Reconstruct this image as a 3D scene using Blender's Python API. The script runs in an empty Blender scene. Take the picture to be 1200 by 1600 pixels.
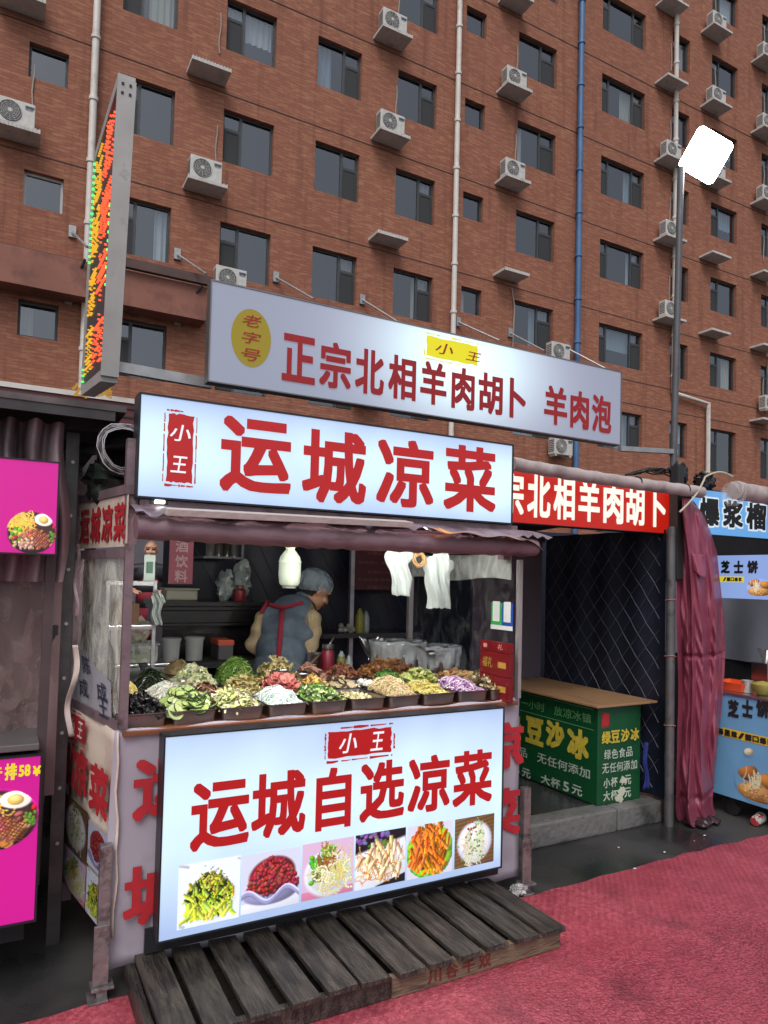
import bpy, bmesh, math, random
import numpy as np
from mathutils import Vector, Matrix
random.seed(7); np.random.seed(7)
SC = bpy.context.scene
COL = SC.collection
rad = math.radians

# ------------------------------------------------------------------ camera
LENS_PX, YAW, PITCH, ROLL, AXIS_Y, EYE = 1091.3, rad(28.52), rad(2.11), rad(1.37), 861.5, 1.5
def cam_axes():
    cy, sy = math.cos(YAW), math.sin(YAW)
    r = np.array([cy, -sy, 0]); f = np.array([sy, cy, 0]); u = np.array([0, 0, 1.])
    f2 = f*math.cos(PITCH)+u*math.sin(PITCH); u2 = u*math.cos(PITCH)-f*math.sin(PITCH)
    return r*math.cos(ROLL)+u2*math.sin(ROLL), u2*math.cos(ROLL)-r*math.sin(ROLL), f2
CR, CU, CF = cam_axes()
cd = bpy.data.cameras.new('camera'); cam = bpy.data.objects.new('camera', cd); COL.objects.link(cam)
cd.sensor_fit = 'VERTICAL'; cd.sensor_height = 36.0; cd.sensor_width = 27.0; cd.lens = LENS_PX/1600*36
cd.shift_y = (AXIS_Y-800)/1600
cd.clip_start = 0.05; cd.clip_end = 400
M = Matrix.Identity(4)
for i in range(3):
    M[i][0], M[i][1], M[i][2] = CR[i], CU[i], -CF[i]
M[0][3], M[1][3], M[2][3] = 0, 0, EYE
cam.matrix_world = M
SC.camera = cam
EYE_P = np.array([0, 0, EYE])
def at(px, py, axis, v):
    """the point of the plane axis = v (axis 0,1,2 for x,y,z) measured on the photograph"""
    d = CR*(px-600)/LENS_PX + CU*(AXIS_Y-py)/LENS_PX + CF
    return EYE_P + d*((v-EYE_P[axis])/d[axis])

# ------------------------------------------------------------------ light
W = bpy.data.worlds.new('World'); SC.world = W; W.use_nodes = True
nt = W.node_tree; bg = nt.nodes['Background']
sky = nt.nodes.new('ShaderNodeTexSky'); sky.sky_type = 'NISHITA'; sky.sun_disc = False
SUN_EL, SUN_AZ = rad(52), rad(215)      # azimuth clockwise from +Y
sky.sun_elevation = SUN_EL; sky.sun_rotation = SUN_AZ
sky.air_density = 1.0; sky.dust_density = 3.0; sky.ozone_density = 1.0
hs = nt.nodes.new('ShaderNodeHueSaturation'); hs.inputs['Saturation'].default_value = .4      # overcast: most of the blue is gone
nt.links.new(sky.outputs[0], hs.inputs['Color']); nt.links.new(hs.outputs[0], bg.inputs[0]); bg.inputs[1].default_value = 0.13
sl = bpy.data.lights.new('sun', 'SUN'); sl.energy = 1.0; sl.angle = rad(25); sl.color = (1, .97, .93)
so = bpy.data.objects.new('sun', sl); COL.objects.link(so)
sd = Vector((math.sin(SUN_AZ)*math.cos(SUN_EL), math.cos(SUN_AZ)*math.cos(SUN_EL), math.sin(SUN_EL)))
so.rotation_euler = sd.to_track_quat('Z', 'Y').to_euler(); so.location = (0, -10, 20)
SC.view_settings.view_transform = 'Standard'; SC.view_settings.look = 'None'
SC.view_settings.exposure = 0.3; SC.view_settings.gamma = 1.0
SC.cycles.max_bounces = 6; SC.cycles.transparent_max_bounces = 12
SC.cycles.use_denoising = True
SC.cycles.sample_clamp_indirect = 4.0

# ------------------------------------------------------------------ materials
MATS = {}
def srgb(r, g, b):
    f = lambda c: (c/255/12.92) if c/255 <= .04045 else ((c/255+.055)/1.055)**2.4
    return (f(r), f(g), f(b))
def mat(name, base=(.5, .5, .5), rough=.6, metal=0., var=0., vscale=8., bump=0., bscale=40., emit=None, estr=0.,
        alpha=1., coat=0., stretch=(1, 1, 1), dirt=None, dscale=3., dlo=.5, dhi=.65, trans=0., spec=.5):
    """principled surface; var: noise variation of the colour, dirt: second colour showing in noise patches"""
    if name in MATS: return MATS[name]
    m = bpy.data.materials.new(name); m.use_nodes = True; n = m.node_tree; b = n.nodes['Principled BSDF']
    b.inputs['Base Color'].default_value = (*base, 1); b.inputs['Roughness'].default_value = rough
    b.inputs['Metallic'].default_value = metal; b.inputs['Alpha'].default_value = alpha
    b.inputs['Specular IOR Level'].default_value = spec
    if coat: b.inputs['Coat Weight'].default_value = coat
    if trans: b.inputs['Transmission Weight'].default_value = trans
    if emit is not None:
        b.inputs['Emission Color'].default_value = (*emit, 1); b.inputs['Emission Strength'].default_value = estr
    if var or bump or dirt:
        tc = n.nodes.new('ShaderNodeTexCoord'); mp = n.nodes.new('ShaderNodeMapping')
        mp.inputs['Scale'].default_value = stretch; n.links.new(tc.outputs['Object'], mp.inputs[0])
    last = None
    if var:
        no = n.nodes.new('ShaderNodeTexNoise'); no.inputs['Scale'].default_value = vscale; no.inputs['Detail'].default_value = 6
        n.links.new(mp.outputs[0], no.inputs[0])
        rp = n.nodes.new('ShaderNodeValToRGB')
        rp.color_ramp.elements[0].position = .3; rp.color_ramp.elements[1].position = .7
        rp.color_ramp.elements[0].color = (*[c*(1-var) for c in base], 1)
        rp.color_ramp.elements[1].color = (*[min(1, c*(1+var)) for c in base], 1)
        n.links.new(no.outputs[0], rp.inputs[0]); last = rp.outputs[0]
    if dirt:
        no = n.nodes.new('ShaderNodeTexNoise'); no.inputs['Scale'].default_value = dscale; no.inputs['Detail'].default_value = 8
        no.inputs['Roughness'].default_value = .65
        n.links.new(mp.outputs[0], no.inputs[0])
        mr = n.nodes.new('ShaderNodeMapRange'); mr.inputs[1].default_value = dlo; mr.inputs[2].default_value = dhi
        n.links.new(no.outputs[0], mr.inputs[0])
        mx = n.nodes.new('ShaderNodeMix'); mx.data_type = 'RGBA'
        n.links.new(mr.outputs[0], mx.inputs[0]); mx.inputs[6].default_value = (*base, 1); mx.inputs[7].default_value = (*dirt, 1)
        if last: n.links.new(last, mx.inputs[6])
        last = mx.outputs[2]
    if last: n.links.new(last, b.inputs['Base Color'])
    if bump:
        no = n.nodes.new('ShaderNodeTexNoise'); no.inputs['Scale'].default_value = bscale; no.inputs['Detail'].default_value = 4
        n.links.new(mp.outputs[0], no.inputs[0])
        bp = n.nodes.new('ShaderNodeBump'); bp.inputs['Strength'].default_value = bump; bp.inputs['Distance'].default_value = .02
        n.links.new(no.outputs[0], bp.inputs['Height']); n.links.new(bp.outputs[0], b.inputs['Normal'])
    MATS[name] = m; return m
def colmat(name, rough=.5, emit=0., coat=0., spec=.5):
    """surface whose own colour is stored per vertex (printed pictures, mixed food)"""
    if name in MATS: return MATS[name]
    m = bpy.data.materials.new(name); m.use_nodes = True; n = m.node_tree; b = n.nodes['Principled BSDF']
    a = n.nodes.new('ShaderNodeVertexColor'); a.layer_name = 'Col'
    n.links.new(a.outputs[0], b.inputs['Base Color']); b.inputs['Roughness'].default_value = rough
    b.inputs['Specular IOR Level'].default_value = spec
    if coat: b.inputs['Coat Weight'].default_value = coat
    if emit:
        n.links.new(a.outputs[0], b.inputs['Emission Color']); b.inputs['Emission Strength'].default_value = emit
    MATS[name] = m; return m

# ------------------------------------------------------------------ mesh helpers
ORIGIN = {}                                   # world location of the thing each object belongs to
class MB:
    def __init__(s): s.v = []; s.f = []; s.c = []; s.col = None; s.mi = []; s.m = 0
    def add(s, vs, fs, col=None):
        k = len(s.v); s.v += [tuple(map(float, p)) for p in vs]; s.f += [tuple(i+k for i in f) for f in fs]
        s.mi += [s.m]*len(fs)
        c = col if col is not None else s.col
        if c is None: c = (.5, .5, .5)
        if len(c) and not hasattr(c[0], '__len__'): s.c += [tuple(c)]*len(vs)
        else: s.c += [tuple(q) for q in c]
        return s
    def box(s, x0, x1, y0, y1, z0, z1, col=None):
        vs = [(x, y, z) for z in (z0, z1) for y in (y0, y1) for x in (x0, x1)]
        return s.add(vs, [(0, 2, 3, 1), (4, 5, 7, 6), (0, 1, 5, 4), (2, 6, 7, 3), (0, 4, 6, 2), (1, 3, 7, 5)], col)
    def obox(s, c, ax, ay, az, col=None):
        """box with centre c and half-axis vectors"""
        c, ax, ay, az = map(np.array, (c, ax, ay, az))
        vs = [c+i*ax+j*ay+k*az for k in (-1, 1) for j in (-1, 1) for i in (-1, 1)]
        return s.add(vs, [(0, 2, 3, 1), (4, 5, 7, 6), (0, 1, 5, 4), (2, 6, 7, 3), (0, 4, 6, 2), (1, 3, 7, 5)], col)
    def bar(s, a, b, w, h, up=(0, 0, 1), col=None):
        a, b = np.array(a, float), np.array(b, float); d = b-a; L = np.linalg.norm(d); d /= L
        u = np.array(up, float); x = np.cross(d, u)
        if np.linalg.norm(x) < 1e-4: x = np.cross(d, np.array([1., 0, 0]))
        x /= np.linalg.norm(x); u = np.cross(x, d)
        return s.obox((a+b)/2, d*L/2, x*w/2, u*h/2, col)
    def tube(s, pts, r, n=8, col=None, cap=True):
        pts = [np.array(p, float) for p in pts]; k = len(pts)
        rs = r if hasattr(r, '__len__') else [r]*k
        vs = []; ref = None
        for i, p in enumerate(pts):
            d = pts[min(i+1, k-1)]-pts[max(i-1, 0)]; d /= (np.linalg.norm(d)+1e-9)
            if ref is None:
                ref = np.cross(d, (0, 0, 1.)); 
                if np.linalg.norm(ref) < .1: ref = np.cross(d, (1., 0, 0))
            x = ref-d*(ref@d); x /= (np.linalg.norm(x)+1e-9); y = np.cross(d, x); ref = x
            for j in range(n):
                a = 2*math.pi*j/n; vs.append(p+rs[i]*(x*math.cos(a)+y*math.sin(a)))
        fs = [(i*n+j, i*n+(j+1) % n, (i+1)*n+(j+1) % n, (i+1)*n+j) for i in range(k-1) for j in range(n)]
        if cap: fs += [tuple(range(n-1, -1, -1)), tuple((k-1)*n+j for j in range(n))]
        return s.add(vs, fs, col)
    def lathe(s, prof, c=(0, 0, 0), n=20, col=None, cols=None):
        vs = [(c[0]+r*math.cos(2*math.pi*j/n), c[1]+r*math.sin(2*math.pi*j/n), c[2]+z) for r, z in prof for j in range(n)]
        k = len(prof)
        fs = [(i*n+j, i*n+(j+1) % n, (i+1)*n+(j+1) % n, (i+1)*n+j) for i in range(k-1) for j in range(n)]
        if prof[0][0] > 1e-4: fs.append(tuple(range(n-1, -1, -1)))
        if prof[-1][0] > 1e-4: fs.append(tuple((k-1)*n+j for j in range(n)))
        if cols: col = [q for q in cols for _ in range(n)]
        return s.add(vs, fs, col)
    def grid(s, fn, nu, nv, col=None, colfn=None):
        vs = []; cs = []
        for i in range(nu+1):
            for j in range(nv+1):
                vs.append(fn(i/nu, j/nv))
                if colfn: cs.append(colfn(i/nu, j/nv))
        fs = [(i*(nv+1)+j, (i+1)*(nv+1)+j, (i+1)*(nv+1)+j+1, i*(nv+1)+j+1) for i in range(nu) for j in range(nv)]
        return s.add(vs, fs, cs if colfn else col)
    def ball(s, c, r, n=10, m=7, col=None):
        r = r if hasattr(r, '__len__') else (r, r, r)
        vs = [(c[0], c[1], c[2]-r[2])]
        for i in range(1, m):
            a = -math.pi/2+math.pi*i/m
            for j in range(n):
                b = 2*math.pi*j/n; vs.append((c[0]+r[0]*math.cos(a)*math.cos(b), c[1]+r[1]*math.cos(a)*math.sin(b), c[2]+r[2]*math.sin(a)))
        vs.append((c[0], c[1], c[2]+r[2])); t = len(vs)-1
        fs = [(0, 1+(j+1) % n, 1+j) for j in range(n)]
        fs += [(1+i*n+j, 1+i*n+(j+1) % n, 1+(i+1)*n+(j+1) % n, 1+(i+1)*n+j) for i in range(m-2) for j in range(n)]
        fs += [(t, 1+(m-2)*n+j, 1+(m-2)*n+(j+1) % n) for j in range(n)]
        return s.add(vs, fs, col)
    def prism(s, pts, o, ux, uy, un, t, col=None):
        """2D polygon pts extruded t along un"""
        o, ux, uy, un = [np.array(q, float) for q in (o, ux, uy, un)]; n = len(pts)
        vs = [o+ux*a+uy*b for a, b in pts]+[o+ux*a+uy*b+un*t for a, b in pts]
        fs = [tuple(range(n)), tuple(range(2*n-1, n-1, -1))]+[(i, i+n, (i+1) % n+n, (i+1) % n) for i in range(n)]
        return s.add(vs, fs, col)
    def build(s, name, material, parent=None, smooth=False, bevel=0., solid=0., shade=None):
        me = bpy.data.meshes.new(name); org = ORIGIN.get(parent.name, np.zeros(3)) if parent else np.zeros(3)
        me.from_pydata([tuple(np.array(p)-org) for p in s.v], [], s.f)
        mats = material if isinstance(material, (list, tuple)) else [material]
        for q in mats: me.materials.append(q)
        if len(mats) > 1: me.polygons.foreach_set('material_index', s.mi)
        ca = me.color_attributes.new('Col', 'FLOAT_COLOR', 'POINT')
        ca.data.foreach_set('color', [x for c in s.c for x in (*c[:3], 1.)])
        bm = bmesh.new(); bm.from_mesh(me); bmesh.ops.recalc_face_normals(bm, faces=bm.faces)
        if bevel:
            bmesh.ops.bevel(bm, geom=[e for e in bm.edges if len(e.link_faces) == 2 and e.calc_face_angle(0) > .5], offset=bevel, segments=2, affect='EDGES', profile=.6)
        bm.to_mesh(me); bm.free()
        if smooth:
            me.shade_smooth()
            if smooth != 'all': me.set_sharp_from_angle(angle=rad(40))
        o = bpy.data.objects.new(name, me); COL.objects.link(o)
        if parent: o.parent = parent; ORIGIN[o.name] = org
        else: ORIGIN[o.name] = np.zeros(3)
        if solid:
            md = o.modifiers.new('thickness', 'SOLIDIFY'); md.thickness = solid
        return o
def tag(o, label, cat, group=None):
    o['label'] = label; o['category'] = cat
    if group: o['group'] = group
    return o
def thing(name, label, cat, loc=(0, 0, 0), group=None):
    o = bpy.data.objects.new(name, None); COL.objects.link(o); o.location = loc; o.empty_display_size = .1
    ORIGIN[o.name] = np.array(loc, float); return tag(o, label, cat, group)
def struct(name, mb, m, **k):
    o = mb.build(name, m, **k); o['kind'] = 'structure'; return o
def copy_thing(root, loc, label=None, group=None):
    r = root.copy(); COL.objects.link(r); r.location = loc; ORIGIN[r.name] = np.array(loc, float)
    if label: r['label'] = label
    if group: r['group'] = group
    for ch in root.children:
        c = ch.copy(); COL.objects.link(c); c.parent = r
        for g in ch.children:
            d = g.copy(); COL.objects.link(d); d.parent = c
    return r

# ------------------------------------------------------------------ lettering
_gl = {}
def glyphs(s, bold=0., spacing=1.0):
    """outline triangles of a string; bold grows the strokes by laying shifted copies a hair apart. Returns xyz (z = layer) and faces"""
    key = (s, bold, spacing)
    if key in _gl: return _gl[key]
    cu = bpy.data.curves.new('glyphs', 'FONT'); cu.body = s; cu.size = 1; cu.fill_mode = 'BOTH'
    cu.resolution_u = 2; cu.space_character = spacing
    o = bpy.data.objects.new('glyphs', cu); COL.objects.link(o)
    dg = bpy.context.evaluated_depsgraph_get(); dg.update()
    me = o.evaluated_get(dg).to_mesh()
    v = np.array([(p.co.x, p.co.y, 0.) for p in me.vertices]); f = [tuple(p.vertices) for p in me.polygons]
    o.evaluated_get(dg).to_mesh_clear(); bpy.data.objects.remove(o); bpy.data.curves.remove(cu)
    if bold:
        n = len(v); V = [v]; F = list(f); N = 32 if bold > .015 else 12
        for i in range(N):
            q = 2*math.pi*i/N+math.pi/4; k = bold/max(abs(math.cos(q)), abs(math.sin(q))); V.append(v+np.array([k*math.cos(q), k*math.sin(q), i+1.])); F += [tuple(j+n*(i+1) for j in t) for t in f]
        v = np.vstack(V); f = F
    _gl[key] = (v, f); return v, f
class Plane:
    """a flat face in the scene: o origin, ux right, uy up, n outward; text and prints go on it in metres"""
    def __init__(s, o, ux=(1, 0, 0), uy=(0, 0, 1), n=None):
        s.o, s.ux, s.uy = [np.array(q, float) for q in (o, ux, uy)]
        s.n = np.array(n, float) if n is not None else np.cross(s.ux, s.uy)
    def p(s, a, b, h=0.): return s.o+s.ux*a+s.uy*b+s.n*h
    def text(s, mb, t, x0, x1, z0, z1, h=.003, bold=.02, shear=0., col=None, jitter=0):
        v, f = glyphs(t, bold); v = v.copy()
        if len(v) == 0: return
        v[:, 0] += shear*v[:, 1]
        lo, hi = v.min(0)[:2], v.max(0)[:2]; w = (v[:, :2]-lo)/(hi-lo)
        mb.add([s.p(x0+(x1-x0)*a, z0+(z1-z0)*b, h+.00006*k) for (a, b), k in zip(w, v[:, 2])], f, col)
    def chars(s, mb, t, x0, x1, z0, z1, vertical=False, gap=.12, **k):
        """one glyph per cell"""
        n = len(t)
        for i, ch in enumerate(t):
            if ch == ' ': continue
            if vertical:
                d = (z1-z0)/n; b = z1-d*i; s.text(mb, ch, x0, x1, b-d*(1-gap/2), b-d*gap/2, **k)
            else:
                d = (x1-x0)/n; a = x0+d*i; s.text(mb, ch, a+d*gap/2, a+d*(1-gap/2), z0, z1, **k)
    def rect(s, mb, x0, x1, z0, z1, h=.002, col=None):
        mb.add([s.p(x0, z0, h), s.p(x1, z0, h), s.p(x1, z1, h), s.p(x0, z1, h)], [(0, 1, 2, 3)], col)
    def poly(s, mb, pts, h=.002, col=None):
        mb.add([s.p(a, b, h) for a, b in pts], [tuple(range(len(pts)))], col)
    def seal(s, mb, x0, x1, z0, z1, h=.002, rnd=None):
        """stamp-like block with a ragged broken border"""
        rnd = rnd or random.Random(3); w, hh = x1-x0, z1-z0; e = min(w, hh)*.035
        pts = []
        for (ax, az), (bx, bz) in (((x0, z0), (x1, z0)), ((x1, z0), (x1, z1)), ((x1, z1), (x0, z1)), ((x0, z1), (x0, z0))):
            for i in range(10):
                t = i/10; pts.append((ax+(bx-ax)*t+rnd.uniform(-e, e), az+(bz-az)*t+rnd.uniform(-e, e)))
        s.poly(mb, pts, h)
        g = min(w, hh)*.13
        for (ax, az), (bx, bz) in (((x0-g*.5, z0-g), (x1+g*.5, z0-g)), ((x1+g, z0), (x1+g, z1)), ((x0-g*.5, z1+g), (x1+g*.5, z1+g)), ((x0-g, z0), (x0-g, z1))):
            L = math.hypot(bx-ax, bz-az); t = 0
            while t < L:
                q = min(rnd.uniform(.05, .3)*L, L-t); r = rnd.uniform(.15, .42)*g
                hor = abs(bx-ax) > abs(bz-az)
                if rnd.random() < .82:
                    dx, dz = (q, 0) if hor else (0, q)
                    cx, cz = ax+(t if hor else 0), az+(0 if hor else t)
                    if hor: s.poly(mb, [(cx, cz-r), (cx+q*.5, cz-r*rnd.uniform(.5, 1.3)), (cx+q, cz-r*.5), (cx+q, cz+r*.6), (cx+q*.4, cz+r*rnd.uniform(.5, 1.2)), (cx, cz+r)], h)
                    else: s.poly(mb, [(cx-r, cz), (cx+r*.8, cz), (cx+r*rnd.uniform(.4, 1.2), cz+q*.5), (cx+r*.5, cz+q), (cx-r, cz+q), (cx-r*.6, cz+q*.4)], h)
                t += q+rnd.uniform(.0, .05)*L

# ------------------------------------------------------------------ printed pictures (painted in numpy, carried as vertex colours)
class Art:
    def __init__(s, w, h, bg):
        s.w, s.h = w, h; s.a = np.zeros((h, w, 3)); s.a[:] = np.array(bg)/255.
        s.Y, s.X = np.mgrid[0:h, 0:w]; s.X = (s.X+.5)/w; s.Y = 1-(s.Y+.5)/h; s.asp = h/w; s.mask = None
    def blend(s, m, col):
        s.a = s.a*(1-m[..., None])+np.array(col)/255.*m[..., None] if not hasattr(col, 'shape') else s.a*(1-m[..., None])+col*m[..., None]
    def ell(s, cx, cy, rx, ry, ang, col, sh=.35, soft=.12):
        """ellipse with a lit upper-left side, as printed food has"""
        dx, dy = s.X-cx, (s.Y-cy)*s.asp; c, q = math.cos(ang), math.sin(ang)
        u, v = (dx*c+dy*q)/rx, (-dx*q+dy*c)/ry; d = np.sqrt(u*u+v*v)
        m = np.clip((1-d)/soft, 0, 1)
        l = 1+sh*np.clip(-dx/rx*.5+dy/rx*.7, -1, 1)-sh*.7*d**3
        s.blend(m, np.clip(np.array(col)/255.*l[..., None], 0, 1))
    def box(s, cx, cy, rx, ry, ang, col, sh=.35, soft=.12):
        dx, dy = s.X-cx, (s.Y-cy)*s.asp; c, q = math.cos(ang), math.sin(ang)
        u, v = (dx*c+dy*q)/rx, (-dx*q+dy*c)/ry; d = np.maximum(abs(u), abs(v))
        m = np.clip((1-d)/soft, 0, 1); l = 1+sh*np.clip(v, -1, 1)*.6-.3*sh*np.clip(u, -1, 1)
        s.blend(m, np.clip(np.array(col)/255.*l[..., None], 0, 1))
    def strand(s, x, y, L, ang, bend, w, col):
        n = 7
        for i in range(n):
            t = (i/(n-1)-.5); a = ang+bend*t
            s.ell(x+math.cos(a)*L*t, y+math.sin(a)*L*t/s.asp, L/n*.9, w, a, col, .3, .35)
    def mesh(s, mb, pl, x0, x1, z0, z1, h=.002, gain=1., clip=None):
        n, k = s.h, s.w; lin = np.where(s.a <= .04045, s.a/12.92, ((s.a+.055)/1.055)**2.4)*gain
        vs = []; cs = []; idx = -np.ones((n, k), int)
        for j in range(n):
            for i in range(k):
                u, v = i/(k-1), 1-j/(n-1)
                if clip is not None and not clip(u, v): continue
                idx[j, i] = len(vs); vs.append(pl.p(x0+(x1-x0)*u, z0+(z1-z0)*v, h)); cs.append(lin[j, i])
        fs = [(idx[j, i], idx[j+1, i], idx[j+1, i+1], idx[j, i+1]) for j in range(n-1) for i in range(k-1) if min(idx[j, i], idx[j+1, i], idx[j+1, i+1], idx[j, i+1]) >= 0]
        mb.add(vs, fs, cs)
# ================================================================== ground
def noise_mix(n, tc_out, scale, lo, hi, detail=6):
    no = n.nodes.new('ShaderNodeTexNoise'); no.inputs['Scale'].default_value = scale; no.inputs['Detail'].default_value = detail
    n.links.new(tc_out, no.inputs[0]); mr = n.nodes.new('ShaderNodeMapRange')
    mr.inputs[1].default_value = lo; mr.inputs[2].default_value = hi; n.links.new(no.outputs[0], mr.inputs[0]); return mr.outputs[0]
def mixc(n, fac, a, b):
    mx = n.nodes.new('ShaderNodeMix'); mx.data_type = 'RGBA'; n.links.new(fac, mx.inputs[0])
    for i, q in ((6, a), (7, b)):
        if isinstance(q, tuple): mx.inputs[i].default_value = (*q, 1)
        else: n.links.new(q, mx.inputs[i])
    return mx.outputs[2]
def math_node(n, op, a, b=None):
    q = n.nodes.new('ShaderNodeMath'); q.operation = op
    for i, x in enumerate((a, b)):
        if x is None: continue
        if isinstance(x, (int, float)): q.inputs[i].default_value = x
        else: n.links.new(x, q.inputs[i])
    return q.outputs[0]
def wet_ground():
    m = bpy.data.materials.new('wet_asphalt'); m.use_nodes = True; n = m.node_tree; b = n.nodes['Principled BSDF']
    tc = n.nodes.new('ShaderNodeTexCoord').outputs['Object']
    wet = noise_mix(n, tc, 1.3, .42, .56)
    b.inputs['Specular IOR Level'].default_value = .5
    n.links.new(mixc(n, wet, (.05, .048, .047), (.02, .02, .021)), b.inputs['Base Color'])
    mr = n.nodes.new('ShaderNodeMapRange'); mr.inputs[3].default_value = .6; mr.inputs[4].default_value = .12
    n.links.new(wet, mr.inputs[0]); n.links.new(mr.outputs[0], b.inputs['Roughness'])
    no = n.nodes.new('ShaderNodeTexNoise'); no.inputs['Scale'].default_value = 90; n.links.new(tc, no.inputs[0])
    bp = n.nodes.new('ShaderNodeBump'); bp.inputs['Strength'].default_value = .12; bp.inputs['Distance'].default_value = .01
    n.links.new(no.outputs[0], bp.inputs['Height']); n.links.new(bp.outputs[0], b.inputs['Normal']); return m
g = MB(); g.add([(-150, -150, 0), (150, -150, 0), (150, 150, 0), (-150, 150, 0)], [(0, 1, 2, 3)])
struct('ground', g, wet_ground())

def carpet_mat():
    m = bpy.data.materials.new('red_carpet'); m.use_nodes = True; n = m.node_tree; b = n.nodes['Principled BSDF']
    tc = n.nodes.new('ShaderNodeTexCoord').outputs['Object']
    v1 = noise_mix(n, tc, 2.2, .3, .7); c = mixc(n, v1, srgb(180, 76, 90), srgb(202, 100, 114))
    v2 = noise_mix(n, tc, 45, .35, .7, 3); c = mixc(n, v2, srgb(160, 64, 78), c)
    # trodden, soaked patches
    v3 = noise_mix(n, tc, 170, .5, .72, 2); c = mixc(n, math_node(n, 'MULTIPLY', v3, .55), c, srgb(96, 30, 42))
    v4 = noise_mix(n, tc, 5.5, .45, .62, 8); c = mixc(n, math_node(n, 'MULTIPLY', v4, .35), c, srgb(120, 44, 54))
    d = noise_mix(n, tc, 3.5, .57, .7, 10); d = math_node(n, 'MULTIPLY', d, .45); c = mixc(n, d, c, (.035, .012, .016))
    n.links.new(c, b.inputs['Base Color'])
    wr = noise_mix(n, tc, 1.6, .4, .65); mr = n.nodes.new('ShaderNodeMapRange'); mr.inputs[3].default_value = .62; mr.inputs[4].default_value = .3
    n.links.new(wr, mr.inputs[0]); n.links.new(mr.outputs[0], b.inputs['Roughness'])
    # ribs running towards the stalls, broken into loops
    mp = n.nodes.new('ShaderNodeMapping'); mp.inputs['Rotation'].default_value = (0, 0, rad(44)); n.links.new(tc, mp.inputs[0])
    wv = n.nodes.new('ShaderNodeTexWave'); wv.inputs['Scale'].default_value = 11; wv.inputs['Distortion'].default_value = 1.2
    wv.inputs['Detail'].default_value = 2; wv.inputs['Detail Scale'].default_value = 6; n.links.new(mp.outputs[0], wv.inputs[0])
    mp2 = n.nodes.new('ShaderNodeMapping'); mp2.inputs['Scale'].default_value = (1, 1, 1); n.links.new(tc, mp2.inputs[0])
    vo = n.nodes.new('ShaderNodeTexVoronoi'); vo.inputs['Scale'].default_value = 85; n.links.new(mp2.outputs[0], vo.inputs[0])
    # ribs lie flat far off and break into loose loops where feet pass nearer the street
    sy = n.nodes.new('ShaderNodeSeparateXYZ'); n.links.new(tc, sy.inputs[0]); ms = n.nodes.new('ShaderNodeMapRange'); ms.inputs[1].default_value = 1.95; ms.inputs[2].default_value = 2.7
    n.links.new(math_node(n, 'ADD', sy.outputs[1], math_node(n, 'MULTIPLY', noise_mix(n, tc, 1.4, .3, .7, 3), .8)), ms.inputs[0]); far_ = math_node(n, 'SUBTRACT', ms.outputs[0], .3); far_.node.use_clamp = True
    near_ = math_node(n, 'SUBTRACT', 1.0, far_)
    h = math_node(n, 'ADD', math_node(n, 'MULTIPLY', wv.outputs['Fac'], far_), math_node(n, 'MULTIPLY', math_node(n, 'MULTIPLY', vo.outputs['Distance'], 1.7), near_))
    fl = n.nodes.new('ShaderNodeMapRange'); fl.inputs[1].default_value = .35; fl.inputs[2].default_value = .75; n.links.new(vo.outputs['Distance'], fl.inputs[0])
    c = mixc(n, math_node(n, 'MULTIPLY', math_node(n, 'MULTIPLY', fl.outputs[0], near_), .6), c, srgb(96, 28, 42))
    rb = n.nodes.new('ShaderNodeMapRange'); rb.inputs[1].default_value = .28; rb.inputs[2].default_value = .05; n.links.new(wv.outputs['Fac'], rb.inputs[0])
    c = mixc(n, math_node(n, 'MULTIPLY', math_node(n, 'MULTIPLY', rb.outputs[0], far_), .3), c, srgb(120, 40, 54)); n.links.new(c, b.inputs['Base Color'])
    bp = n.nodes.new('ShaderNodeBump'); bp.inputs['Strength'].default_value = .42; bp.inputs['Distance'].default_value = .012
    n.links.new(h, bp.inputs['Height']); n.links.new(bp.outputs[0], b.inputs['Normal']); return m
cp = MB()
rr = random.Random(5)
far = [(-3.0+i*.11, 2.63+rr.uniform(-.012, .012)+.01*math.sin(i*.35)) for i in range(101)]
nn = len(far)
vs = [(x, y, .006) for x, y in far]+[(x, -2.5, .006) for x, y in far]
cp.add(vs, [(i, i+1, nn+i+1, nn+i) for i in range(nn-1)])
carpet = cp.build('carpet', carpet_mat()); tag(carpet, 'worn wet red ribbed carpet laid along the walkway before the stalls', 'carpet')
# litter specks on the carpet
lit = mat('paper_white', (.75, .73, .7), .7)

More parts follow.
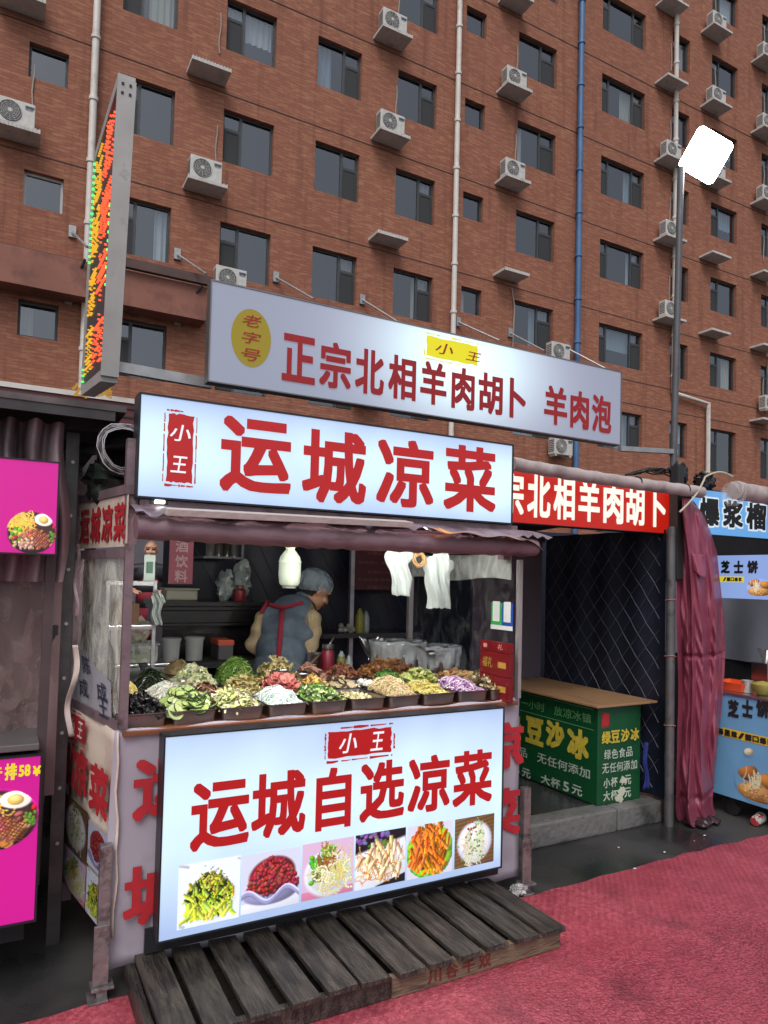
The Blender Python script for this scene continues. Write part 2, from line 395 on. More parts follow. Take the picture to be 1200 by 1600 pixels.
# ================================================================== brick apartment block
BY = 18.0
def brick_mat():
    m = bpy.data.materials.new('red_brick'); m.use_nodes = True; n = m.node_tree; b = n.nodes['Principled BSDF']
    tc = n.nodes.new('ShaderNodeTexCoord').outputs['Object']
    sx = n.nodes.new('ShaderNodeSeparateXYZ'); n.links.new(tc, sx.inputs[0]); cb = n.nodes.new('ShaderNodeCombineXYZ')
    n.links.new(math_node(n, 'ADD', sx.outputs[0], sx.outputs[1]), cb.inputs[0]); n.links.new(sx.outputs[2], cb.inputs[1]); uv = cb.outputs[0]
    def brick(off):
        t = n.nodes.new('ShaderNodeTexBrick'); t.offset = .5; t.inputs['Scale'].default_value = 1.0
        t.inputs['Brick Width'].default_value = .30; t.inputs['Row Height'].default_value = .082
        t.inputs['Mortar Size'].default_value = .006; t.inputs['Mortar Smooth'].default_value = .3; t.inputs['Bias'].default_value = off
        n.links.new(uv, t.inputs[0]); return t
    t = brick(-.3)
    t.inputs['Color1'].default_value = (*srgb(142, 92, 74), 1); t.inputs['Color2'].default_value = (*srgb(158, 108, 86), 1)
    t.inputs['Mortar'].default_value = (*srgb(116, 80, 68), 1)
    mp = n.nodes.new('ShaderNodeMapping'); mp.inputs['Scale'].default_value = (2.6, 13, 1); n.links.new(uv, mp.inputs[0])
    li = noise_mix(n, mp.outputs[0], 1.1, .52, .64, 2)
    c = mixc(n, math_node(n, 'MULTIPLY', li, .42), t.outputs[0], srgb(182, 134, 104))
    big = noise_mix(n, uv, .35, .3, .75, 4); c = mixc(n, math_node(n, 'MULTIPLY', big, .35), c, srgb(122, 76, 64))
    # rain streaks below sills and ledges
    mp2 = n.nodes.new('ShaderNodeMapping'); mp2.inputs['Scale'].default_value = (2.2, .12, 1); n.links.new(uv, mp2.inputs[0])
    st = noise_mix(n, mp2.outputs[0], 1.6, .55, .75, 5); c = mixc(n, math_node(n, 'MULTIPLY', st, .5), c, srgb(92, 56, 50))
    n.links.new(c, b.inputs['Base Color']); b.inputs['Roughness'].default_value = .85; b.inputs['Specular IOR Level'].default_value = .25
    bp = n.nodes.new('ShaderNodeBump'); bp.inputs['Strength'].default_value = .5; bp.inputs['Distance'].default_value = .01
    n.links.new(t.outputs['Fac'], bp.inputs['Height']); bp.invert = True; n.links.new(bp.outputs[0], b.inputs['Normal']); return m
BRICK = brick_mat()
FLOORS = [4.66, 7.70, 10.75, 13.79, 16.83, 19.87, 22.91, 25.95, 29.0]          # window heads
COLS = [  # x0, x1, height, layout, floors shown
    (-3.1, -1.75, 1.42, 'L', ()), (.06, .90, .84, 'S', (1, 2, 3)), (2.06, 3.39, 1.43, 'L', (0, 1, 2, 3, 4)),
    (4.65, 6.04, 1.43, 'L', (0, 1, 2, 3, 4)), (7.27, 8.66, 1.43, 'R', (0, 1, 2, 3, 4)), (9.88, 11.27, 1.42, 'R', (0, 1, 2, 3, 4, 5)),
    (12.33, 13.12, .84, 'S', (1, 2, 3, 4, 5)), (14.46, 16.13, 1.42, 'R', (0, 1, 2, 3, 4, 5, 6)), (18.27, 20.49, 1.40, '3', (0, 1, 2, 3, 4, 5, 6)),
    (21.98, 22.98, 1.36, 'N', (0, 1, 2, 3, 4, 5, 6)), (24.3, 25.93, 1.36, 'L', (0, 1, 2, 3, 4, 5, 6, 7)), (27.55, 29.2, 1.36, 'L', (0, 1, 2, 3, 4, 5, 6, 7)),
    (30.6, 31.6, 1.36, 'N', (1, 2, 3, 4, 5, 6, 7))]
bld = thing('apartment_building', 'long red brick apartment block with rows of dark framed windows behind the stalls', 'building', (12, BY, 0))
wins = []
for x0, x1, h, lay, fl in COLS:
    for k in fl:
        top = FLOORS[k]; hh = h if not (lay == 'L' and k == 1 and x0 > 24) else 1.7
        wins.append((x0, x1, top-hh, top, lay, k))
xs = sorted({-8., 60.} | {w[0] for w in wins} | {w[1] for w in wins}); zs = sorted({0., 42.} | {w[2] for w in wins} | {w[3] for w in wins})
wall = MB()
occ = {}
for w in wins:
    for i in range(len(xs)-1):
        if xs[i] >= w[0]-1e-6 and xs[i+1] <= w[1]+1e-6:
            for j in range(len(zs)-1):
                if zs[j] >= w[2]-1e-6 and zs[j+1] <= w[3]+1e-6: occ[i, j] = 1
# full-height strips, split in z only where a window sits
for i in range(len(xs)-1):
    j = 0
    while j < len(zs)-1:
        if (i, j) in occ: j += 1; continue
        k = j
        while k < len(zs)-1 and (i, k) not in occ: k += 1
        wall.add([(xs[i], BY, zs[j]), (xs[i+1], BY, zs[j]), (xs[i+1], BY, zs[k]), (xs[i], BY, zs[k])], [(0, 1, 2, 3)]); j = k
RV = .2
for x0, x1, z0, z1, lay, k in wins:
    for a, b in (((x0, z0), (x1, z0)), ((x1, z0), (x1, z1)), ((x1, z1), (x0, z1)), ((x0, z1), (x0, z0))):
        wall.add([(a[0], BY, a[1]), (b[0], BY, b[1]), (b[0], BY+RV, b[1]), (a[0], BY+RV, a[1])], [(0, 1, 2, 3)])
wall.build('wall', BRICK, bld)
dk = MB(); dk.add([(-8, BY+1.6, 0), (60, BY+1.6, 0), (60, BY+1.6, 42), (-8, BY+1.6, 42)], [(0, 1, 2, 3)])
dk.build('room_wall', mat('dark_room', (.035, .035, .04), .9), bld)  # shade of the unlit rooms put into the colour of one sheet
rf = MB(); rf.box(-8, 60, BY+.02, BY+12, 42, 42.4); rf.build('roof', mat('roof_concrete', (.3, .3, .3), .9), bld)
FR = mat('window_frame_grey', (.045, .05, .056), .5, var=.2)
def glass_mat(name, refl, tint):
    m = bpy.data.materials.new(name); m.use_nodes = True; n = m.node_tree; n.nodes.remove(n.nodes['Principled BSDF'])
    out = n.nodes['Material Output']; tr = n.nodes.new('ShaderNodeBsdfTransparent'); gl = n.nodes.new('ShaderNodeBsdfGlossy')
    tr.inputs[0].default_value = (*tint, 1); gl.inputs['Roughness'].default_value = .03; gl.inputs[0].default_value = (.9, .94, 1, 1)
    lw = n.nodes.new('ShaderNodeLayerWeight'); lw.inputs[0].default_value = .5
    mr = n.nodes.new('ShaderNodeMapRange'); mr.inputs[3].default_value = refl; mr.inputs[4].default_value = min(1, refl+.5)
    pw = math_node(n, 'POWER', lw.outputs['Facing'], 3.0); n.links.new(pw, mr.inputs[0])
    mx = n.nodes.new('ShaderNodeMixShader'); n.links.new(mr.outputs[0], mx.inputs[0]); n.links.new(tr.outputs[0], mx.inputs[1]); n.links.new(gl.outputs[0], mx.inputs[2])
    n.links.new(mx.outputs[0], out.inputs[0]); return m
GLASS = glass_mat('window_glass', .15, (.6, .66, .7))
SCREEN = mat('insect_screen', (.03, .032, .035), .8)
CURT = [mat('curtain_white', (.55, .56, .58), .9, var=.12, vscale=3, stretch=(6, 1, .3)), mat('curtain_cream', (.5, .47, .38), .9, var=.15, vscale=3, stretch=(6, 1, .3)), mat('curtain_blue', (.33, .4, .45), .9, var=.15, vscale=3, stretch=(6, 1, .3))]
wr = random.Random(21)
for x0, x1, z0, z1, lay, k in wins:
    f = MB(); y0, y1 = BY+.13, BY+.19; t = .055
    f.box(x0, x0+t, y0, y1, z0, z1); f.box(x1-t, x1, y0, y1, z0, z1); f.box(x0+t, x1-t, y0, y1, z0, z0+t); f.box(x0+t, x1-t, y0, y1, z1-t, z1)
    w = x1-x0; h = z1-z0; scr = []
    if lay in 'LR':
        xm = x0+w*.36 if lay == 'L' else x1-w*.37
        f.box(xm-.04, xm+.04, y0, y1, z0+t, z1-t); a, b = (x0+t, xm-.04) if lay == 'L' else (xm+.04, x1-t); zt = z0+h*.68
        f.box(a, b, y0, y1, zt-.035, zt+.035); scr.append((a, b, z0+t, zt-.035))
    elif lay == '3':
        for xm, a, b in ((x0+w*.2, x0+t, x0+w*.2-.04), (x0+w*.76, x0+w*.76+.04, x1-t)):
            f.box(xm-.04, xm+.04, y0, y1, z0+t, z1-t); zt = z0+h*.7; f.box(a, b, y0, y1, zt-.035, zt+.035); scr.append((a, b, z0+t, zt-.035))
    elif lay == 'N':
        xm = x0+w*.4; f.box(xm-.03, xm+.03, y0, y1, z0+t, z1-t); zt = z0+h*.66; f.box(x0+t, xm-.03, y0, y1, zt-.03, zt+.03); scr.append((x0+t, xm-.03, z0+t, zt-.03))
    fo = f.build('window', FR if not (lay == 'S' and k == 2 and x0 < 1) else mat('window_frame_white', (.5, .5, .5), .5), bld)
    p = MB(); p.add([(x0+t, BY+.165, z0+t), (x1-t, BY+.165, z0+t), (x1-t, BY+.165, z1-t), (x0+t, BY+.165, z1-t)], [(0, 1, 2, 3)]); p.build('pane', GLASS, fo)
    if scr:
        q = MB()
        for a, b, c, d in scr:
            fx = .045; q.box(a, a+fx, y0-.02, y0+.012, c, d); q.box(b-fx, b, y0-.02, y0+.012, c, d); q.box(a+fx, b-fx, y0-.02, y0+.012, d-fx, d); q.box(a+fx, b-fx, y0-.02, y0+.012, c, c+fx); q.box(a+fx, b-fx, y0-.008, y0-.004, c+fx, d-fx)
        q.build('sash', SCREEN, fo)
    u = wr.random()
    if u < .62 and lay != 'S' or u < .35:
        cu = MB(); a = x0+t; b = x1-t; cl, ch = (a, b) if u < .12 else ((a, a+(b-a)*wr.uniform(.2, .45)) if u < .33 else ((b-(b-a)*wr.uniform(.2, .5), b)))
        zc = z0+t if u > .08 else z0+h*.45; ph = wr.random()*6
        cu.grid(lambda p_, q_: (cl+(ch-cl)*p_, BY+.32+.03*math.sin(p_*(ch-cl)*38+ph), zc+(z1-t-zc)*q_), 30, 1)
        cu.build('curtain', wr.choice(CURT), fo, smooth='all')
# ledges for the air conditioners, part of the block
LG = mat('ledge_concrete', (.5, .48, .46), .85, var=.12, dirt=(.2, .19, .18), dscale=4, dlo=.55, dhi=.75)
LED_C = {-.15: (2, 3), 4.15: (2, 3), 9.5: (2, 3, 4), 14.05: (2, 3, 4, 5), 21.55: (1.98, 2, 3, 4, 5, 6), 24.15: (2, 3, 4, 5, 6), 27.35: (1.0, 2, 3, 4, 5, 6)}
ledges = []
for cx, fs in LED_C.items():
    for k in fs:
        if k == 1.98: continue
        z = FLOORS[int(k)]+.62; w = .56 if cx > 20 else .5
        m = MB(); m.box(cx-w, cx+w, BY-.62, BY-.004, z-.05, z+.03)
        if cx < 20:
            for i in range(13): m.box(cx-w+.02+i*(2*w-.04)/12-.016, cx-w+.02+i*(2*w-.04)/12+.016, BY-.63, BY-.62, z-.06, z+.045)
        m.build('ledge', LG, bld); ledges.append((cx, int(k), z+.03))
# rain pipes
PW = mat('pipe_white', (.62, .58, .54), .5, var=.12, vscale=2, dirt=(.35, .3, .27), dscale=2, dlo=.5, dhi=.8); PB = mat('pipe_blue', (.05, .13, .28), .5, var=.2, vscale=1.5)
def pipe(x, z0, z1, r, m, extra=None):
    q = MB(); y = BY-.16; q.tube([(x, y, z1), (x, y, z0)]+(extra or []), r, 10)
    z = z0+.6
    while z < z1:
        q.tube([(x, y, z), (x, y, z+.09)], r*1.3, 10); q.box(x-.02, x+.02, y, BY-.004, z+.02, z+.06); z += 1.52
    q.build('drainpipe', m, bld, smooth=True)
pipe(1.46, 0, 42, .085, PW); pipe(11.95, 0, 42, .085, PW); pipe(17.1, 0, 42, .1, PB)
pipe(22.0, 8.75, 42, .085, PW, [(22.0, BY-.16, 8.72), (24.0, BY-.16, 8.6), (24.0, BY-.16, 5.0)])
# movement joints, sill cracks: thin dark strings along the facade
q = MB()
for z in (14.2, 17.25, 20.3, 11.15, 8.05, 8.9): q.box(-8, 60, BY-.012, BY-.003, z-.012, z+.012)
q.build('string_course', mat('dark_joint', (.07, .045, .04), .9), bld)
# thin refrigerant pipes and cables down the wall
q = MB()
for cx, k, z in ledges:
    if (k, cx) in ((5, 14.05), (2, 9.5), (2, 14.05), (2, 24.15), (3, 24.15), (2, 27.35)): continue
    xx = cx+.32; pts = [(xx+.02*math.sin(i*1.3+k), BY-.03, z+.75+i*.22) for i in range(6)]; q.tube(pts, .02, 5)
for pts in ([(14.3, BY-.04, 11.1), (14.42, BY-.05, 10.5), (14.4, BY-.03, 9.6), (14.38, BY-.03, 8.0)], [(28.0, BY-.04, 11.2), (27.9, BY-.05, 10.6), (28.3, BY-.04, 9.3)]): q.tube(pts, .025, 5)
q.build('cable', mat('cable_grey', (.3, .25, .22), .7), bld)

# air conditioners: one built, the rest copied
ACW = mat('ac_casing', (.5, .49, .465), .5, var=.08, dirt=(.3, .29, .27), dscale=3, dlo=.58, dhi=.8); ACD = mat('ac_fan_dark', (.06, .06, .065), .6)
ac0 = thing('air_conditioner', '', 'air conditioner', (0, 0, 0), 'air conditioner units on the brick facade')
a = MB(); a.box(-.4, .4, -.15, .15, .03, .6); a.box(-.36, -.28, -.14, .14, -.03, .03); a.box(.28, .36, -.14, .14, -.03, .03); a.build('casing', ACW, ac0, bevel=.015)
a = MB(); a.lathe([(.235, -.008), (.235, .012), (.21, .02)], (0, 0, 0), 28); 
a.v = [(x-.1, -.15-z, .315+y) for x, y, z in a.v]; a.build('fan_opening', ACD, ac0)
a = MB()
for r in (.06, .1, .14, .18, .225): a.tube([(-.1+r*math.cos(t*math.pi/12), -.172, .315+r*math.sin(t*math.pi/12)) for t in range(25)], .005, 4)
for t in range(12): a.tube([(-.1+.05*math.cos(t*math.pi/6), -.172, .315+.05*math.sin(t*math.pi/6)), (-.1+.23*math.cos(t*math.pi/6), -.172, .315+.23*math.sin(t*math.pi/6))], .004, 4)
a.lathe([(0, 0), (.045, 0), (.045, .01), (0, .012)], (0, 0, 0), 12); k0 = len(a.v)-48
a.v[k0:] = [(x-.1, -.172-z, .315+y) for x, y, z in a.v[k0:]]; a.build('fan_grille', ACW, ac0)
a = MB()
for i in range(7): a.box(-.404, -.398, -.12, .12, .12+i*.06, .15+i*.06)
a.box(.2, .38, -.154, -.15, .47, .53); a.build('louvre', ACD, ac0)
a = MB(); Plane((0, -.156, 0)).text(a, 'AUX', .2, .36, .43, .48, h=.002, bold=.02); a.build('logo', mat('ac_logo', (.05, .1, .2), .5), ac0)
ACS = {-.15: (2, 3), 4.15: (2,), 9.5: (3, 4), 14.05: (3, 4), 21.55: (2, 3, 4, 6), 24.15: (4, 5, 6), 27.35: (4, 5, 6)}
CN = {-.15: 'at the left edge of the wall', 4.15: 'beside the lit-up blade sign', 9.5: 'left of the middle white drainpipe', 14.05: 'right of the middle white drainpipe',
      21.55: 'at the far white drainpipe', 24.15: 'right of the far white drainpipe', 27.35: 'at the right edge of the wall'}
FN = {1: 'on the second row of windows', 2: 'on the third row of windows', 3: 'on the fourth row of windows', 4: 'on the fifth row of windows', 5: 'on the sixth row of windows', 6: 'near the top of the picture'}
first = True
for cx, k, z in ledges:
    if k in ACS.get(cx, ()):
        lb = 'white air conditioner %s, %s' % (CN[cx], FN[k]); loc = (cx-.02, BY-.32, z+.03)
        if cx == 9.5: lb = lb.replace('ledge', 'ledge')
        if first:
            ac0.location = loc; ac0['label'] = lb; first = False
        else: copy_thing(ac0, loc, lb)
for px, py, lb in ((357, 442, 'white air conditioner just showing over the left end of the upper sign'), (868, 553, 'white air conditioner low on the wall peeping over the right half of the upper sign'), (570, 618, 'white air conditioner seen in the gap between the two big white signs'), (872, 700, 'white air conditioner just below the right half of the upper sign'), (1196, 632, 'white air conditioner low at the right edge of the picture')):
    w = at(px, py, 1, BY-.2); copy_thing(ac0, (w[0], BY-.32, w[2]-.3), lb)
# ================================================================== shared surfaces of the stalls
IRON = mat('purple_iron', srgb(124, 106, 112), .55, .3, var=.2, vscale=12, dirt=(.07, .045, .04), dscale=9, dlo=.55, dhi=.7, bump=.1)
DARKI = mat('dark_iron', (.05, .047, .05), .5, .4, var=.3, vscale=10, dirt=(.1, .07, .06), dscale=8, dlo=.55, dhi=.75)
GALV = mat('galvanised_steel', (.36, .36, .37), .42, .6, var=.15, vscale=14, dirt=(.2, .18, .17), dscale=6, dlo=.55, dhi=.75)
STEEL = mat('stainless_steel', (.55, .55, .56), .28, 1., var=.1, vscale=6)
STEELD = mat('brushed_tray_steel', (.34, .31, .31), .36, 1., var=.15, vscale=9)
BLACK = mat('black_plastic', (.018, .018, .02), .45)
NAVY = mat('navy_tarpaulin', (.0075, .011, .026), .55, var=.4, vscale=3, bump=.3, bscale=5)
BLACKF = mat('black_fabric', (.012, .012, .014), .8, var=.3, vscale=4)
LACQ = mat('black_lacquer', (.012, .01, .011), .22, coat=.3)
PURP = mat('mauve_awning_fabric', srgb(124, 100, 108), .6, var=.12, vscale=5, stretch=(1, 4, 4), dirt=srgb(70, 50, 58), dscale=5, dlo=.5, dhi=.75, bump=.08, bscale=18)
EMK = .66
def backlit(name, col, strength=1., gradient=None, hot=None):
    """translucent sign film with tubes behind it"""
    m = mat(name, tuple(c*.3 for c in col), .35, emit=col, estr=strength*EMK)
    if gradient:
        n = m.node_tree; b = n.nodes['Principled BSDF']; tc = n.nodes.new('ShaderNodeTexCoord').outputs['Object']
        g = gradient(n, tc); n.links.new(math_node(n, 'MULTIPLY', g, strength*EMK), b.inputs['Emission Strength'])
        if hot:
            mr = n.nodes.new('ShaderNodeMapRange'); mr.inputs[1].default_value = hot[0]; mr.inputs[2].default_value = hot[1]; n.links.new(g, mr.inputs[0])
            n.links.new(mixc(n, mr.outputs[0], tuple(col), srgb(222, 250, 255)), b.inputs['Emission Color'])
    return m
def tubes_glow(period_z, zc, lo=.82):
    """uneven light of the fluorescent tubes inside a light box: brighter along each tube's height"""
    def g(n, tc):
        sx = n.nodes.new('ShaderNodeSeparateXYZ'); n.links.new(tc, sx.inputs[0])
        d = math_node(n, 'ABSOLUTE', math_node(n, 'SUBTRACT', sx.outputs[2], zc)); d = math_node(n, 'DIVIDE', d, period_z)
        e = math_node(n, 'SUBTRACT', 1.0, math_node(n, 'MULTIPLY', math_node(n, 'MULTIPLY', d, d), 1-lo))
        no = n.nodes.new('ShaderNodeTexNoise'); no.inputs['Scale'].default_value = 2.2; n.links.new(tc, no.inputs[0])
        return math_node(n, 'MULTIPLY', e, math_node(n, 'ADD', .86, math_node(n, 'MULTIPLY', no.outputs[0], .28)))
    return g
REDL = backlit('backlit_red_film', srgb(190, 28, 30), .8); REDP = mat('red_print', srgb(172, 34, 44), .6, var=.12, vscale=12)
WHITEL = backlit('backlit_white_letter', (.86, .9, .95), 1.0)
FRAME = mat('sign_frame_aluminium', (.2, .19, .2), .45, .6, var=.15); FRAMED = mat('sign_frame_dark', (.022, .022, .027), .4, .3)

def lightbox(name, label, x0, x1, yf, z0, z1, depth, face, frame, edge=.012, group=None):
    t = thing(name, label, 'sign', ((x0+x1)/2, yf, z0), group)
    a = MB(); a.box(x0, x1, yf+.012, yf+depth, z0, z1)
    a.box(x0, x0+edge, yf, yf+.012, z0, z1); a.box(x1-edge, x1, yf, yf+.012, z0, z1); a.box(x0+edge, x1-edge, yf, yf+.012, z0, z0+edge); a.box(x0+edge, x1-edge, yf, yf+.012, z1-edge, z1)
    a.build('frame', frame, t)
    f = MB(); f.box(x0+edge+.001, x1-edge-.001, yf+.004, yf+.011, z0+edge+.001, z1-edge-.001); fo = f.build('face', face, t)
    return t, Plane((x0, yf+.004, z0))

# ------------------------------------------------------------------ sign over the serving window
WH1 = backlit('lightbox_white_bright', srgb(186, 210, 252), 1.12, tubes_glow(.24, .19, .72), (.8, 1.02))
t, pl = lightbox('stall_sign', 'lit white sign with big red characters right above the serving window of the main stall', .411, 2.144, 2.655, 1.768, 2.156, .11, WH1, FRAMED, .007)
w, h = 2.144-.411, 2.156-1.768
def fit(pl_, yf, px0, px1, py0, py1):
    """rectangle of the sign plane measured on the photograph (px, at the glyph's own middle height and width)"""
    ym, xm = (py0+py1)/2, (px0+px1)/2; q = lambda p: (p-pl_.o)@pl_.ux
    return q(at(px0, ym, 1, yf)), q(at(px1, ym, 1, yf)), at(xm, py1, 1, yf)[2]-pl_.o[2], at(xm, py0, 1, yf)[2]-pl_.o[2]
a = MB(); SF = 2.659
for ch, x0, x1, y0, y1 in (('运', 344, 455, 655, 771), ('城', 472, 572, 673, 787), ('凉', 588, 677, 687, 793), ('菜', 693, 774, 697, 800)): pl.text(a, ch, *fit(pl, SF, x0, x1, y0, y1), bold=.028)
a.build('lettering', REDL, t)
a = MB(); pl.seal(a, *fit(pl, SF, 261, 301, 648, 754), .0025); a.build('seal', REDL, t)
a = MB(); pl.text(a, '小', *fit(pl, SF, 265, 298, 664, 690), h=.005, bold=.01, shear=.15); pl.text(a, '王', *fit(pl, SF, 266, 292, 713, 739), h=.005, bold=.012, shear=.15); a.build('seal_lettering', WHITEL, t)
# ------------------------------------------------------------------ upper sign: white box, lit only round its badge
u0 = at(330, 432, 1, 3.0); u1 = at(972, 583, 1, 3.0); u2 = at(325, 597, 1, 3.0)
ux0, ux1, uz0, uz1 = u0[0], u1[0], (u2[2]+at(970, 695, 1, 3.0)[2])/2, (u0[2]+u1[2])/2
def upper_glow(n, tc):
    sx = n.nodes.new('ShaderNodeSeparateXYZ'); n.links.new(tc, sx.inputs[0])
    dx = math_node(n, 'DIVIDE', math_node(n, 'SUBTRACT', sx.outputs[0], .08), .55); dz = math_node(n, 'DIVIDE', math_node(n, 'SUBTRACT', sx.outputs[2], .33), .36)
    r = math_node(n, 'ADD', math_node(n, 'MULTIPLY', dx, dx), math_node(n, 'MULTIPLY', dz, dz))
    e = math_node(n, 'EXPONENT', math_node(n, 'MULTIPLY', r, -1.0))
    wv = n.nodes.new('ShaderNodeTexWave'); wv.inputs['Scale'].default_value = 9; n.links.new(tc, wv.inputs[0])
    return math_node(n, 'ADD', .27, math_node(n, 'MULTIPLY', e, 1.1))
WH2 = backlit('lightbox_white_failing', srgb(208, 216, 242), 1.05, upper_glow, (.4, 1.1))
t, pl = lightbox('upper_sign', 'long half lit white sign with yellow oval and badge, hung highest above the stall', ux0, ux1, 3.0, uz0, uz1, .06, WH2, FRAME, .006)
w, h = ux1-ux0, uz1-uz0
YEL = backlit('yellow_film_dim', srgb(214, 190, 40), .22); YELB = backlit('yellow_film_bright', srgb(245, 235, 30), .8)
REDD = backlit('backlit_red_film_dim', srgb(170, 24, 30), .5)
a = MB()
def px_u(px): return at(px, 590, 1, 3.0)[0]-ux0
for ch, c0, c1 in (('正', 440, 492), ('宗', 499, 548), ('北', 555, 600), ('相', 607, 650), ('羊', 657, 698), ('肉', 706, 742), ('胡', 748, 786), ('卜', 797, 822), ('羊', 851, 887), ('肉', 892, 921), ('泡', 926, 956)):
    pl.text(a, ch, px_u(c0), px_u(c1), h*.13, h*.62, bold=.03)
a.build('lettering', REDD, t)
a = MB(); cx = px_u(391); pl.poly(a, [(cx+.092*math.cos(i*math.pi/20), h*.5+h*.29*math.sin(i*math.pi/20)) for i in range(40)], .002); a.build('oval', YEL, t)
a = MB()
for ch, z in (('老', .61), ('字', .44), ('号', .27)): pl.text(a, ch, cx-.045, cx+.045, h*z, h*(z+.12), h=.004, bold=.006, shear=.22)
b0, b1 = px_u(666), px_u(746)
pl.text(a, '小', b0+.05, b0+.16, h*.73, h*.86, h=.005, bold=.008, shear=.2); pl.text(a, '王', b0+.24, b0+.34, h*.725, h*.83, h=.005, bold=.008, shear=.2)
a.build('badge_lettering', REDD, t)
a = MB(); pl.seal(a, b0, b1, h*.68, h*.91, .0025, random.Random(8)); a.build('badge', YELB, t)

# ------------------------------------------------------------------ lower sign with the six dishes
WH3 = backlit('lightbox_white_front', srgb(184, 208, 250), 1.12, tubes_glow(.46, .40, .68), (.78, 1.02))
lx0, lx1, lz0, lz1 = .545, 2.128, .137, .893; LYF = 2.575
k = LYF/2.67
lx0, lx1 = lx0*k, lx1*k; lz0, lz1 = 1.5+(lz0-1.5)*k, 1.5+(lz1-1.5)*k
t, pl = lightbox('front_sign', 'lit white sign with red characters and six food photos leaning low against the counter front', lx0, lx1, LYF, lz0, lz1, .085, WH3, FRAMED, .006)
w, h = lx1-lx0, lz1-lz0
a = MB(); SF3 = LYF+.004
for ch, x0, x1, y0, y1 in (('运', 298, 389, 1220, 1324), ('城', 393, 477, 1205, 1306), ('自', 493, 548, 1199, 1295), ('选', 562, 631, 1188, 1280), ('凉', 637, 702, 1180, 1268), ('菜', 707, 768, 1172, 1258)): pl.text(a, ch, *fit(pl, SF3, x0, x1, y0, y1), bold=.028)
a.build('lettering', REDL, t)
a = MB(); pl.seal(a, *fit(pl, SF3, 513, 611, 1140, 1180), .0025, random.Random(12)); a.build('seal', REDL, t)
a = MB(); pl.text(a, '小', *fit(pl, SF3, 529, 557, 1146, 1176), h=.005, bold=.012, shear=.2); pl.text(a, '王', *fit(pl, SF3, 578, 599, 1143, 1172), h=.005, bold=.012, shear=.2); a.build('seal_lettering', WHITEL, t)
PRINT = colmat('backlit_photo_print', .4, .36); PRINTD = colmat('photo_print', .5)
R = random.Random(4)
def rc(c, v=18): return [max(0, min(255, q+R.uniform(-v, v))) for q in c]
def pic_cucumber():
    A = Art(84, 84, (222, 232, 250))
    for tri in ((.03, .97, .2, .04), (.03, .04, .1, .04), (.93, .95, .08, .03)): A.box(tri[0]+.05, tri[1], tri[2]*.5, tri[3]*.6, -.3, (185, 185, 190), .1)
    A.ell(.5, .42, .47, .40, 0, (238, 242, 246), .1)
    A.ell(.5, .44, .4, .34, 0, (96, 110, 36), .3)
    for i in range(230):
        an = R.uniform(0, 6.28); r = R.random()**.6; x, y = .5+.38*r*math.cos(an), .44+.33*r*math.sin(an)
        if y > .62 and abs(x-.5) > .2: continue
        if R.random() < .4: A.ell(x, y, .07, .02, R.uniform(0, 3), rc((28, 48, 22), 14), .5)
        else: A.box(x, y, .085, R.uniform(.016, .03), R.uniform(.5, 2.4), rc((170, 186, 52), 28), .7)
    for i in range(26):
        x, y = R.uniform(.1, .9), R.uniform(.1, .3); A.box(x, y+.05*(1-abs(x-.5)*2), .1, .032, R.uniform(.3, 2.5), rc((186, 204, 70), 22), .6); 
    for i in range(90): A.ell(.5+R.gauss(0, .1), .72+R.gauss(0, .07), .016, .01, R.uniform(0, 3), rc(R.choice(((140, 60, 30), (60, 40, 20), (60, 90, 30), (220, 190, 120))), 15), .4)
    for i in range(60): A.ell(.58+R.gauss(0, .13), .42+R.gauss(0, .09), .018, .007, R.uniform(0, 3), rc((34, 44, 22), 12), .5)
    return A
def pic_peanut():
    A = Art(84, 84, (200, 207, 228)); A.box(.5, .08, .6, .14, .1, (214, 219, 234), .1); A.ell(.5, .3, .5, .22, 0, (148, 148, 190), .35)
    A.ell(.52, .58, .42, .34, .15, (110, 34, 40), .3)
    for i in range(520):
        x = R.uniform(.03, .99); y = R.uniform(.22, .93); t_ = (x-.52)/.47
        if y > .9-.5*t_*t_-.08*max(0, -t_) or y < .32+.12*math.sin(x*9.4+.5)*.6: continue
        A.ell(x, y, .046, .034, R.uniform(.6, 2.6), rc((158, 54, 58), 24), .75)
    for i in range(80):
        x = i/79; y = .27+.1*math.sin(x*9.4+.5); A.ell(x, y, .02, .026, 0, (190, 192, 228), .3); A.ell(x, y-.05, .02, .03, 0, (142, 142, 186), .2)
    return A
def pic_sprout():
    A = Art(84, 84, (206, 176, 206)); A.box(.5, .05, .6, .1, 0, (196, 120, 150), .1); A.ell(.5, .42, .48, .44, 0, (226, 232, 240), .12); A.ell(.5, .44, .42, .37, 0, (205, 214, 214), .1)
    for i in range(34): A.ell(.3+R.gauss(0, .09), .5+R.gauss(0, .14), .06, .045, R.uniform(0, 3), rc((84, 160, 46), 24), .5)
    for i in range(22): A.ell(.5+R.gauss(0, .08), .8+R.gauss(0, .06), .05, .04, R.uniform(0, 3), rc((110, 172, 60), 24), .5)
    for i in range(90): A.strand(.58+R.gauss(0, .14), .42+R.gauss(0, .15), .3, R.uniform(0, 3.1), R.uniform(-2, 2), .012, rc((214, 206, 130), 22))
    for i in range(26): A.strand(.45+R.gauss(0, .08), .62+R.gauss(0, .1), .2, R.uniform(0, 3.1), R.uniform(-2, 2), .013, rc((150, 92, 44), 22))
    for i in range(10): A.strand(.55+R.gauss(0, .14), .4+R.gauss(0, .13), .28, R.uniform(.3, 2.1), R.uniform(-2, 2), .02, rc((236, 234, 206), 10))
    return A
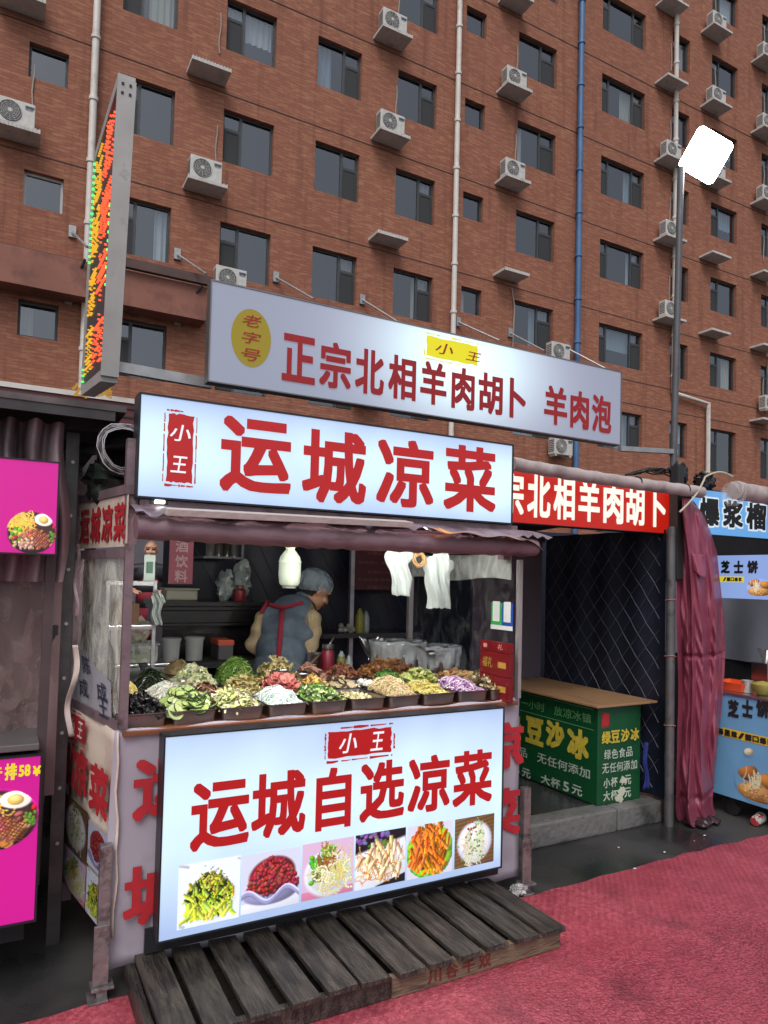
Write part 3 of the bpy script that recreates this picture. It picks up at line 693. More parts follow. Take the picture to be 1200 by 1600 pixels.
def pic_tofu():
    A = Art(84, 84, (26, 24, 34))
    for i in range(26): A.ell(R.uniform(0, .7), R.uniform(.82, 1), .05, .035, R.uniform(0, 3), rc((128, 100, 170), 26), .4)
    A.box(.5, .36, .62, .4, .2, (216, 222, 232), .12)
    A.box(.8, .02, .4, .1, .25, (30, 28, 34), .1)
    for i in range(90): A.strand(.45+R.gauss(0, .22), .42+R.gauss(0, .12), .2, R.uniform(0, 3.1), R.uniform(-1.5, 1.5), .013, rc((222, 182, 110), 26))
    for i in range(14): A.ell(.5+R.gauss(0, .12), .76+R.gauss(0, .03), .06, .028, R.uniform(0, 3), rc((86, 126, 52), 20), .5)
    for i in range(34):
        x, y = .5+R.gauss(0, .2), .42+R.gauss(0, .13)
        A.box(x, y, .15, .04, R.uniform(.7, 2.1), rc((226, 200, 156), 20), .7); A.box(x+.02, y-.03, .13, .008, 1.2, rc((150, 104, 60), 15), .3)
    for i in range(16): A.strand(.4+R.gauss(0, .2), .3+R.gauss(0, .14), .14, R.uniform(0, 3.1), .6, .012, rc((214, 110, 50), 20))
    return A
def pic_fritter():
    A = Art(84, 84, (206, 206, 224))
    for i in range(60):
        an = R.uniform(0, 6.28); A.ell(.5+.43*math.cos(an), .46+.42*math.sin(an), .1, .08, R.uniform(0, 3), rc((120, 196, 60), 24), .4)
    A.ell(.5, .46, .4, .38, 0, (110, 60, 20), .3)
    for i in range(120):
        x = .5+R.gauss(0, .2); y = R.uniform(.12, .9)
        if abs(x-.5) > .42-.32*max(0, y-.55): continue
        A.box(x, y, .14, .036, R.uniform(.8, 2.3), rc((206, 118, 38), 26), .8)
        A.box(x+R.uniform(-.03, .03), y, .1, .008, R.uniform(.8, 2.3), rc((150, 74, 24), 14), .3)
    return A
def pic_noodle():
    A = Art(84, 84, (106, 74, 50))
    for i in range(14): A.box(.5, i/13, .7, .025, .12, rc((108, 78, 52), 10), .4)
    A.ell(.5, .48, .46, .44, 0, (206, 214, 232), .1); A.ell(.5, .49, .39, .37, 0, (228, 232, 238), .08)
    for i in range(110):
        s = R.choice((-1, 1)); A.strand(.5+s*.13+R.gauss(0, .06), .42+R.gauss(0, .15), .22, R.uniform(1, 2.2), R.uniform(-1.8, 1.8), .015, rc((214, 218, 192), 22))
    for i in range(42): A.ell(.5+R.gauss(0, .14), .46+R.gauss(0, .16), .016, .028, R.uniform(0, 3), rc((112, 142, 66), 22), .4)
    for i in range(30): A.ell(.55+R.gauss(0, .08), .84+R.gauss(0, .05), .016, .012, 0, rc((150, 190, 110), 24), .4)
    for i in range(8): A.ell(.45+R.gauss(0, .1), .72+R.gauss(0, .08), .03, .025, 0, rc((160, 52, 40), 20), .4)
    return A
for (x0, x1, y0, y1), fn, nm in zip(((280, 376, 1336, 1432), (379, 469, 1322, 1410), (473, 553, 1306, 1391), (556, 634, 1292, 1375), (637, 707, 1280, 1360), (711, 772, 1270, 1345)), (pic_cucumber, pic_peanut, pic_sprout, pic_tofu, pic_fritter, pic_noodle),
        ('printed plate of dressed cucumber', 'printed bowl of red peanuts', 'printed plate of bean sprout salad', 'printed plate of tofu skin strips', 'printed plate of orange fritter sticks', 'printed plate of cold noodles')):
    u0_, u1_ = [(at(q, y0, 1, SF3)[0]-pl.o[0]) for q in (x0, x1)]; v0_, v1_ = at(x1, y1, 1, SF3)[2]-pl.o[2], at(x1, y0, 1, SF3)[2]-pl.o[2]
    a = MB(); fn().mesh(a, pl, u0_, u1_, v0_, v1_, h=.002); o = a.build('dish_photo', PRINT, t); o['label'] = nm

# ------------------------------------------------------------------ red sign of the next stall
rx0, rx1 = 2.40, at(1050, 790, 1, 3.1)[0]; rz0, rz1 = 1.823, 2.15
REDBG = backlit('red_banner_lit', srgb(205, 34, 20), .85)
t, pl = lightbox('red_sign', 'glowing red sign with tall white characters under a rolled awning', rx0, rx1, 3.1, rz0, rz1, .09, REDBG, FRAMED, .004)
h = rz1-rz0; a = MB()
def px_r(px): return at(px, 790, 1, 3.1)[0]-rx0
for ch, c0, c1 in (('宗', 779, 818), ('北', 824, 860), ('相', 865, 898), ('羊', 904, 937), ('肉', 943, 974), ('胡', 978, 1007), ('卜', 1021, 1040)): pl.text(a, ch, px_r(c0), px_r(c1), h*.12, h*.9, bold=.028)
a.build('lettering', backlit('lit_cream_letter', (1., .97, .85), 1.05), t)

# ------------------------------------------------------------------ blue sign of the far stall
BLUE = backlit('blue_film', srgb(112, 178, 240), .85); OUTL = backlit('white_outline_film', srgb(225, 240, 250), .9)
bx0 = at(1080, 800, 1, 3.0)[0]
t, pl = lightbox('blue_sign', 'lit sky blue sign with black white-rimmed characters above the far stall', bx0, bx0+1.15, 3.0, 1.828, 2.125, .08, BLUE, FRAMED, .004)
a = MB(); b = MB(); h = .297
for i, ch in enumerate('爆浆榴莲饼'):
    c0 = at(1093+i*36.5, 800, 1, 3.0)[0]-bx0; c1 = at(1093+i*36.5+31, 800, 1, 3.0)[0]-bx0
    pl.text(a, ch, c0-.01, c1+.01, h*.16, h*.86, h=.002, bold=.085); pl.text(b, ch, c0, c1, h*.2, h*.82, h=.005, bold=.04)
a.build('letter_outline', OUTL, t); b.build('lettering', BLACK, t)

# ------------------------------------------------------------------ magenta signs of the left stall
MAG = backlit('magenta_film', srgb(226, 28, 160), .8, tubes_glow(.5, .25, .8)); YT = backlit('yellow_letter', srgb(240, 225, 40), .9)
ml = 2.85
p1 = at(95, 722, 1, ml); p2 = at(88, 868, 1, ml)
t, pl = lightbox('steak_sign', 'magenta lit sign with noodles, egg and steak, upper of the two pink signs', -1.0, (p1[0]+p2[0])/2, ml, p2[2], p1[2], .07, MAG, FRAMED, .005)
W1 = (p1[0]+p2[0])/2+1.0; h = p1[2]-p2[2]
a = MB(); b = MB()
for ch, z in (('特', .62), ('色', .32), ('餐', .06)):
    pl.text(a, ch, W1-.335-.28, W1-.255, h*z-.01, h*(z+.24)+.01, h=.002, bold=.12); pl.text(b, ch, W1-.34-.26, W1-.27, h*z, h*(z+.23), h=.005, bold=.05)
a.build('letter_outline', BLACK, t); b.build('lettering', YT, t)
def pic_steak(big=False):
    A = Art(110, 90, (226, 28, 160))
    A.ell(.5, .47, .5, .40, -.08, (36, 26, 28), .2); A.ell(.5, .5, .46, .35, -.08, (70, 48, 40), .2)
    for i in range(120): A.strand(.3+R.gauss(0, .12), .7+R.gauss(0, .1), .2, R.uniform(0, 3), R.uniform(-2, 2), .012, rc((236, 200, 90), 22))
    for i in range(30): A.ell(.18+R.gauss(0, .06), .42+R.gauss(0, .1), .05, .035, R.uniform(0, 3), rc(R.choice(((150, 190, 60), (90, 140, 50), (230, 210, 70))), 20), .5)
    A.ell(.17, .36, .07, .05, .3, (200, 40, 36), .6)
    for i in range(70):
        A.ell(.62+R.gauss(0, .14), .34+R.gauss(0, .1), .06, .03, R.uniform(.1, .9), rc((196, 120, 86), 30), .6)
    for i in range(9): A.box(.5+i*.05, .35, .2, .007, .9, (96, 48, 34), .2); 
    for i in range(7): A.box(.66, .22+i*.05, .2, .006, -.5, (110, 56, 40), .2)
    for i in range(50): A.ell(.38+R.gauss(0, .08), .22+R.gauss(0, .05), .035, .025, R.uniform(0, 3), rc((214, 170, 150), 20), .5)
    A.ell(.72, .77, .19, .115, -.1, (246, 246, 240), .12); A.ell(.72, .77, .1, .07, -.1, (240, 196, 90), .3); A.ell(.72, .785, .07, .045, -.1, (246, 222, 140), .2)
    A.ell(.93, .62, .035, .04, 0, (200, 36, 44), .5)
    for i in range(16): A.ell(.9+R.gauss(0, .03), .45+R.gauss(0, .05), .03, .02, R.uniform(0, 3), rc((90, 140, 50), 20), .4)
    return A
a = MB(); q0 = at(8, 866, 1, ml); q1 = at(90, 806, 1, ml)
pic_steak().mesh(a, pl, q0[0]+1.0, q1[0]+1.0, q0[2]-p2[2], q1[2]-p2[2]+.02, h=.003, clip=lambda u, v: ((u-.5)/.5)**2+((v-.5)/.47)**2 < 1)
a.build('dish_photo', PRINT, t)
p1 = at(67, 1178, 1, ml); p2 = at(57, 1440, 1, ml)
t, pl = lightbox('steak_price_sign', 'magenta lit sign with a steak priced 58, lower of the two pink signs', -1.0, (p1[0]+p2[0])/2, ml, p2[2], p1[2], .07, MAG, FRAMED, .007)
W1 = (p1[0]+p2[0])/2+1.0; h = p1[2]-p2[2]; a = MB()
for ch, c0, c1, z0, z1 in (('牛', -22, 4, 1195, 1218), ('排', 7, 27, 1192, 1220), ('58', 29, 48, 1194, 1214), ('¥', 51, 64, 1196, 1213)):
    q0 = at(c0, z1, 1, ml); q1 = at(c1, z0, 1, ml); pl.text(a, ch, q0[0]+1, q1[0]+1, q0[2]-p2[2], q1[2]-p2[2], bold=.035)
a.build('lettering', YT, t)
a = MB(); q0 = at(-85, 1345, 1, ml); q1 = at(64, 1222, 1, ml)
pic_steak().mesh(a, pl, q0[0]+1.0, q1[0]+1.0, q0[2]-p2[2], q1[2]-p2[2], h=.003, clip=lambda u, v: ((u-.5)/.5)**2+((v-.5)/.47)**2 < 1)
a.build('dish_photo', PRINT, t)

# ------------------------------------------------------------------ blade sign with rows of diodes
t = thing('led_sign', 'tall narrow blade sign dotted with red, yellow and green lights, grey steel edge', 'sign', (.33, 3.17, 2.33))
o = np.array([.33, 3.17, 2.33]); uu = np.array([0, .93, .14]); uu /= np.linalg.norm(uu); vv = np.array([0, -.2, 1.17]); vv /= np.linalg.norm(vv); LW, LH = .94, 1.19; nn_ = np.array([-1., 0, 0])
a = MB(); c = o+uu*LW/2+vv*LH/2; a.obox(c+np.array([.038, 0, 0]), (.026, 0, 0), uu*(LW/2-.012), vv*(LH/2-.03)); a.build('panel', mat('led_panel_black', (.02, .018, .02), .5, var=.3), t)
a = MB()
for q, hw, hh in ((o+vv*LH/2, .008, LH/2), (o+uu*LW+vv*LH/2, .008, LH/2)): a.obox(q+np.array([.036, 0, 0]), (.036, 0, 0), uu*hw, vv*hh)
for q in (o+uu*LW/2, o+uu*LW/2+vv*LH): a.obox(q+np.array([.036, 0, 0]), (.034, 0, 0), uu*(LW/2-.0085), vv*.024)
a.build('casing', mat('led_casing_steel', (.42, .41, .40), .45, .4, var=.12, vscale=6, dirt=(.25, .24, .23), dscale=12, dlo=.6, dhi=.75), t)
a = MB()
for s in (.02, .05): 
    for z in (.02, .055): a.obox(o+np.array([s, 0, 0])+vv*(LH-z)-uu*.0095, (.005, 0, 0), uu*.0015, vv*.005)
a.build('screw_hole', BLACK, t)
lp = Plane(o+uu*LW+np.array([.0105, 0, 0]), -uu, vv, nn_)
def dots(chars, x0, x1, mt, nx=14):
    v_all = MB(); n = len(chars); d = LH*.94/n
    for i, ch in enumerate(chars):
        v, f = glyphs(ch, .02); v = v[:, :2]; lo, hi = v.min(0), v.max(0); vn = (v-lo)/(hi-lo); tri = []
        for q in f:
            for j in range(1, len(q)-1): tri.append((vn[q[0]], vn[q[j]], vn[q[j+1]]))
        T = np.array(tri)
        for gx in range(nx):
            for gz in range(nx):
                P_ = np.array([(gx+.5)/nx, (gz+.5)/nx]); e = []
                A_, B_, C_ = T[:, 0], T[:, 1], T[:, 2]
                cr = lambda p, q: (q[:, 0]-p[:, 0])*(P_[1]-p[:, 1])-(q[:, 1]-p[:, 1])*(P_[0]-p[:, 0])
                e1, e2, e3 = cr(A_, B_), cr(B_, C_), cr(C_, A_)
                if np.any(((e1 >= 0) & (e2 >= 0) & (e3 >= 0)) | ((e1 <= 0) & (e2 <= 0) & (e3 <= 0))):
                    a_ = x0+(x1-x0)*P_[0]; b_ = LH*.97-d*i-d*.88+d*.85*P_[1]
                    v_all.obox(lp.p(a_, b_, .005), nn_*.005, uu*.0045, vv*.0032)
    v_all.build('diode', mt, t)
dots('北相羊肉', LW*.5, LW*.93, backlit('diode_red', (1, .09, .03), 2.2), 11); dots('运城凉菜', LW*.1, LW*.46, backlit('diode_yellow', (1, .5, .03), 1.0), 11)
a = MB()
for z in np.arange(.32, .62, .03): a.obox(lp.p(LW*.965, LH*z, .006), nn_*.006, uu*.008, vv*.004)
for z in list(np.arange(.56, .98, .026))+[.04, .066, .092]: a.obox(lp.p(LW*.04, LH*z, .006), nn_*.006, uu*.008, vv*.004)
a.build('diode', backlit('diode_green', (.1, 1, .15), 2.), t)

# ------------------------------------------------------------------ the food stall itself
ST = thing('food_stall', 'mauve framed food stall with a glazed serving window and rolled awning', 'stall', (1.3, 2.67, 0))
SY = 2.67; dS = np.array([-.184, .983, 0]); dS /= np.linalg.norm(dS); SLEN = .63
F0 = np.array([.402, SY, 0]); B0 = F0+dS*SLEN
def sd_(t_, z, h=0.):   # point of the splayed left side
    return F0+dS*t_+np.array([0, 0, z])+np.array([-.983, -.184, 0])*h
def piece(name, fn, m=IRON, **k):
    q = MB(); fn(q); return q.build(name, m, ST, **k)
for x, zt_ in ((.405, 1.99), (2.15, 1.93)): piece('sign_upright', lambda q: q.box(x-.022, x+.022, 2.70, 2.745, 1.6, zt_))
piece('front_post', lambda q: q.box(.385, .415, SY-.002, SY+.03, .93, 1.60)); piece('front_post', lambda q: q.box(2.205, 2.225, SY, SY+.025, .93, 1.60), mat('pale_post', srgb(150, 146, 146), .45, .3, var=.15, vscale=9))
piece('back_post', lambda q: q.bar(sd_(SLEN, .1), sd_(SLEN, 1.9), .035, .035, (1, 0, 0))); piece('back_post', lambda q: q.bar((2.213, 3.72, .1), (2.213, 3.72, 1.7), .03, .03, (1, 0, 0)), mat('pale_post', (.3, .3, .3)))
for z in (.935, 1.565, 1.80): piece('side_rail', lambda q: q.bar(sd_(.02, z), sd_(SLEN-.02, z), .03, .035))
piece('head_rail', lambda q: q.box(.425, 2.19, 2.735, 2.765, 1.68, 1.72)); piece('head_rail', lambda q: q.box(.43, 2.19, SY+.005, SY+.035, 1.725, 1.765))
# legs with feet
LEGM = mat('leg_aluminium', (.28, .26, .26), .4, .7, var=.2, vscale=20, dirt=(.12, .1, .1), dscale=14, dlo=.5, dhi=.65, bump=.25)
for xx, top in ((.355, .53), (2.258, .50)):
    s = 1 if xx < 1 else -1
    a = MB(); a.box(xx-.018, xx+.022, SY-.022, SY+.015, .10, top); a.box(xx-.03, xx+.022, SY-.032, SY-.023, .055, .26)
    a.box(xx-.035, xx+.04, SY-.05, SY+.015, .044, .054); a.box(xx-.015, xx+.02, SY-.03, SY+.01, .012, .04); a.box(xx-.045, xx+.02, SY-.06, SY+.02, .007, .016)
    a.build('leg', LEGM, ST, bevel=.002)
CLOTH = mat('banner_cloth_grey', srgb(158, 152, 164), .75, var=.06, vscale=3, dirt=srgb(122, 112, 122), dscale=2.4, dlo=.5, dhi=.8, bump=.12, bscale=6)
def wav(x, z): return .006*math.sin(x*9+z*3)+.004*math.sin(z*11+x*5)
a = MB(); a.grid(lambda u, v: (.372+(2.232-.372)*u-.02*(1-v)*(1-u), SY+.012+wav(u*2, v), .075+.005*math.sin(u*40)+.85*v), 60, 20); a.build('front_banner', CLOTH, ST, smooth='all', solid=-.003)
pl = Plane((.372, SY+.003, .07)); a = MB()
for ch, x0, x1, z0, z1 in (('运', .07, .31, .525, .745), ('城', .05, .29, .15, .365), ('凉', 1.60, 1.875, .53, .75), ('菜', 1.60, 1.86, .21, .44)): pl.text(a, ch, x0, x1, z0, z1, h=.004, bold=.03)
a.build('lettering', REDP, ST)
# counter
WOOD = mat('counter_wood', srgb(116, 70, 46), .5, var=.3, vscale=5, stretch=(1, 14, 14), bump=.1)
a = MB(); a.add([(.40, SY-.012, .905), (2.2, SY-.012, .900), (2.2, 3.75, .900), (.29, 3.75, .905), (.40, SY-.012, .922), (2.2, SY-.012, .917), (2.2, 3.75, .917), (.29, 3.75, .922)], [(0, 1, 2, 3), (4, 5, 6, 7), (0, 1, 5, 4), (1, 2, 6, 5), (2, 3, 7, 6), (3, 0, 4, 7)]); a.build('counter_top', WOOD, ST)
a = MB(); a.box(.43, 2.19, SY+.03, SY+.07, .8, .898); a.build('counter_rail', FRAMED, ST); a = MB(); a.box(.5, 2.1, SY-.005, SY+.01, .115, .2); a.build('bottom_rail', FRAMED, ST)
# left side: upper banner, film window, lower banner
CRM = mat('banner_cloth_cream', srgb(206, 190, 176), .75, var=.06, vscale=4, dirt=srgb(160, 140, 128), dscale=4, dlo=.5, dhi=.8)
def sidep(z0, z1, h=0., t0=.02, t1=SLEN-.02): return [sd_(t0, z0, h), sd_(t1, z0, h), sd_(t1, z1, h), sd_(t0, z1, h)]
a = MB(); a.add(sidep(1.59, 1.78, .006), [(0, 1, 2, 3)]); a.build('side_banner', CRM, ST, solid=.003)
spl = Plane(sd_(SLEN, 0, .011), -dS, (0, 0, 1), (-.983, -.184, 0)); a = MB()
spl.chars(a, '运城凉菜', .03, SLEN-.02, 1.61, 1.755, gap=.1, h=.001, bold=.03); a.build('lettering', REDP, ST)
# lower banner, hung a little out of true
zb0, zb1 = .19, .92
a = MB(); a.grid(lambda u, v: sd_(SLEN*(1-u), (zb0+.0*u)+(zb1-zb0)*v, .012+wav(u, v*2)), 10, 14, colfn=None); a.build('side_banner', CRM, ST, smooth='all', solid=.003)
spl = Plane(sd_(SLEN, 0, .03), -dS, (0, 0, 1), (-.983, -.184, 0))
a = MB(); spl.text(a, '凉', .12, .335, .60, .785, h=.002, bold=.034); spl.text(a, '菜', .365, .585, .585, .77, h=.002, bold=.034); spl.text(a, '城', -.0, .1, .6, .78, h=.002, bold=.045); spl.seal(a, .05, .28, .81, .905, .002, random.Random(5)); a.build('lettering', REDP, ST)
a = MB(); spl.text(a, '王', .19, .26, .825, .89, h=.004, bold=.015, shear=.2); spl.text(a, '小', .08, .15, .825, .89, h=.004, bold=.015, shear=.2); a.build('seal_lettering', mat('white_print', (.75, .72, .7), .6), ST)
for fn, x0, x1, z0, z1 in ((pic_noodle, .04, .36, .37, .565), (pic_peanut, .37, .6, .38, .545), (pic_sprout, .05, .36, .2, .36), (pic_cucumber, .37, .6, .2, .37)):
    a = MB(); fn().mesh(a, spl, x0, x1, z0, z1, h=.001, gain=.55); a.build('dish_photo', PRINTD, ST)
# clear film in the left window, crinkled
def film_mat(name, milk, tint=(.9, .92, .88), amp=.4, bump=.8):
    m = bpy.data.materials.new(name); m.use_nodes = True; n = m.node_tree; n.nodes.remove(n.nodes['Principled BSDF']); out = n.nodes['Material Output']
    tr = n.nodes.new('ShaderNodeBsdfTransparent'); gl = n.nodes.new('ShaderNodeBsdfPrincipled'); gl.inputs['Base Color'].default_value = (*tint, 1); gl.inputs['Roughness'].default_value = .2
    tc = n.nodes.new('ShaderNodeTexCoord').outputs['Object']
    mp = n.nodes.new('ShaderNodeMapping'); mp.inputs['Scale'].default_value = (6, 6, 3); mp.inputs['Rotation'].default_value = (.9, .7, .3); n.links.new(tc, mp.inputs[0])
    no = n.nodes.new('ShaderNodeTexNoise'); no.inputs['Scale'].default_value = 2.5; no.inputs['Detail'].default_value = 8; no.inputs['Distortion'].default_value = .7; n.links.new(mp.outputs[0], no.inputs[0])
    mr = n.nodes.new('ShaderNodeMapRange'); mr.inputs[1].default_value = .45; mr.inputs[2].default_value = .72; mr.inputs[3].default_value = milk; mr.inputs[4].default_value = min(1, milk+amp); n.links.new(no.outputs[0], mr.inputs[0])
    bp = n.nodes.new('ShaderNodeBump'); bp.inputs['Strength'].default_value = bump; bp.inputs['Distance'].default_value = .03; n.links.new(no.outputs[0], bp.inputs['Height']); n.links.new(bp.outputs[0], gl.inputs['Normal'])
    mx = n.nodes.new('ShaderNodeMixShader'); n.links.new(mr.outputs[0], mx.inputs[0]); n.links.new(tr.outputs[0], mx.inputs[1]); n.links.new(gl.outputs[0], mx.inputs[2]); n.links.new(mx.outputs[0], out.inputs[0]); return m
FILM = film_mat('crinkled_clear_film', .30, (.9, .9, .78)); FILMC = film_mat('clear_glazing', .0, (.8, .86, .84), .1)
a = MB(); a.grid(lambda u, v: sd_(.02+(SLEN-.04)*u, .955+.6*v, .002+.008*math.sin(u*13+v*4)*math.sin(v*9)), 16, 20); a.build('window_film', FILM, ST, smooth='all')
a = MB(); a.grid(lambda u, v: (2.205, 2.715+.985*u, .925+.71*v), 2, 2); a.build('window_film', FILMC, ST); a = MB(); a.grid(lambda u, v: (2.19+.004*math.sin(u*20), 2.715+.985*u, 1.50+.13*v+.01*math.sin(u*9)*(1-v)), 20, 4); a.build('film_strip', film_mat('milky_strip', .45, (.78, .86, .82)), ST, smooth='all')
a = MB(); a.add([sd_(.1, .955, .012), sd_(.6, .955, .012), sd_(.55, 1.17, .012), sd_(.3, 1.12, .012), sd_(.12, 1.08, .012)], [(0, 1, 2, 3, 4)]); a.build('paper_notice', mat('pale_paper', srgb(150, 150, 158), .8, var=.08), ST)
spl2 = Plane(sd_(SLEN, 0, .015), -dS, (0, 0, 1), (-.983, -.184, 0)); a = MB()
for ch, x0, z0 in (('陈', .15, 1.08), ('成', .13, .985), ('成', .36, 1.0), ('王', .38, .945)): spl2.text(a, ch, x0, x0+.13, z0, z0+.07, h=.002, bold=.004, shear=-.3)
a.build('handwriting', mat('ink_blue', (.02, .02, .06), .6), ST)
# rolled awning along the front, with the sheets lying on it
AY = 2.60
z_l = (at(215, 806, 1, AY)[2]+at(215, 842, 1, AY)[2])/2; z_r = (at(800, 838, 1, AY)[2]+at(800, 870, 1, AY)[2])/2
RAWN = .042
aw = MB(); N = 60
aw.tube([(.405+(2.21-.405)*i/N, AY+.004*math.sin(i*.7), z_l+(z_r-z_l)*i/N-.006*math.sin(math.pi*i/N)+.0025*math.sin(i*1.9)) for i in range(N+1)], [RAWN*(1+.035*math.sin(i*2.3)+.02*math.sin(i*.9)) for i in range(N+1)], 20)
aw.tube([(2.21, AY, z_r), (2.235, AY, z_r)], RAWN*.95, 16)
aw.build('awning_roll', PURP, ST, smooth=True)
SHEET = mat('clouded_plastic_sheet', srgb(130, 112, 122), .35, var=.2, vscale=7, dirt=srgb(80, 62, 70), dscale=5, dlo=.5, dhi=.7, bump=.3, bscale=12)
r2 = random.Random(2)
hem = [r2.uniform(-.012, .012) for _ in range(80)]
a = MB(); a.grid(lambda u, v: (.395+1.86*u+.05*v*u*u, SY+.03-.145*v+.01*math.sin(u*30+v*5)*v, 1.745-.03*v*v-.018*v+(z_r-z_l)*u*.5+.01*math.sin(u*22)*v+hem[int(u*70)]*v), 70, 8); a.build('awning_sheet', SHEET, ST, smooth='all')
a = MB(); x0, x1 = at(415, 810, 1, 2.55)[0], at(618, 826, 1, 2.55)[0]; a.obox(((x0+x1)/2-.15, 2.56, 1.722), ((x1-x0)/2+.22, 0, .006), (0, .035, .006), (0, -.004, .012)); a.build('foam_board', mat('foam_board', srgb(186, 176, 172), .8, var=.08, bump=.2), ST, bevel=.002)
# plastic scrap at the right end; its orange glow is painted into the colour
a = MB(); x0 = at(680, 835, 1, 2.52)[0]
def scrap(u, v): return (x0+.48*u, 2.60-.10*v, 1.722-.02*v-.012*u+.006*math.sin(u*15+v*3))
def scc(u, v):
    m = math.exp(-((u-.12)/.1)**2); k = math.exp(-((u-.13)/.05)**2); b_ = np.array([.34, .24, .22])*(1-m)+np.array([.8, .1, .05])*m; return tuple(b_*(1-k)+np.array([.9, .55, .08])*k)
a.grid(scrap, 30, 6, colfn=scc); a.grid(lambda u, v: (x0+.47+.17*u, 2.60-.10*v+.06*u*v, 1.71-.02*v+.0*u-.045*u*u), 8, 6, (.34, .26, .25)); a.build('printed_sheet', colmat('printed_plastic', .4), ST, smooth='all', solid=.002)
# tent over the stall: unseen roof added to block the sky, back tarpaulin
a = MB(); a.grid(lambda u, v: (.32+1.88*u, 2.79+2.2*v, 1.97-.1*v+.012*math.sin(u*20)), 24, 6); a.grid(lambda u, v: (2.2+1.65*u, 3.2+1.75*v, 1.97-.1*v+.012*math.sin(u*20)), 20, 6); a.build('tent_roof', BLACKF, ST)
TENT = thing('tent_wall', 'dark navy quilted tarpaulin hung behind the server, marked with slanting lines', 'tarpaulin', (2, 4.9, 0))
a = MB(); a.grid(lambda u, v: (.95+3.8*u, 4.9+.02*math.sin(u*50)+.01*math.sin(v*14), .0+1.95*v), 60, 8); a.build('sheet', NAVY, TENT, smooth='all')
a = MB()
for i in range(26):
    x = .7+i*.12; 
    if .97 < x and x+.62 < 3.3: a.tube([(x, 4.865, 1.85), (x+.62, 4.865, .7)], .0022, 4)
a.build('stitching', mat('seam_grey', (.05, .055, .075), .6), TENT)
# ================================================================== trays and salads
def tray(label, cx, cy, w, d, z, tilt=0.):
    t = thing('food_tray', label, 'tray', (cx, cy, z), 'steel trays on the serving counter')
    h = .05; m = MB(); r = .02
    def ring(hw, hd, zz, rr_):
        pts = []
        for sx, sy, a0 in ((1, 1, 0), (-1, 1, 90), (-1, -1, 180), (1, -1, 270)):
            for i in range(5):
                a = rad(a0+i*22.5); pts.append((cx+sx*(hw-rr_)+rr_*math.cos(a), cy+sy*(hd-rr_)+rr_*math.sin(a), zz))
        return pts
    rings = [ring(w/2-.014, d/2-.014, z+.003, .012), ring(w/2-.012, d/2-.012, z, .014), ring(w/2-.006, d/2-.006, z+h*.9, .02), ring(w/2, d/2, z+h, .024), ring(w/2, d/2, z+h+.003, .024), ring(w/2-.008, d/2-.008, z+h, .018), ring(w/2-.014, d/2-.014, z+.006, .012)]
    vs = [p for q in rings for p in q]; n = 20
    fs = [(i*n+j, i*n+(j+1) % n, (i+1)*n+(j+1) % n, (i+1)*n+j) for i in range(1, 6) for j in range(n)]+[tuple(range(n, 2*n))[::-1], tuple(range(6*n, 7*n))]
    m.add(vs, fs); m.build('pan', STEELD, t, smooth=True); return t
FOODM = colmat('fresh_food', .42, spec=.4); FOODW = colmat('wet_food', .25, coat=.15)
def vary(c, R, v=.18):
    k = 1+R.uniform(-v, v); return tuple(max(0, q*k*(1+R.uniform(-v*.4, v*.4))) for q in c)
def lin(*c): return srgb(*c)
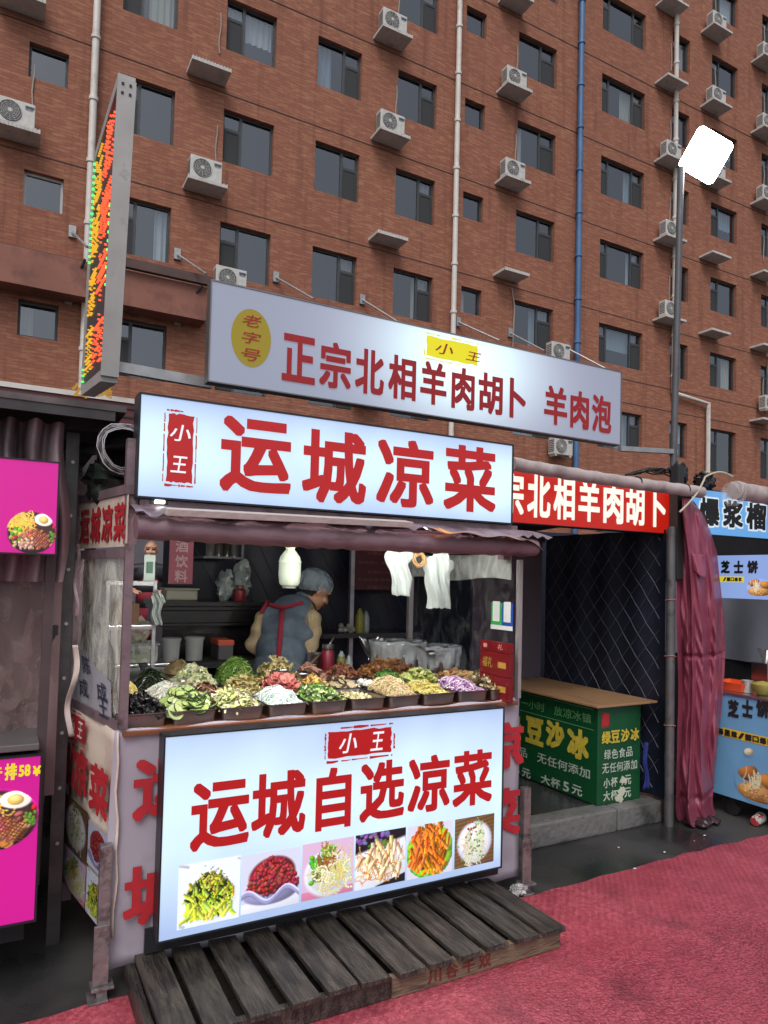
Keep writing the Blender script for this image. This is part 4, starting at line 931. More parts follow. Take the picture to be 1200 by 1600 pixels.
class Heap:
    def __init__(s, cx, cy, w, d, z, hgt, seed, peak=(0, 0)):
        s.cx, s.cy, s.w, s.d, s.z, s.h = cx, cy, w, d, z, hgt; s.R = random.Random(seed); s.pk = peak; s.m = MB()
    def surf(s, u, v):
        a, b = (u-s.pk[0])/(1+abs(s.pk[0])), (v-s.pk[1])/(1+abs(s.pk[1]))
        e = max(0, 1-abs(a)**2.2)*max(0, 1-abs(b)**2.2)
        return s.z+.03+s.h*(e**.8)+.006*math.sin(u*7+v*5+s.h*90)+.005*math.sin(v*9-u*4)
    def pos(s):
        u, v = s.R.uniform(-.97, .97), s.R.uniform(-.97, .97); return u, v, np.array([s.cx+u*s.w/2, s.cy+v*s.d/2, s.surf(u, v)])
    def base(s, col):
        s.m.grid(lambda u, v: (s.cx+(2*u-1)*s.w/2*.97, s.cy+(2*v-1)*s.d/2*.97, s.surf(2*u-1, 2*v-1)-.008), 14, 14, colfn=lambda u, v: vary(col, s.R, .15))
    def vec(s, flat=.5):
        a = s.R.uniform(0, 2*math.pi); z = s.R.uniform(-flat, flat); v = np.array([math.cos(a), math.sin(a), z]); return v/np.linalg.norm(v)
    def strands(s, n, L, r, cols, bend=1.2, flat=.4, lift=.008, sides=4):
        for _ in range(n):
            u, v, p = s.pos(); d = s.vec(flat); e = s.vec(flat); k = s.R.uniform(.6, 1.2)*L; b = s.R.uniform(.2, bend); c = vary(s.R.choice(cols), s.R)
            p = p+np.array([0, 0, s.R.uniform(-.004, lift)])
            pts = []
            for i in range(6):
                t = i/5-.5; q = p+d*k*t+e*k*b*(t*t-.1)*.8
                uu_, vv_ = max(-.96, min(.96, (q[0]-s.cx)/(s.w/2))), max(-.96, min(.96, (q[1]-s.cy)/(s.d/2)))
                q = np.array([s.cx+uu_*s.w/2, s.cy+vv_*s.d/2, max(q[2]*.45+(s.surf(uu_, vv_)+p[2]-s.surf(u, v))*.55, s.surf(uu_, vv_)-.006)]); pts.append(q)
            s.m.tube(pts, [r*.7, r, r, r, r, r*.6], sides, c)
    def ribbons(s, n, L, wd, cols, curl=.5):
        for _ in range(n):
            u, v, p = s.pos(); d = s.vec(.35); x = s.vec(.6); x = x-d*(x@d); x /= np.linalg.norm(x); nn2 = np.cross(d, x); k = s.R.uniform(.6, 1.2)*L; c = vary(s.R.choice(cols), s.R); b = s.R.uniform(-curl, curl); w_ = wd*s.R.uniform(.7, 1.3)
            s.m.grid(lambda a, q: p+d*k*(a-.5)+nn2*k*b*((a-.5)**2*2-.15)+x*w_*(q-.5)+nn2*.004*math.sin(a*9), 6, 1, c)
            
    def leaves(s, n, size, cols, crumple=.5):
        for _ in range(n):
            u, v, p = s.pos(); d = s.vec(.6); x = s.vec(.6); x = x-d*(x@d); x /= np.linalg.norm(x); nn2 = np.cross(d, x); k = size*s.R.uniform(.6, 1.3); c = vary(s.R.choice(cols), s.R, .25); c2 = vary(s.R.choice(cols), s.R, .25); ph = s.R.uniform(0, 6)
            s.m.grid(lambda a, q: p+np.array([0, 0, .004])+d*k*(a-.5)*(1-.5*abs(q-.5))+x*k*.8*(q-.5)*math.sin(math.pi*(a*.8+.12))+nn2*k*crumple*(.25*math.sin(a*7+ph)*math.cos(q*6+ph)), 5, 5, colfn=lambda a, q: tuple(np.array(c)*(1-q)+np.array(c2)*q))
    def slices(s, n, r, thick, rim, flesh, tilt=.8, oval=1.):
        for _ in range(n):
            u, v, p = s.pos(); nrm = np.array([s.R.uniform(-tilt, tilt), s.R.uniform(-tilt-.3, tilt-.3), 1.]); nrm /= np.linalg.norm(nrm); x = np.cross(nrm, s.vec(.2)); x /= np.linalg.norm(x); y = np.cross(nrm, x); k = r*s.R.uniform(.8, 1.15); p = p+np.array([0, 0, .006]); n_ = 14; cf = vary(flesh, s.R, .12)
            vs = []; cs = []
            for rr_, h, c in ((1, -1, rim), (1, 1, rim), (.86, 1, cf), (.5, 1, tuple(q*.9 for q in cf)), (.86, -1, cf)):
                for j in range(n_):
                    a = 2*math.pi*j/n_; vs.append(p+k*rr_*(x*math.cos(a)*oval+y*math.sin(a))+nrm*thick/2*h); cs.append(c)
            fs = [(A*n_+j, A*n_+(j+1) % n_, B*n_+(j+1) % n_, B*n_+j) for A, B in ((0, 1), (1, 2), (2, 3), (4, 0)) for j in range(n_)]+[tuple(range(3*n_, 4*n_)), tuple(range(4*n_, 5*n_))[::-1]]
            s.m.add(vs, fs, cs)
    def chunks(s, n, size, cols, asp=(1, 1, 1), jit=.25, lift=0.):
        for _ in range(n):
            u, v, p = s.pos(); d = s.vec(.4); x = s.vec(.5); x = x-d*(x@d); x /= np.linalg.norm(x); y = np.cross(d, x); k = size*s.R.uniform(.65, 1.25); c = vary(s.R.choice(cols), s.R, .22); p = p+np.array([0, 0, lift])
            m2 = MB(); m2.ball((0, 0, 0), 1, 7, 5); vs = [p+k*(d*q[0]*asp[0]+x*q[1]*asp[1]+y*q[2]*asp[2])*(1+s.R.uniform(-jit, jit)) for q in m2.v]
            s.m.add(vs, m2.f, [tuple(z_*s.R.uniform(.85, 1.15) for z_ in c) for _ in vs])
    def done(s, label, wet=False, name='salad'):
        o = s.m.build(name, FOODW if wet else FOODM); return tag(o, label, 'food', 'salad ingredients heaped in the trays')
TZ = .922
def front_x(px): return at(px, 1100, 1, 2.80)[0]
EDGE = [172, 258, 333, 405, 471, 532, 590, 643, 697, 747, 792]
FX = [front_x(p) for p in EDGE]
def row1(i):
    x0, x1 = FX[i], FX[i+1]; return (x0+x1)/2, 2.835, x1-x0-.008, .27
ORD = ['first', 'second', 'third', 'fourth', 'fifth', 'sixth', 'seventh', 'eighth', 'ninth', 'tenth']
def both(i, what, fn, hgt, seed, wet=False, peak=(0, .15)):
    cx, cy, w, d = row1(i); tray('steel tray of %s in the front row' % what, cx, cy, w, d, TZ); H = Heap(cx, cy, w-.03, d-.03, TZ, hgt, seed, peak); fn(H); H.done('%s heaped in a tray of the front row' % what, wet)
both(0, 'black wood ear fungus', lambda H: (H.base(lin(22, 20, 22)), H.leaves(150, .05, (lin(24, 22, 24), lin(38, 34, 34), lin(16, 15, 18)), 1.0)), .05, 1, True)
both(1, 'sliced cucumber', lambda H: (H.base(lin(70, 90, 40)), H.slices(75, .026, .005, lin(36, 62, 26), lin(178, 196, 120), .8, 1.35)), .055, 2, True)
both(2, 'shredded pale cabbage', lambda H: (H.base(lin(160, 160, 90)), H.ribbons(120, .08, .01, (lin(205, 208, 140), lin(220, 222, 180), lin(190, 200, 110))), H.strands(60, .1, .0028, (lin(225, 225, 205), lin(205, 205, 150), lin(120, 90, 100)), 1.5)), .06, 3)
both(3, 'white glass noodles', lambda H: (H.base(lin(205, 222, 214)), H.strands(330, .07, .0026, (lin(214, 230, 222), lin(226, 236, 230), lin(196, 214, 206)), 1.6, .3, .004)), .06, 4, True)
both(4, 'torn green lettuce', lambda H: (H.base(lin(60, 84, 40)), H.leaves(110, .045, (lin(96, 140, 50), lin(150, 176, 90), lin(64, 96, 44), lin(196, 206, 160)), .7)), .055, 5)
both(5, 'crumbled pale tofu', lambda H: (H.base(lin(70, 58, 52)), H.chunks(80, .011, (lin(205, 192, 140), lin(190, 178, 130), lin(214, 206, 170)))), .004, 6)
both(6, 'shredded beige tofu noodles', lambda H: (H.base(lin(186, 160, 116)), H.strands(380, .075, .0022, (lin(206, 184, 140), lin(216, 196, 152), lin(190, 166, 120)), 1.8, .4, .01)), .075, 7)
both(7, 'yellow sprouts', lambda H: (H.base(lin(160, 144, 70)), H.strands(300, .05, .0022, (lin(200, 186, 104), lin(186, 168, 80), lin(216, 206, 140)), 1.4), H.chunks(120, .0045, (lin(206, 186, 84),))), .045, 8)
both(8, 'purple onion shreds', lambda H: (H.base(lin(130, 100, 130)), H.strands(190, .07, .0036, (lin(176, 140, 178), lin(206, 180, 204), lin(140, 84, 140), lin(222, 208, 222)), 1.8, .5, .012)), .055, 9)
both(9, 'mixed mushroom strips', lambda H: (H.base(lin(110, 94, 66)), H.ribbons(110, .06, .014, (lin(186, 172, 130), lin(150, 130, 90), lin(96, 78, 56), lin(206, 194, 160)), .9)), .065, 10)
def rowN(px0, px1, py, Y, hgt, what, fn, seed, row, wet=False, dep=.24, peak=(0, 0), name='salad'):
    x0, x1 = at(px0, py, 1, Y)[0], at(px1, py, 1, Y)[0]; cx, w = (x0+x1)/2, x1-x0
    tray('steel tray of %s in the %s row' % (what, row), cx, Y, w-.006, dep, TZ); H = Heap(cx, Y, w-.035, dep-.03, TZ, hgt, seed, peak); fn(H); H.done('%s heaped in a tray of the %s row' % (what, row), wet)
Y2, Y3 = 3.10, 3.38
M_ = 'middle'
B_ = 'back'
rowN(185, 222, 1055, Y2, .07, 'yellow potato shreds', lambda H: (H.base(lin(205, 190, 100)), H.strands(200, .06, .0024, (lin(226, 212, 130), lin(214, 198, 110)), 1.2)), 21, M_)
rowN(223, 292, 1055, Y2, .065, 'white radish shreds', lambda H: (H.base(lin(200, 200, 184)), H.strands(330, .06, .0025, (lin(226, 226, 212), lin(212, 212, 196)), 1.3)), 22, M_)
rowN(293, 350, 1055, Y2, .05, 'brown bean jelly strips', lambda H: (H.base(lin(76, 52, 36)), H.strands(150, .06, .004, (lin(112, 78, 52), lin(86, 58, 40), lin(134, 98, 70)), 1.2)), 23, M_, True)
rowN(351, 412, 1055, Y2, .075, 'beige tofu skin strips', lambda H: (H.base(lin(140, 124, 76)), H.ribbons(170, .075, .009, (lin(186, 170, 112), lin(168, 150, 96), lin(200, 186, 130)), .6)), 24, M_)
rowN(413, 466, 1050, Y2, .07, 'pink ham sausage slices', lambda H: (H.base(lin(150, 84, 80)), H.slices(90, .018, .006, lin(176, 92, 88), lin(206, 128, 120), 1., 1.5)), 25, M_)
rowN(467, 512, 1050, Y2, .06, 'yellow fried egg strips', lambda H: (H.base(lin(196, 160, 90)), H.ribbons(80, .05, .014, (lin(222, 186, 104), lin(210, 170, 90), lin(226, 200, 140)), .7)), 26, M_)
rowN(513, 553, 1062, Y2, .035, 'dark sliced mushrooms', lambda H: (H.base(lin(70, 56, 44)), H.slices(34, .02, .006, lin(70, 54, 40), lin(190, 170, 134), 1., 1.2)), 27, M_)
rowN(554, 584, 1062, Y2, .01, 'peeled boiled eggs', lambda H: (H.base(lin(66, 60, 58)), H.chunks(5, .019, (lin(232, 228, 220),), (1.25, 1, 1), .02, .012)), 28, M_)
rowN(585, 626, 1055, Y2, .07, 'cut green beans', lambda H: (H.base(lin(40, 66, 26)), H.strands(230, .045, .0035, (lin(70, 112, 44), lin(52, 92, 36), lin(92, 136, 56)), .5)), 29, M_)
rowN(627, 680, 1055, Y2, .07, 'pale green celery cabbage', lambda H: (H.base(lin(150, 160, 84)), H.leaves(80, .04, (lin(196, 202, 112), lin(176, 188, 92), lin(214, 216, 160)), .6)), 30, M_)
rowN(681, 742, 1055, Y2, .055, 'brown braised gluten', lambda H: (H.base(lin(110, 80, 50)), H.chunks(110, .013, (lin(170, 130, 84), lin(140, 100, 60), lin(186, 150, 100)), (1.6, 1, .7), .3)), 31, M_)
rowN(743, 786, 1055, Y2, .055, 'brown mushroom slices', lambda H: (H.base(lin(96, 74, 52)), H.ribbons(70, .05, .013, (lin(150, 120, 80), lin(120, 92, 60), lin(190, 166, 124)), .8)), 39, M_)
rowN(206, 268, 1042, Y3, .08, 'dark green seaweed', lambda H: (H.base(lin(24, 34, 22)), H.strands(330, .06, .0026, (lin(34, 46, 28), lin(24, 34, 22), lin(48, 60, 38)), 1.8, .6, .01)), 32, B_, True)
rowN(269, 336, 1042, Y3, .085, 'white fungus florets', lambda H: (H.base(lin(196, 200, 160)), H.leaves(120, .05, (lin(216, 218, 180), lin(226, 228, 204), lin(200, 206, 150)), .9)), 33, B_)
rowN(337, 400, 1035, Y3, .115, 'fresh green coriander stalks', lambda H: (H.base(lin(52, 74, 30)), H.strands(320, .09, .0024, (lin(96, 132, 50), lin(70, 104, 40), lin(140, 168, 80)), 1., .8, .02), H.leaves(130, .028, (lin(84, 124, 44), lin(60, 96, 36)), .7)), 34, B_)
rowN(401, 462, 1035, Y3, .115, 'knotted tofu skin', lambda H: (H.base(lin(150, 134, 90)), H.leaves(70, .055, (lin(192, 178, 126), lin(174, 158, 106), lin(206, 192, 146)), .8)), 35, B_)
rowN(463, 506, 1040, Y3, .07, 'pinkish sliced pork', lambda H: (H.base(lin(120, 90, 76)), H.slices(60, .017, .005, lin(120, 84, 70), lin(176, 130, 112), 1., 1.4)), 36, B_)
rowN(507, 560, 1042, Y3, .075, 'roasted peanuts', lambda H: (H.base(lin(84, 50, 38)), H.chunks(300, .0075, (lin(128, 76, 54), lin(108, 62, 46), lin(146, 92, 64)), (1.4, 1, 1), .05)), 37, B_)
rowN(561, 662, 1040, Y3, .10, 'brown fried meat pieces', lambda H: (H.base(lin(90, 58, 34)), H.chunks(300, .014, (lin(138, 92, 52), lin(112, 72, 42), lin(156, 110, 66)), (1.5, 1, .7), .35)), 38, B_)

# ladles lying on the salads
def ladle(label, p, q):
    t = thing('ladle', label, 'ladle', tuple(p)); a = MB(); p, q = np.array(p), np.array(q)
    a.lathe([(.001, -.03), (.02, -.026), (.034, -.008), (.036, .006), (.034, .006), (.03, -.008), (.001, -.026)], p, 18); a.build('bowl', STEEL, t, smooth='all')
    a = MB(); a.bar(p+(q-p)*.12+np.array([0, 0, .0]), q, .014, .004); a.build('handle', STEEL, t)
ladle('steel ladle resting on the tofu skin near the server', at(441, 1046, 1, 3.30), at(425, 1020, 1, 3.6))
ladle('steel ladle beside the sliced pork near the server', at(472, 1052, 1, 3.30), at(500, 1022, 1, 3.62))
# ================================================================== things inside the stall
PLW = mat('white_pail_plastic', srgb(150, 152, 150), .45, var=.08, dirt=(.12, .11, .1), dscale=6, dlo=.55, dhi=.8)
# side and back structure of the next stall: mesh with tarpaulin, grey partition
KX = 3.72
ft = thing('mesh_fence', 'chain link mesh over dark tarpaulin closing the empty stall behind the green freezer', 'fence', (KX, 3.2, .13))
a = MB(); a.grid(lambda u, v: (KX+.02+.015*math.sin(u*25), 3.08+1.13*u, .13+1.72*v), 20, 4); a.build('tarpaulin', NAVY, ft, smooth='all')
a = MB(); n = 0; PIT = .105
def zig(s_, k):
    pts = []
    for i in range(200):
        y = 3.1+s_*0+PIT*.5*i*.5; 
        z = 1.83-((i*.5)*PIT*.62)-k
        yield y, z
for s_ in (1, -1):
    for k in np.arange(-1.9, 1.9, .165):
        pts = []
        for i in range(23):
            y = 3.1+1.09*i/22; z = 1.0+k+s_*(y-3.6)*1.25
            if .16 < z < 1.84: pts.append((KX-.012+.006*(i % 2)*s_, y, z))
        if len(pts) > 1: a.tube([(x_, y_, z_+.006*math.sin(y_*23+k*9)) for x_, y_, z_ in pts], .0016, 4)
a.build('mesh_wire', mat('galvanised_wire', (.11, .11, .12), .45, .6), ft)
t = thing('partition_panel', 'plain mauve grey partition sheet at the back of the empty stall', 'partition', (3.5, 4.22, .13))
a = MB(); a.box(3.05, 3.71, 4.22, 4.25, .13, 1.86); a.build('panel', mat('partition_grey', srgb(84, 76, 86), .7, var=.06, vscale=2, dirt=srgb(70, 62, 72), dscale=2), t, bevel=.004)
a = MB(); a.box(3.03, 3.72, 4.205, 4.219, 1.80, 1.86); a.build('edge_rail', DARKI, t)
# kerbed slab
def concrete():
    return mat('wet_concrete', (.16, .155, .15), .5, var=.25, vscale=6, dirt=(.035, .034, .034), dscale=3, dlo=.42, dhi=.62, bump=.4, bscale=30)
a = MB(); a.box(2.25, 3.66, 3.2, 5.2, .0, .128); struct('slab', a, mat('wet_slab', (.03, .03, .032), .25, var=.4, vscale=5, bump=.2, bscale=20))
kx = at(965, 1285, 1, 3.06)[0]
for x0, x1, lb in ((2.2, kx-.004, 'long worn concrete kerb stone edging the empty stall floor'), (kx+.004, 3.70, 'short concrete kerb stone by the grey pole')):
    a = MB(); a.box(x0, x1, 3.06, 3.2, 0, .135)
    o = a.build('kerb_stone', concrete(), bevel=.012); tag(o, lb, 'kerb', 'kerb stones of the slab')
# green chest freezer with a board on it
FX0, FY0, FX1, FY1 = 3.228, 3.147, 3.60, 4.12; FZ0, FZ1 = .136, .60
frc = at(938, 1105, 1, FY0); FZ1 = frc[2]
GRN = mat('green_freezer_print', srgb(10, 74, 40), .45, var=.15, vscale=3, dirt=srgb(6, 44, 28), dscale=2.5, dlo=.5, dhi=.8)
t = thing('chest_freezer', 'green chest freezer covered in yellow and white writing under a wooden board', 'freezer', ((FX0+FX1)/2, 3.6, FZ0))
a = MB(); a.box(FX0, FX1, FY0, FY1, FZ0, FZ1); a.build('cabinet', GRN, t, bevel=.006)
YP = mat('yellow_print', srgb(196, 176, 60), .55, var=.2, vscale=30); WP = mat('white_print_worn', srgb(176, 190, 176), .6, var=.2, vscale=30); LG_ = mat('pale_green_print', srgb(96, 150, 96), .6)
pl = Plane((FX0, FY1, FZ0), (0, -1, 0), (0, 0, 1), (-1, 0, 0)); L = FY1-FY0; H = FZ1-FZ0
def pf(px, py):
    w_ = at(px, py, 0, FX0); return FY1-w_[1], w_[2]-FZ0
a = MB(); b = MB(); c = MB()
for ch, cx, cy, r in (('绿', 802, 1135, 17), ('豆', 836, 1142, 17), ('沙', 868, 1148, 17), ('冰', 904, 1162, 19)):
    u0, v0 = pf(cx-r, cy+r); u1, v1 = pf(cx+r, cy-r); s_ = (v1-v0)/2; m_ = (v0+v1)/2; pl.text(a, ch, (u0+u1)/2-s_*.95, (u0+u1)/2+s_*.95, m_-s_*.95, m_+s_*.95, h=.003, bold=.05)
def line(mb, s, p0, p1, hgt, bold=.01):
    u0, v0 = pf(*p0); u1, v1 = pf(*p1); n = len(s); w_ = (u1-u0)/n
    for i, ch in enumerate(s):
        if ch != ' ': 
            k = .55 if ch in '45' else .92; uu_ = u0+w_*(i+.5); zc = v0+(v1-v0)*(i+.5)/n; pl.text(mb, ch, uu_-w_*k/2, uu_+w_*k/2, zc-hgt/2, zc+hgt/2, h=.003, bold=bold) if ch != '一' else pl.rect(mb, uu_-w_*.42, uu_+w_*.42, zc-.004, zc+.004, .003)
line(c, '现制一小时 放凉冰镇', (790, 1091), (925, 1124), .062, .008)
line(b, '绿色食品 无任何添加', (770, 1160), (923, 1210), .062, .01); line(b, '小杯4元 大杯5元', (775, 1192), (911, 1238), .062, .022)
for (p0, p1) in (((812, 1082), (928, 1108)), ((812, 1110), (928, 1140))):
    u0, v0 = pf(*p0); u1, v1 = pf(*p1); zc = (v0+v1)/2; pl.rect(c, u0, u1, zc-.0025, zc+.0025, .002)
pr_ = Plane((FX0, FY0, FZ0)); w = FX1-FX0
for ch, x in zip('绿豆沙冰', (.06, .27, .50, .73)): pr_.text(a, ch, w*(x+.02), w*(x+.22), H*.62, H*.75, bold=.03)
for ch, x in zip('绿色食品', (.14, .31, .48, .65)): pr_.text(b, ch, w*(x), w*(x+.15), H*.46, H*.56, bold=.008)
for ch, x in zip('无任何添加', (.10, .27, .43, .59, .76)): pr_.text(b, ch, w*x, w*(x+.15), H*.32, H*.42, bold=.008)
for s_, z in (('小杯4元', .17), ('大杯5元', .04)):
    for ch, x in zip(s_, (.13, .30, .5, .62)): pr_.text(b, ch, w*x, w*(x+(.15 if ch not in '45' else .08)), H*z, H*(z+.10), bold=.02)
a.build('lettering', YP, t); b.build('lettering', WP, t); c.build('lettering', LG_, t)
a = MB(); pr_.seal(a, w*.09, w*.24, H*.80, H*.93, .002); a.build('seal', REDP, t)
rp = random.Random(9); a = MB()
for cx, cz, r in ((.55, .12, .07), (.6, .22, .06), (.5, .05, .07)):
    pr_.poly(a, [(w*cx+r*rp.uniform(.4, 1)*math.cos(q*.5)*.7, H*cz+r*rp.uniform(.4, 1)*math.sin(q*.5)*.6) for q in range(12)], .005+.001*cx)
a.build('torn_patch', mat('bare_paper', srgb(176, 180, 160), .8, var=.2), t)
a = MB(); a.box(FX0-.055, 3.70, FY0-.045, 4.20, FZ1+.004, FZ1+.018)
o = a.build('board', mat('plywood', srgb(150, 116, 84), .5, var=.14, vscale=3, stretch=(8, 1, 1), dirt=srgb(116, 86, 62), dscale=3), bevel=.003); tag(o, 'thin brown plywood board laid across the top of the green freezer', 'board')
a = MB(); x0 = at(1003, 1190, 1, FY0-.02)[0]
a.grid(lambda u, v: (x0+.03+.05*(u-.5)*(1.1-v*.7)+.008*math.sin(v*8), FY0-.022-.012*math.sin(u*9+v*4), .20+.29*v), 12, 14); o = a.build('cloth', mat('blue_cloth', srgb(24, 40, 110), .8, var=.2), smooth='all', solid=.003); tag(o, 'dark blue rag hanging at the right corner of the green freezer', 'cloth')

# poles, lamp
t = thing('lamp_post', 'slim grey lamp post with a blinding white square floodlight at the top', 'lamp post', (3.80, 3.08, 0))
tp = at(1064, 262, 1, 3.08); a = MB(); a.tube([(3.78, 3.08, 0), (3.80, 3.08, 2.2), (tp[0], 3.08, tp[2])], .022, 14); a.build('pole', mat('pole_grey_paint', (.09, .092, .1), .45, .3, var=.2, vscale=6), t, smooth=True)
lc = at(1103, 243, 1, 2.98); ln = np.array([-.42, -.80, -.36]); ln /= np.linalg.norm(ln)
lx = np.cross((0, 0, 1), ln); lx /= np.linalg.norm(lx); ly = np.cross(ln, lx); q = rad(-24); lx, ly = lx*math.cos(q)+ly*math.sin(q), ly*math.cos(q)-lx*math.sin(q)
if lx@np.array([1, 0, 0]) < 0: lx, ly = -lx, -ly
S = .135; a = MB(); a.obox(lc-ln*.035, lx*(S-.012), ly*(S-.012), ln*.03); 
for k in range(6): a.obox(lc-ln*.075+lx*(k-2.5)*.035, lx*.004, ly*S*.8, ln*.012)
a.build('housing', mat('lamp_housing', (.05, .05, .055), .4, .4), t)
a = MB(); a.prism([(sx*(S-.035)+.035*math.cos(rad(a0+k*15)), sy*(S-.035)+.035*math.sin(rad(a0+k*15))) for sx, sy, a0 in ((1, 1, 0), (-1, 1, 90), (-1, -1, 180), (1, -1, 270)) for k in range(7)], lc-ln*.004, lx, ly, ln, .008); a.build('lamp_lens', mat('floodlight_led', (.8, .8, .8), .3, emit=(.93, .98, 1), estr=34.), t)
a = MB(); pe = np.array([tp[0], 3.08, tp[2]-.03]); a.bar(pe, lc-ln*.07, .02, .008); a.bar(pe, lc-ln*.07-ly*.1, .02, .008); a.build('bracket', DARKI, t)
t = thing('stall_pole', 'round galvanised pole beside the hanging mauve tarp', 'pole', (3.69, 3.0, 0))
a = MB(); a.tube([(3.69, 3.0, 0), (3.69, 3.0, 1.86)], .028, 16); a.build('tube', mat('zinc_tube', (.13, .13, .135), .42, .5, var=.25, vscale=8, dirt=(.06, .05, .05), dscale=12, dlo=.55, dhi=.7), t, smooth=True)
a = MB(); 
for z in (.62, 1.05, 1.4): a.tube([(3.69+.032*math.cos(i*.524), 3.0+.032*math.sin(i*.524), z+.004*math.sin(i)) for i in range(13)], .004, 5)
a.build('wire_tie', mat('tie_wire', (.3, .12, .1), .6), t)
a = MB(); p0 = at(1059, 740, 1, 2.99); p1 = at(1056, 905, 1, 2.99); a.box(p0[0]-.03, p0[0]+.03, 2.965, 3.02, p1[2], p0[2]+.05); o = a.build('sign_post', BLACK, bevel=.003); tag(o, 'short black square post behind the top of the hanging mauve tarp', 'post')
# hanging rolled tarp
LV = [(778, 1060, 1084), (800, 1056, 1100), (830, 1055, 1112), (860, 1055, 1121), (900, 1056, 1126), (960, 1057, 1133), (1010, 1058, 1134), (1060, 1059, 1132), (1120, 1059, 1129), (1180, 1058, 1123), (1230, 1056, 1117), (1270, 1055, 1113), (1290, 1058, 1116), (1302, 1062, 1118)]
CY = 2.93; a = MB(); lev = []
for py, l_, r_ in LV:
    p, q = at(l_, py, 1, CY), at(r_, py, 1, CY); lev.append((max(.012, p[2]), p[0], q[0]))
lev.sort(); zs_ = [l_[0] for l_ in lev]
def ridge(t_, e=.05):                                   # triangle wave with slightly rounded creases
    q = abs((t_ % 1.)*2-1); return math.sqrt(q*q+e*e)
def edges(z):
    xl = np.interp(z, zs_, [l_[1] for l_ in lev]); xr = np.interp(z, zs_, [l_[2] for l_ in lev]); return xl+.004*math.sin(z*9), xr+.006*math.sin(z*7+1)
def tarp(u, v):
    """front of the bundle: a flat sheet falling in sharp folds, its left strip tucked behind the main fold"""
    z = zs_[0]+(zs_[-1]-zs_[0])*v; xl, xr = edges(z); w_ = xr-xl; s_ = u*w_                       # s_ in metres across
    e = .27+.05*math.sin(z*1.7)+.02*math.sin(z*5)                                       # the main fold edge, in u
    d = .075*(1-abs(2*u-1)**3.)+(.0 if u > e else -.05*min(1, (e-u)/.05))
    m1 = .5+.5*math.sin(z*1.9+.6); m2 = .5+.5*math.sin(z*3.1+2); g = min(1, u/.08, (1-u)/.05)
    d += g*(.052*(ridge(s_*7.5+.35*math.sin(z*1.4)+.12*math.sin(z*4.3))-.5)*(.35+.65*m1)
            +.028*(ridge(s_*6+z*1.35+.2*math.sin(z*2.7), .09)-.5)*m2+.022*(ridge(s_*9-z*1.9+.3*math.sin(s_*16), .1)-.5)*(1-m2)
            +.008*(ridge(s_*15+z*5.2+.4*math.sin(z*6), .15)-.5)+.012*math.sin(z*6.3+s_*11)*math.sin(z*2.2))
    d -= .018*math.exp(-((z-1.05)/.012)**2)+.014*math.exp(-((z-.16)/.02)**2)
    return (xl+w_*u+(.06-d)*1.28, CY+.06-d, z)
t = thing('hanging_tarp', 'mauve red tarp gathered into a long bundle hanging down to the wet ground', 'tarp', (3.92, CY, 0))
a.grid(tarp, 150, 260); a.grid(lambda u, v: (edges(zs_[0]+(zs_[-1]-zs_[0])*v)[1]+(edges(zs_[0]+(zs_[-1]-zs_[0])*v)[0]-edges(zs_[0]+(zs_[-1]-zs_[0])*v)[1])*u+.077, CY+.06+.05*math.sin(math.pi*u), zs_[0]+(zs_[-1]-zs_[0])*v), 10, 60)
a.build('bundle', mat('mauve_pvc', srgb(136, 66, 86), .33, var=.16, vscale=3, stretch=(1, 1, .4), dirt=srgb(96, 42, 56), dscale=2.2, dlo=.5, dhi=.75, bump=.15, bscale=30), t, smooth='all')
a = MB(); a.grid(lambda u, v: (tarp(.36, 0)[0]+0*u+(tarp(.36+.3*u, .78+.05*v)[0]-tarp(.36, 0)[0]), tarp(.36+.3*u, .78+.05*v)[1]-.006-.03*math.sin(math.pi*u)*(1-v), tarp(.36, .78+.05*v)[2]-.05*math.sin(math.pi*u)*(1-v)), 16, 8); a.build('turned_fold', MATS['mauve_pvc'], t, smooth='all', solid=.003)
a = MB()
for i in range(8):
    x = 3.80+.027*i+rp.uniform(-.01, .01); q_ = len(a.v); a.ball((x, CY-.02+rp.uniform(-.03, .03), .022), (.03, .05, rp.uniform(.014, .03)), 14, 9); a.v[q_:] = [(p_[0]+.006*math.sin(p_[1]*160+i), p_[1], max(.003, p_[2]+.006*math.sin(p_[0]*190+p_[1]*90))) for p_ in a.v[q_:]]
a.build('soiled_hem', mat('soiled_pvc', (.035, .018, .022), .25), t, smooth='all')
# rolled awnings
def roll(name, label, p0, p1, r, m, endm, group):
    t = thing(name, label, 'awning', tuple(p0), group); a = MB(); p0, p1 = np.array(p0), np.array(p1); N = 40
    rz = random.Random(label); a.tube([p0+(p1-p0)*i/N+np.array([0, 0, -.008*math.sin(math.pi*i/N)+.002*math.sin(i*1.7)]) for i in range(N+1)], [r*(1+.02*math.sin(i*1.3)) for i in range(N+1)], 20); a.build('roll', m, t, smooth=True)
    a = MB(); d = (p1-p0)/np.linalg.norm(p1-p0)
    for k in (.62, .9): a.tube([p0+(p1-p0)*k-d*.004, p0+(p1-p0)*k+d*.004], r*1.05, 16)
    a.build('strap', BLACK, t); return t
CRL = mat('cream_awning_fabric', srgb(170, 158, 156), .6, var=.08, vscale=6, dirt=srgb(120, 106, 104), dscale=5, dlo=.5, dhi=.75)
GA = 'rolled awnings along the stall fronts'
p0 = at(800, 725, 1, 2.9); p1 = at(1096, 769, 1, 2.9); roll('rolled_awning', 'cream rolled awning running above the glowing red sign', p0, p1, .036, CRL, None, GA)
p0 = at(1148, 766, 1, 2.75); p1 = p0+np.array([1.4, 0, -.02]); t = roll('rolled_awning', 'cream rolled awning with film wrapped end above the blue sign', p0, p1, .056, CRL, None, GA)
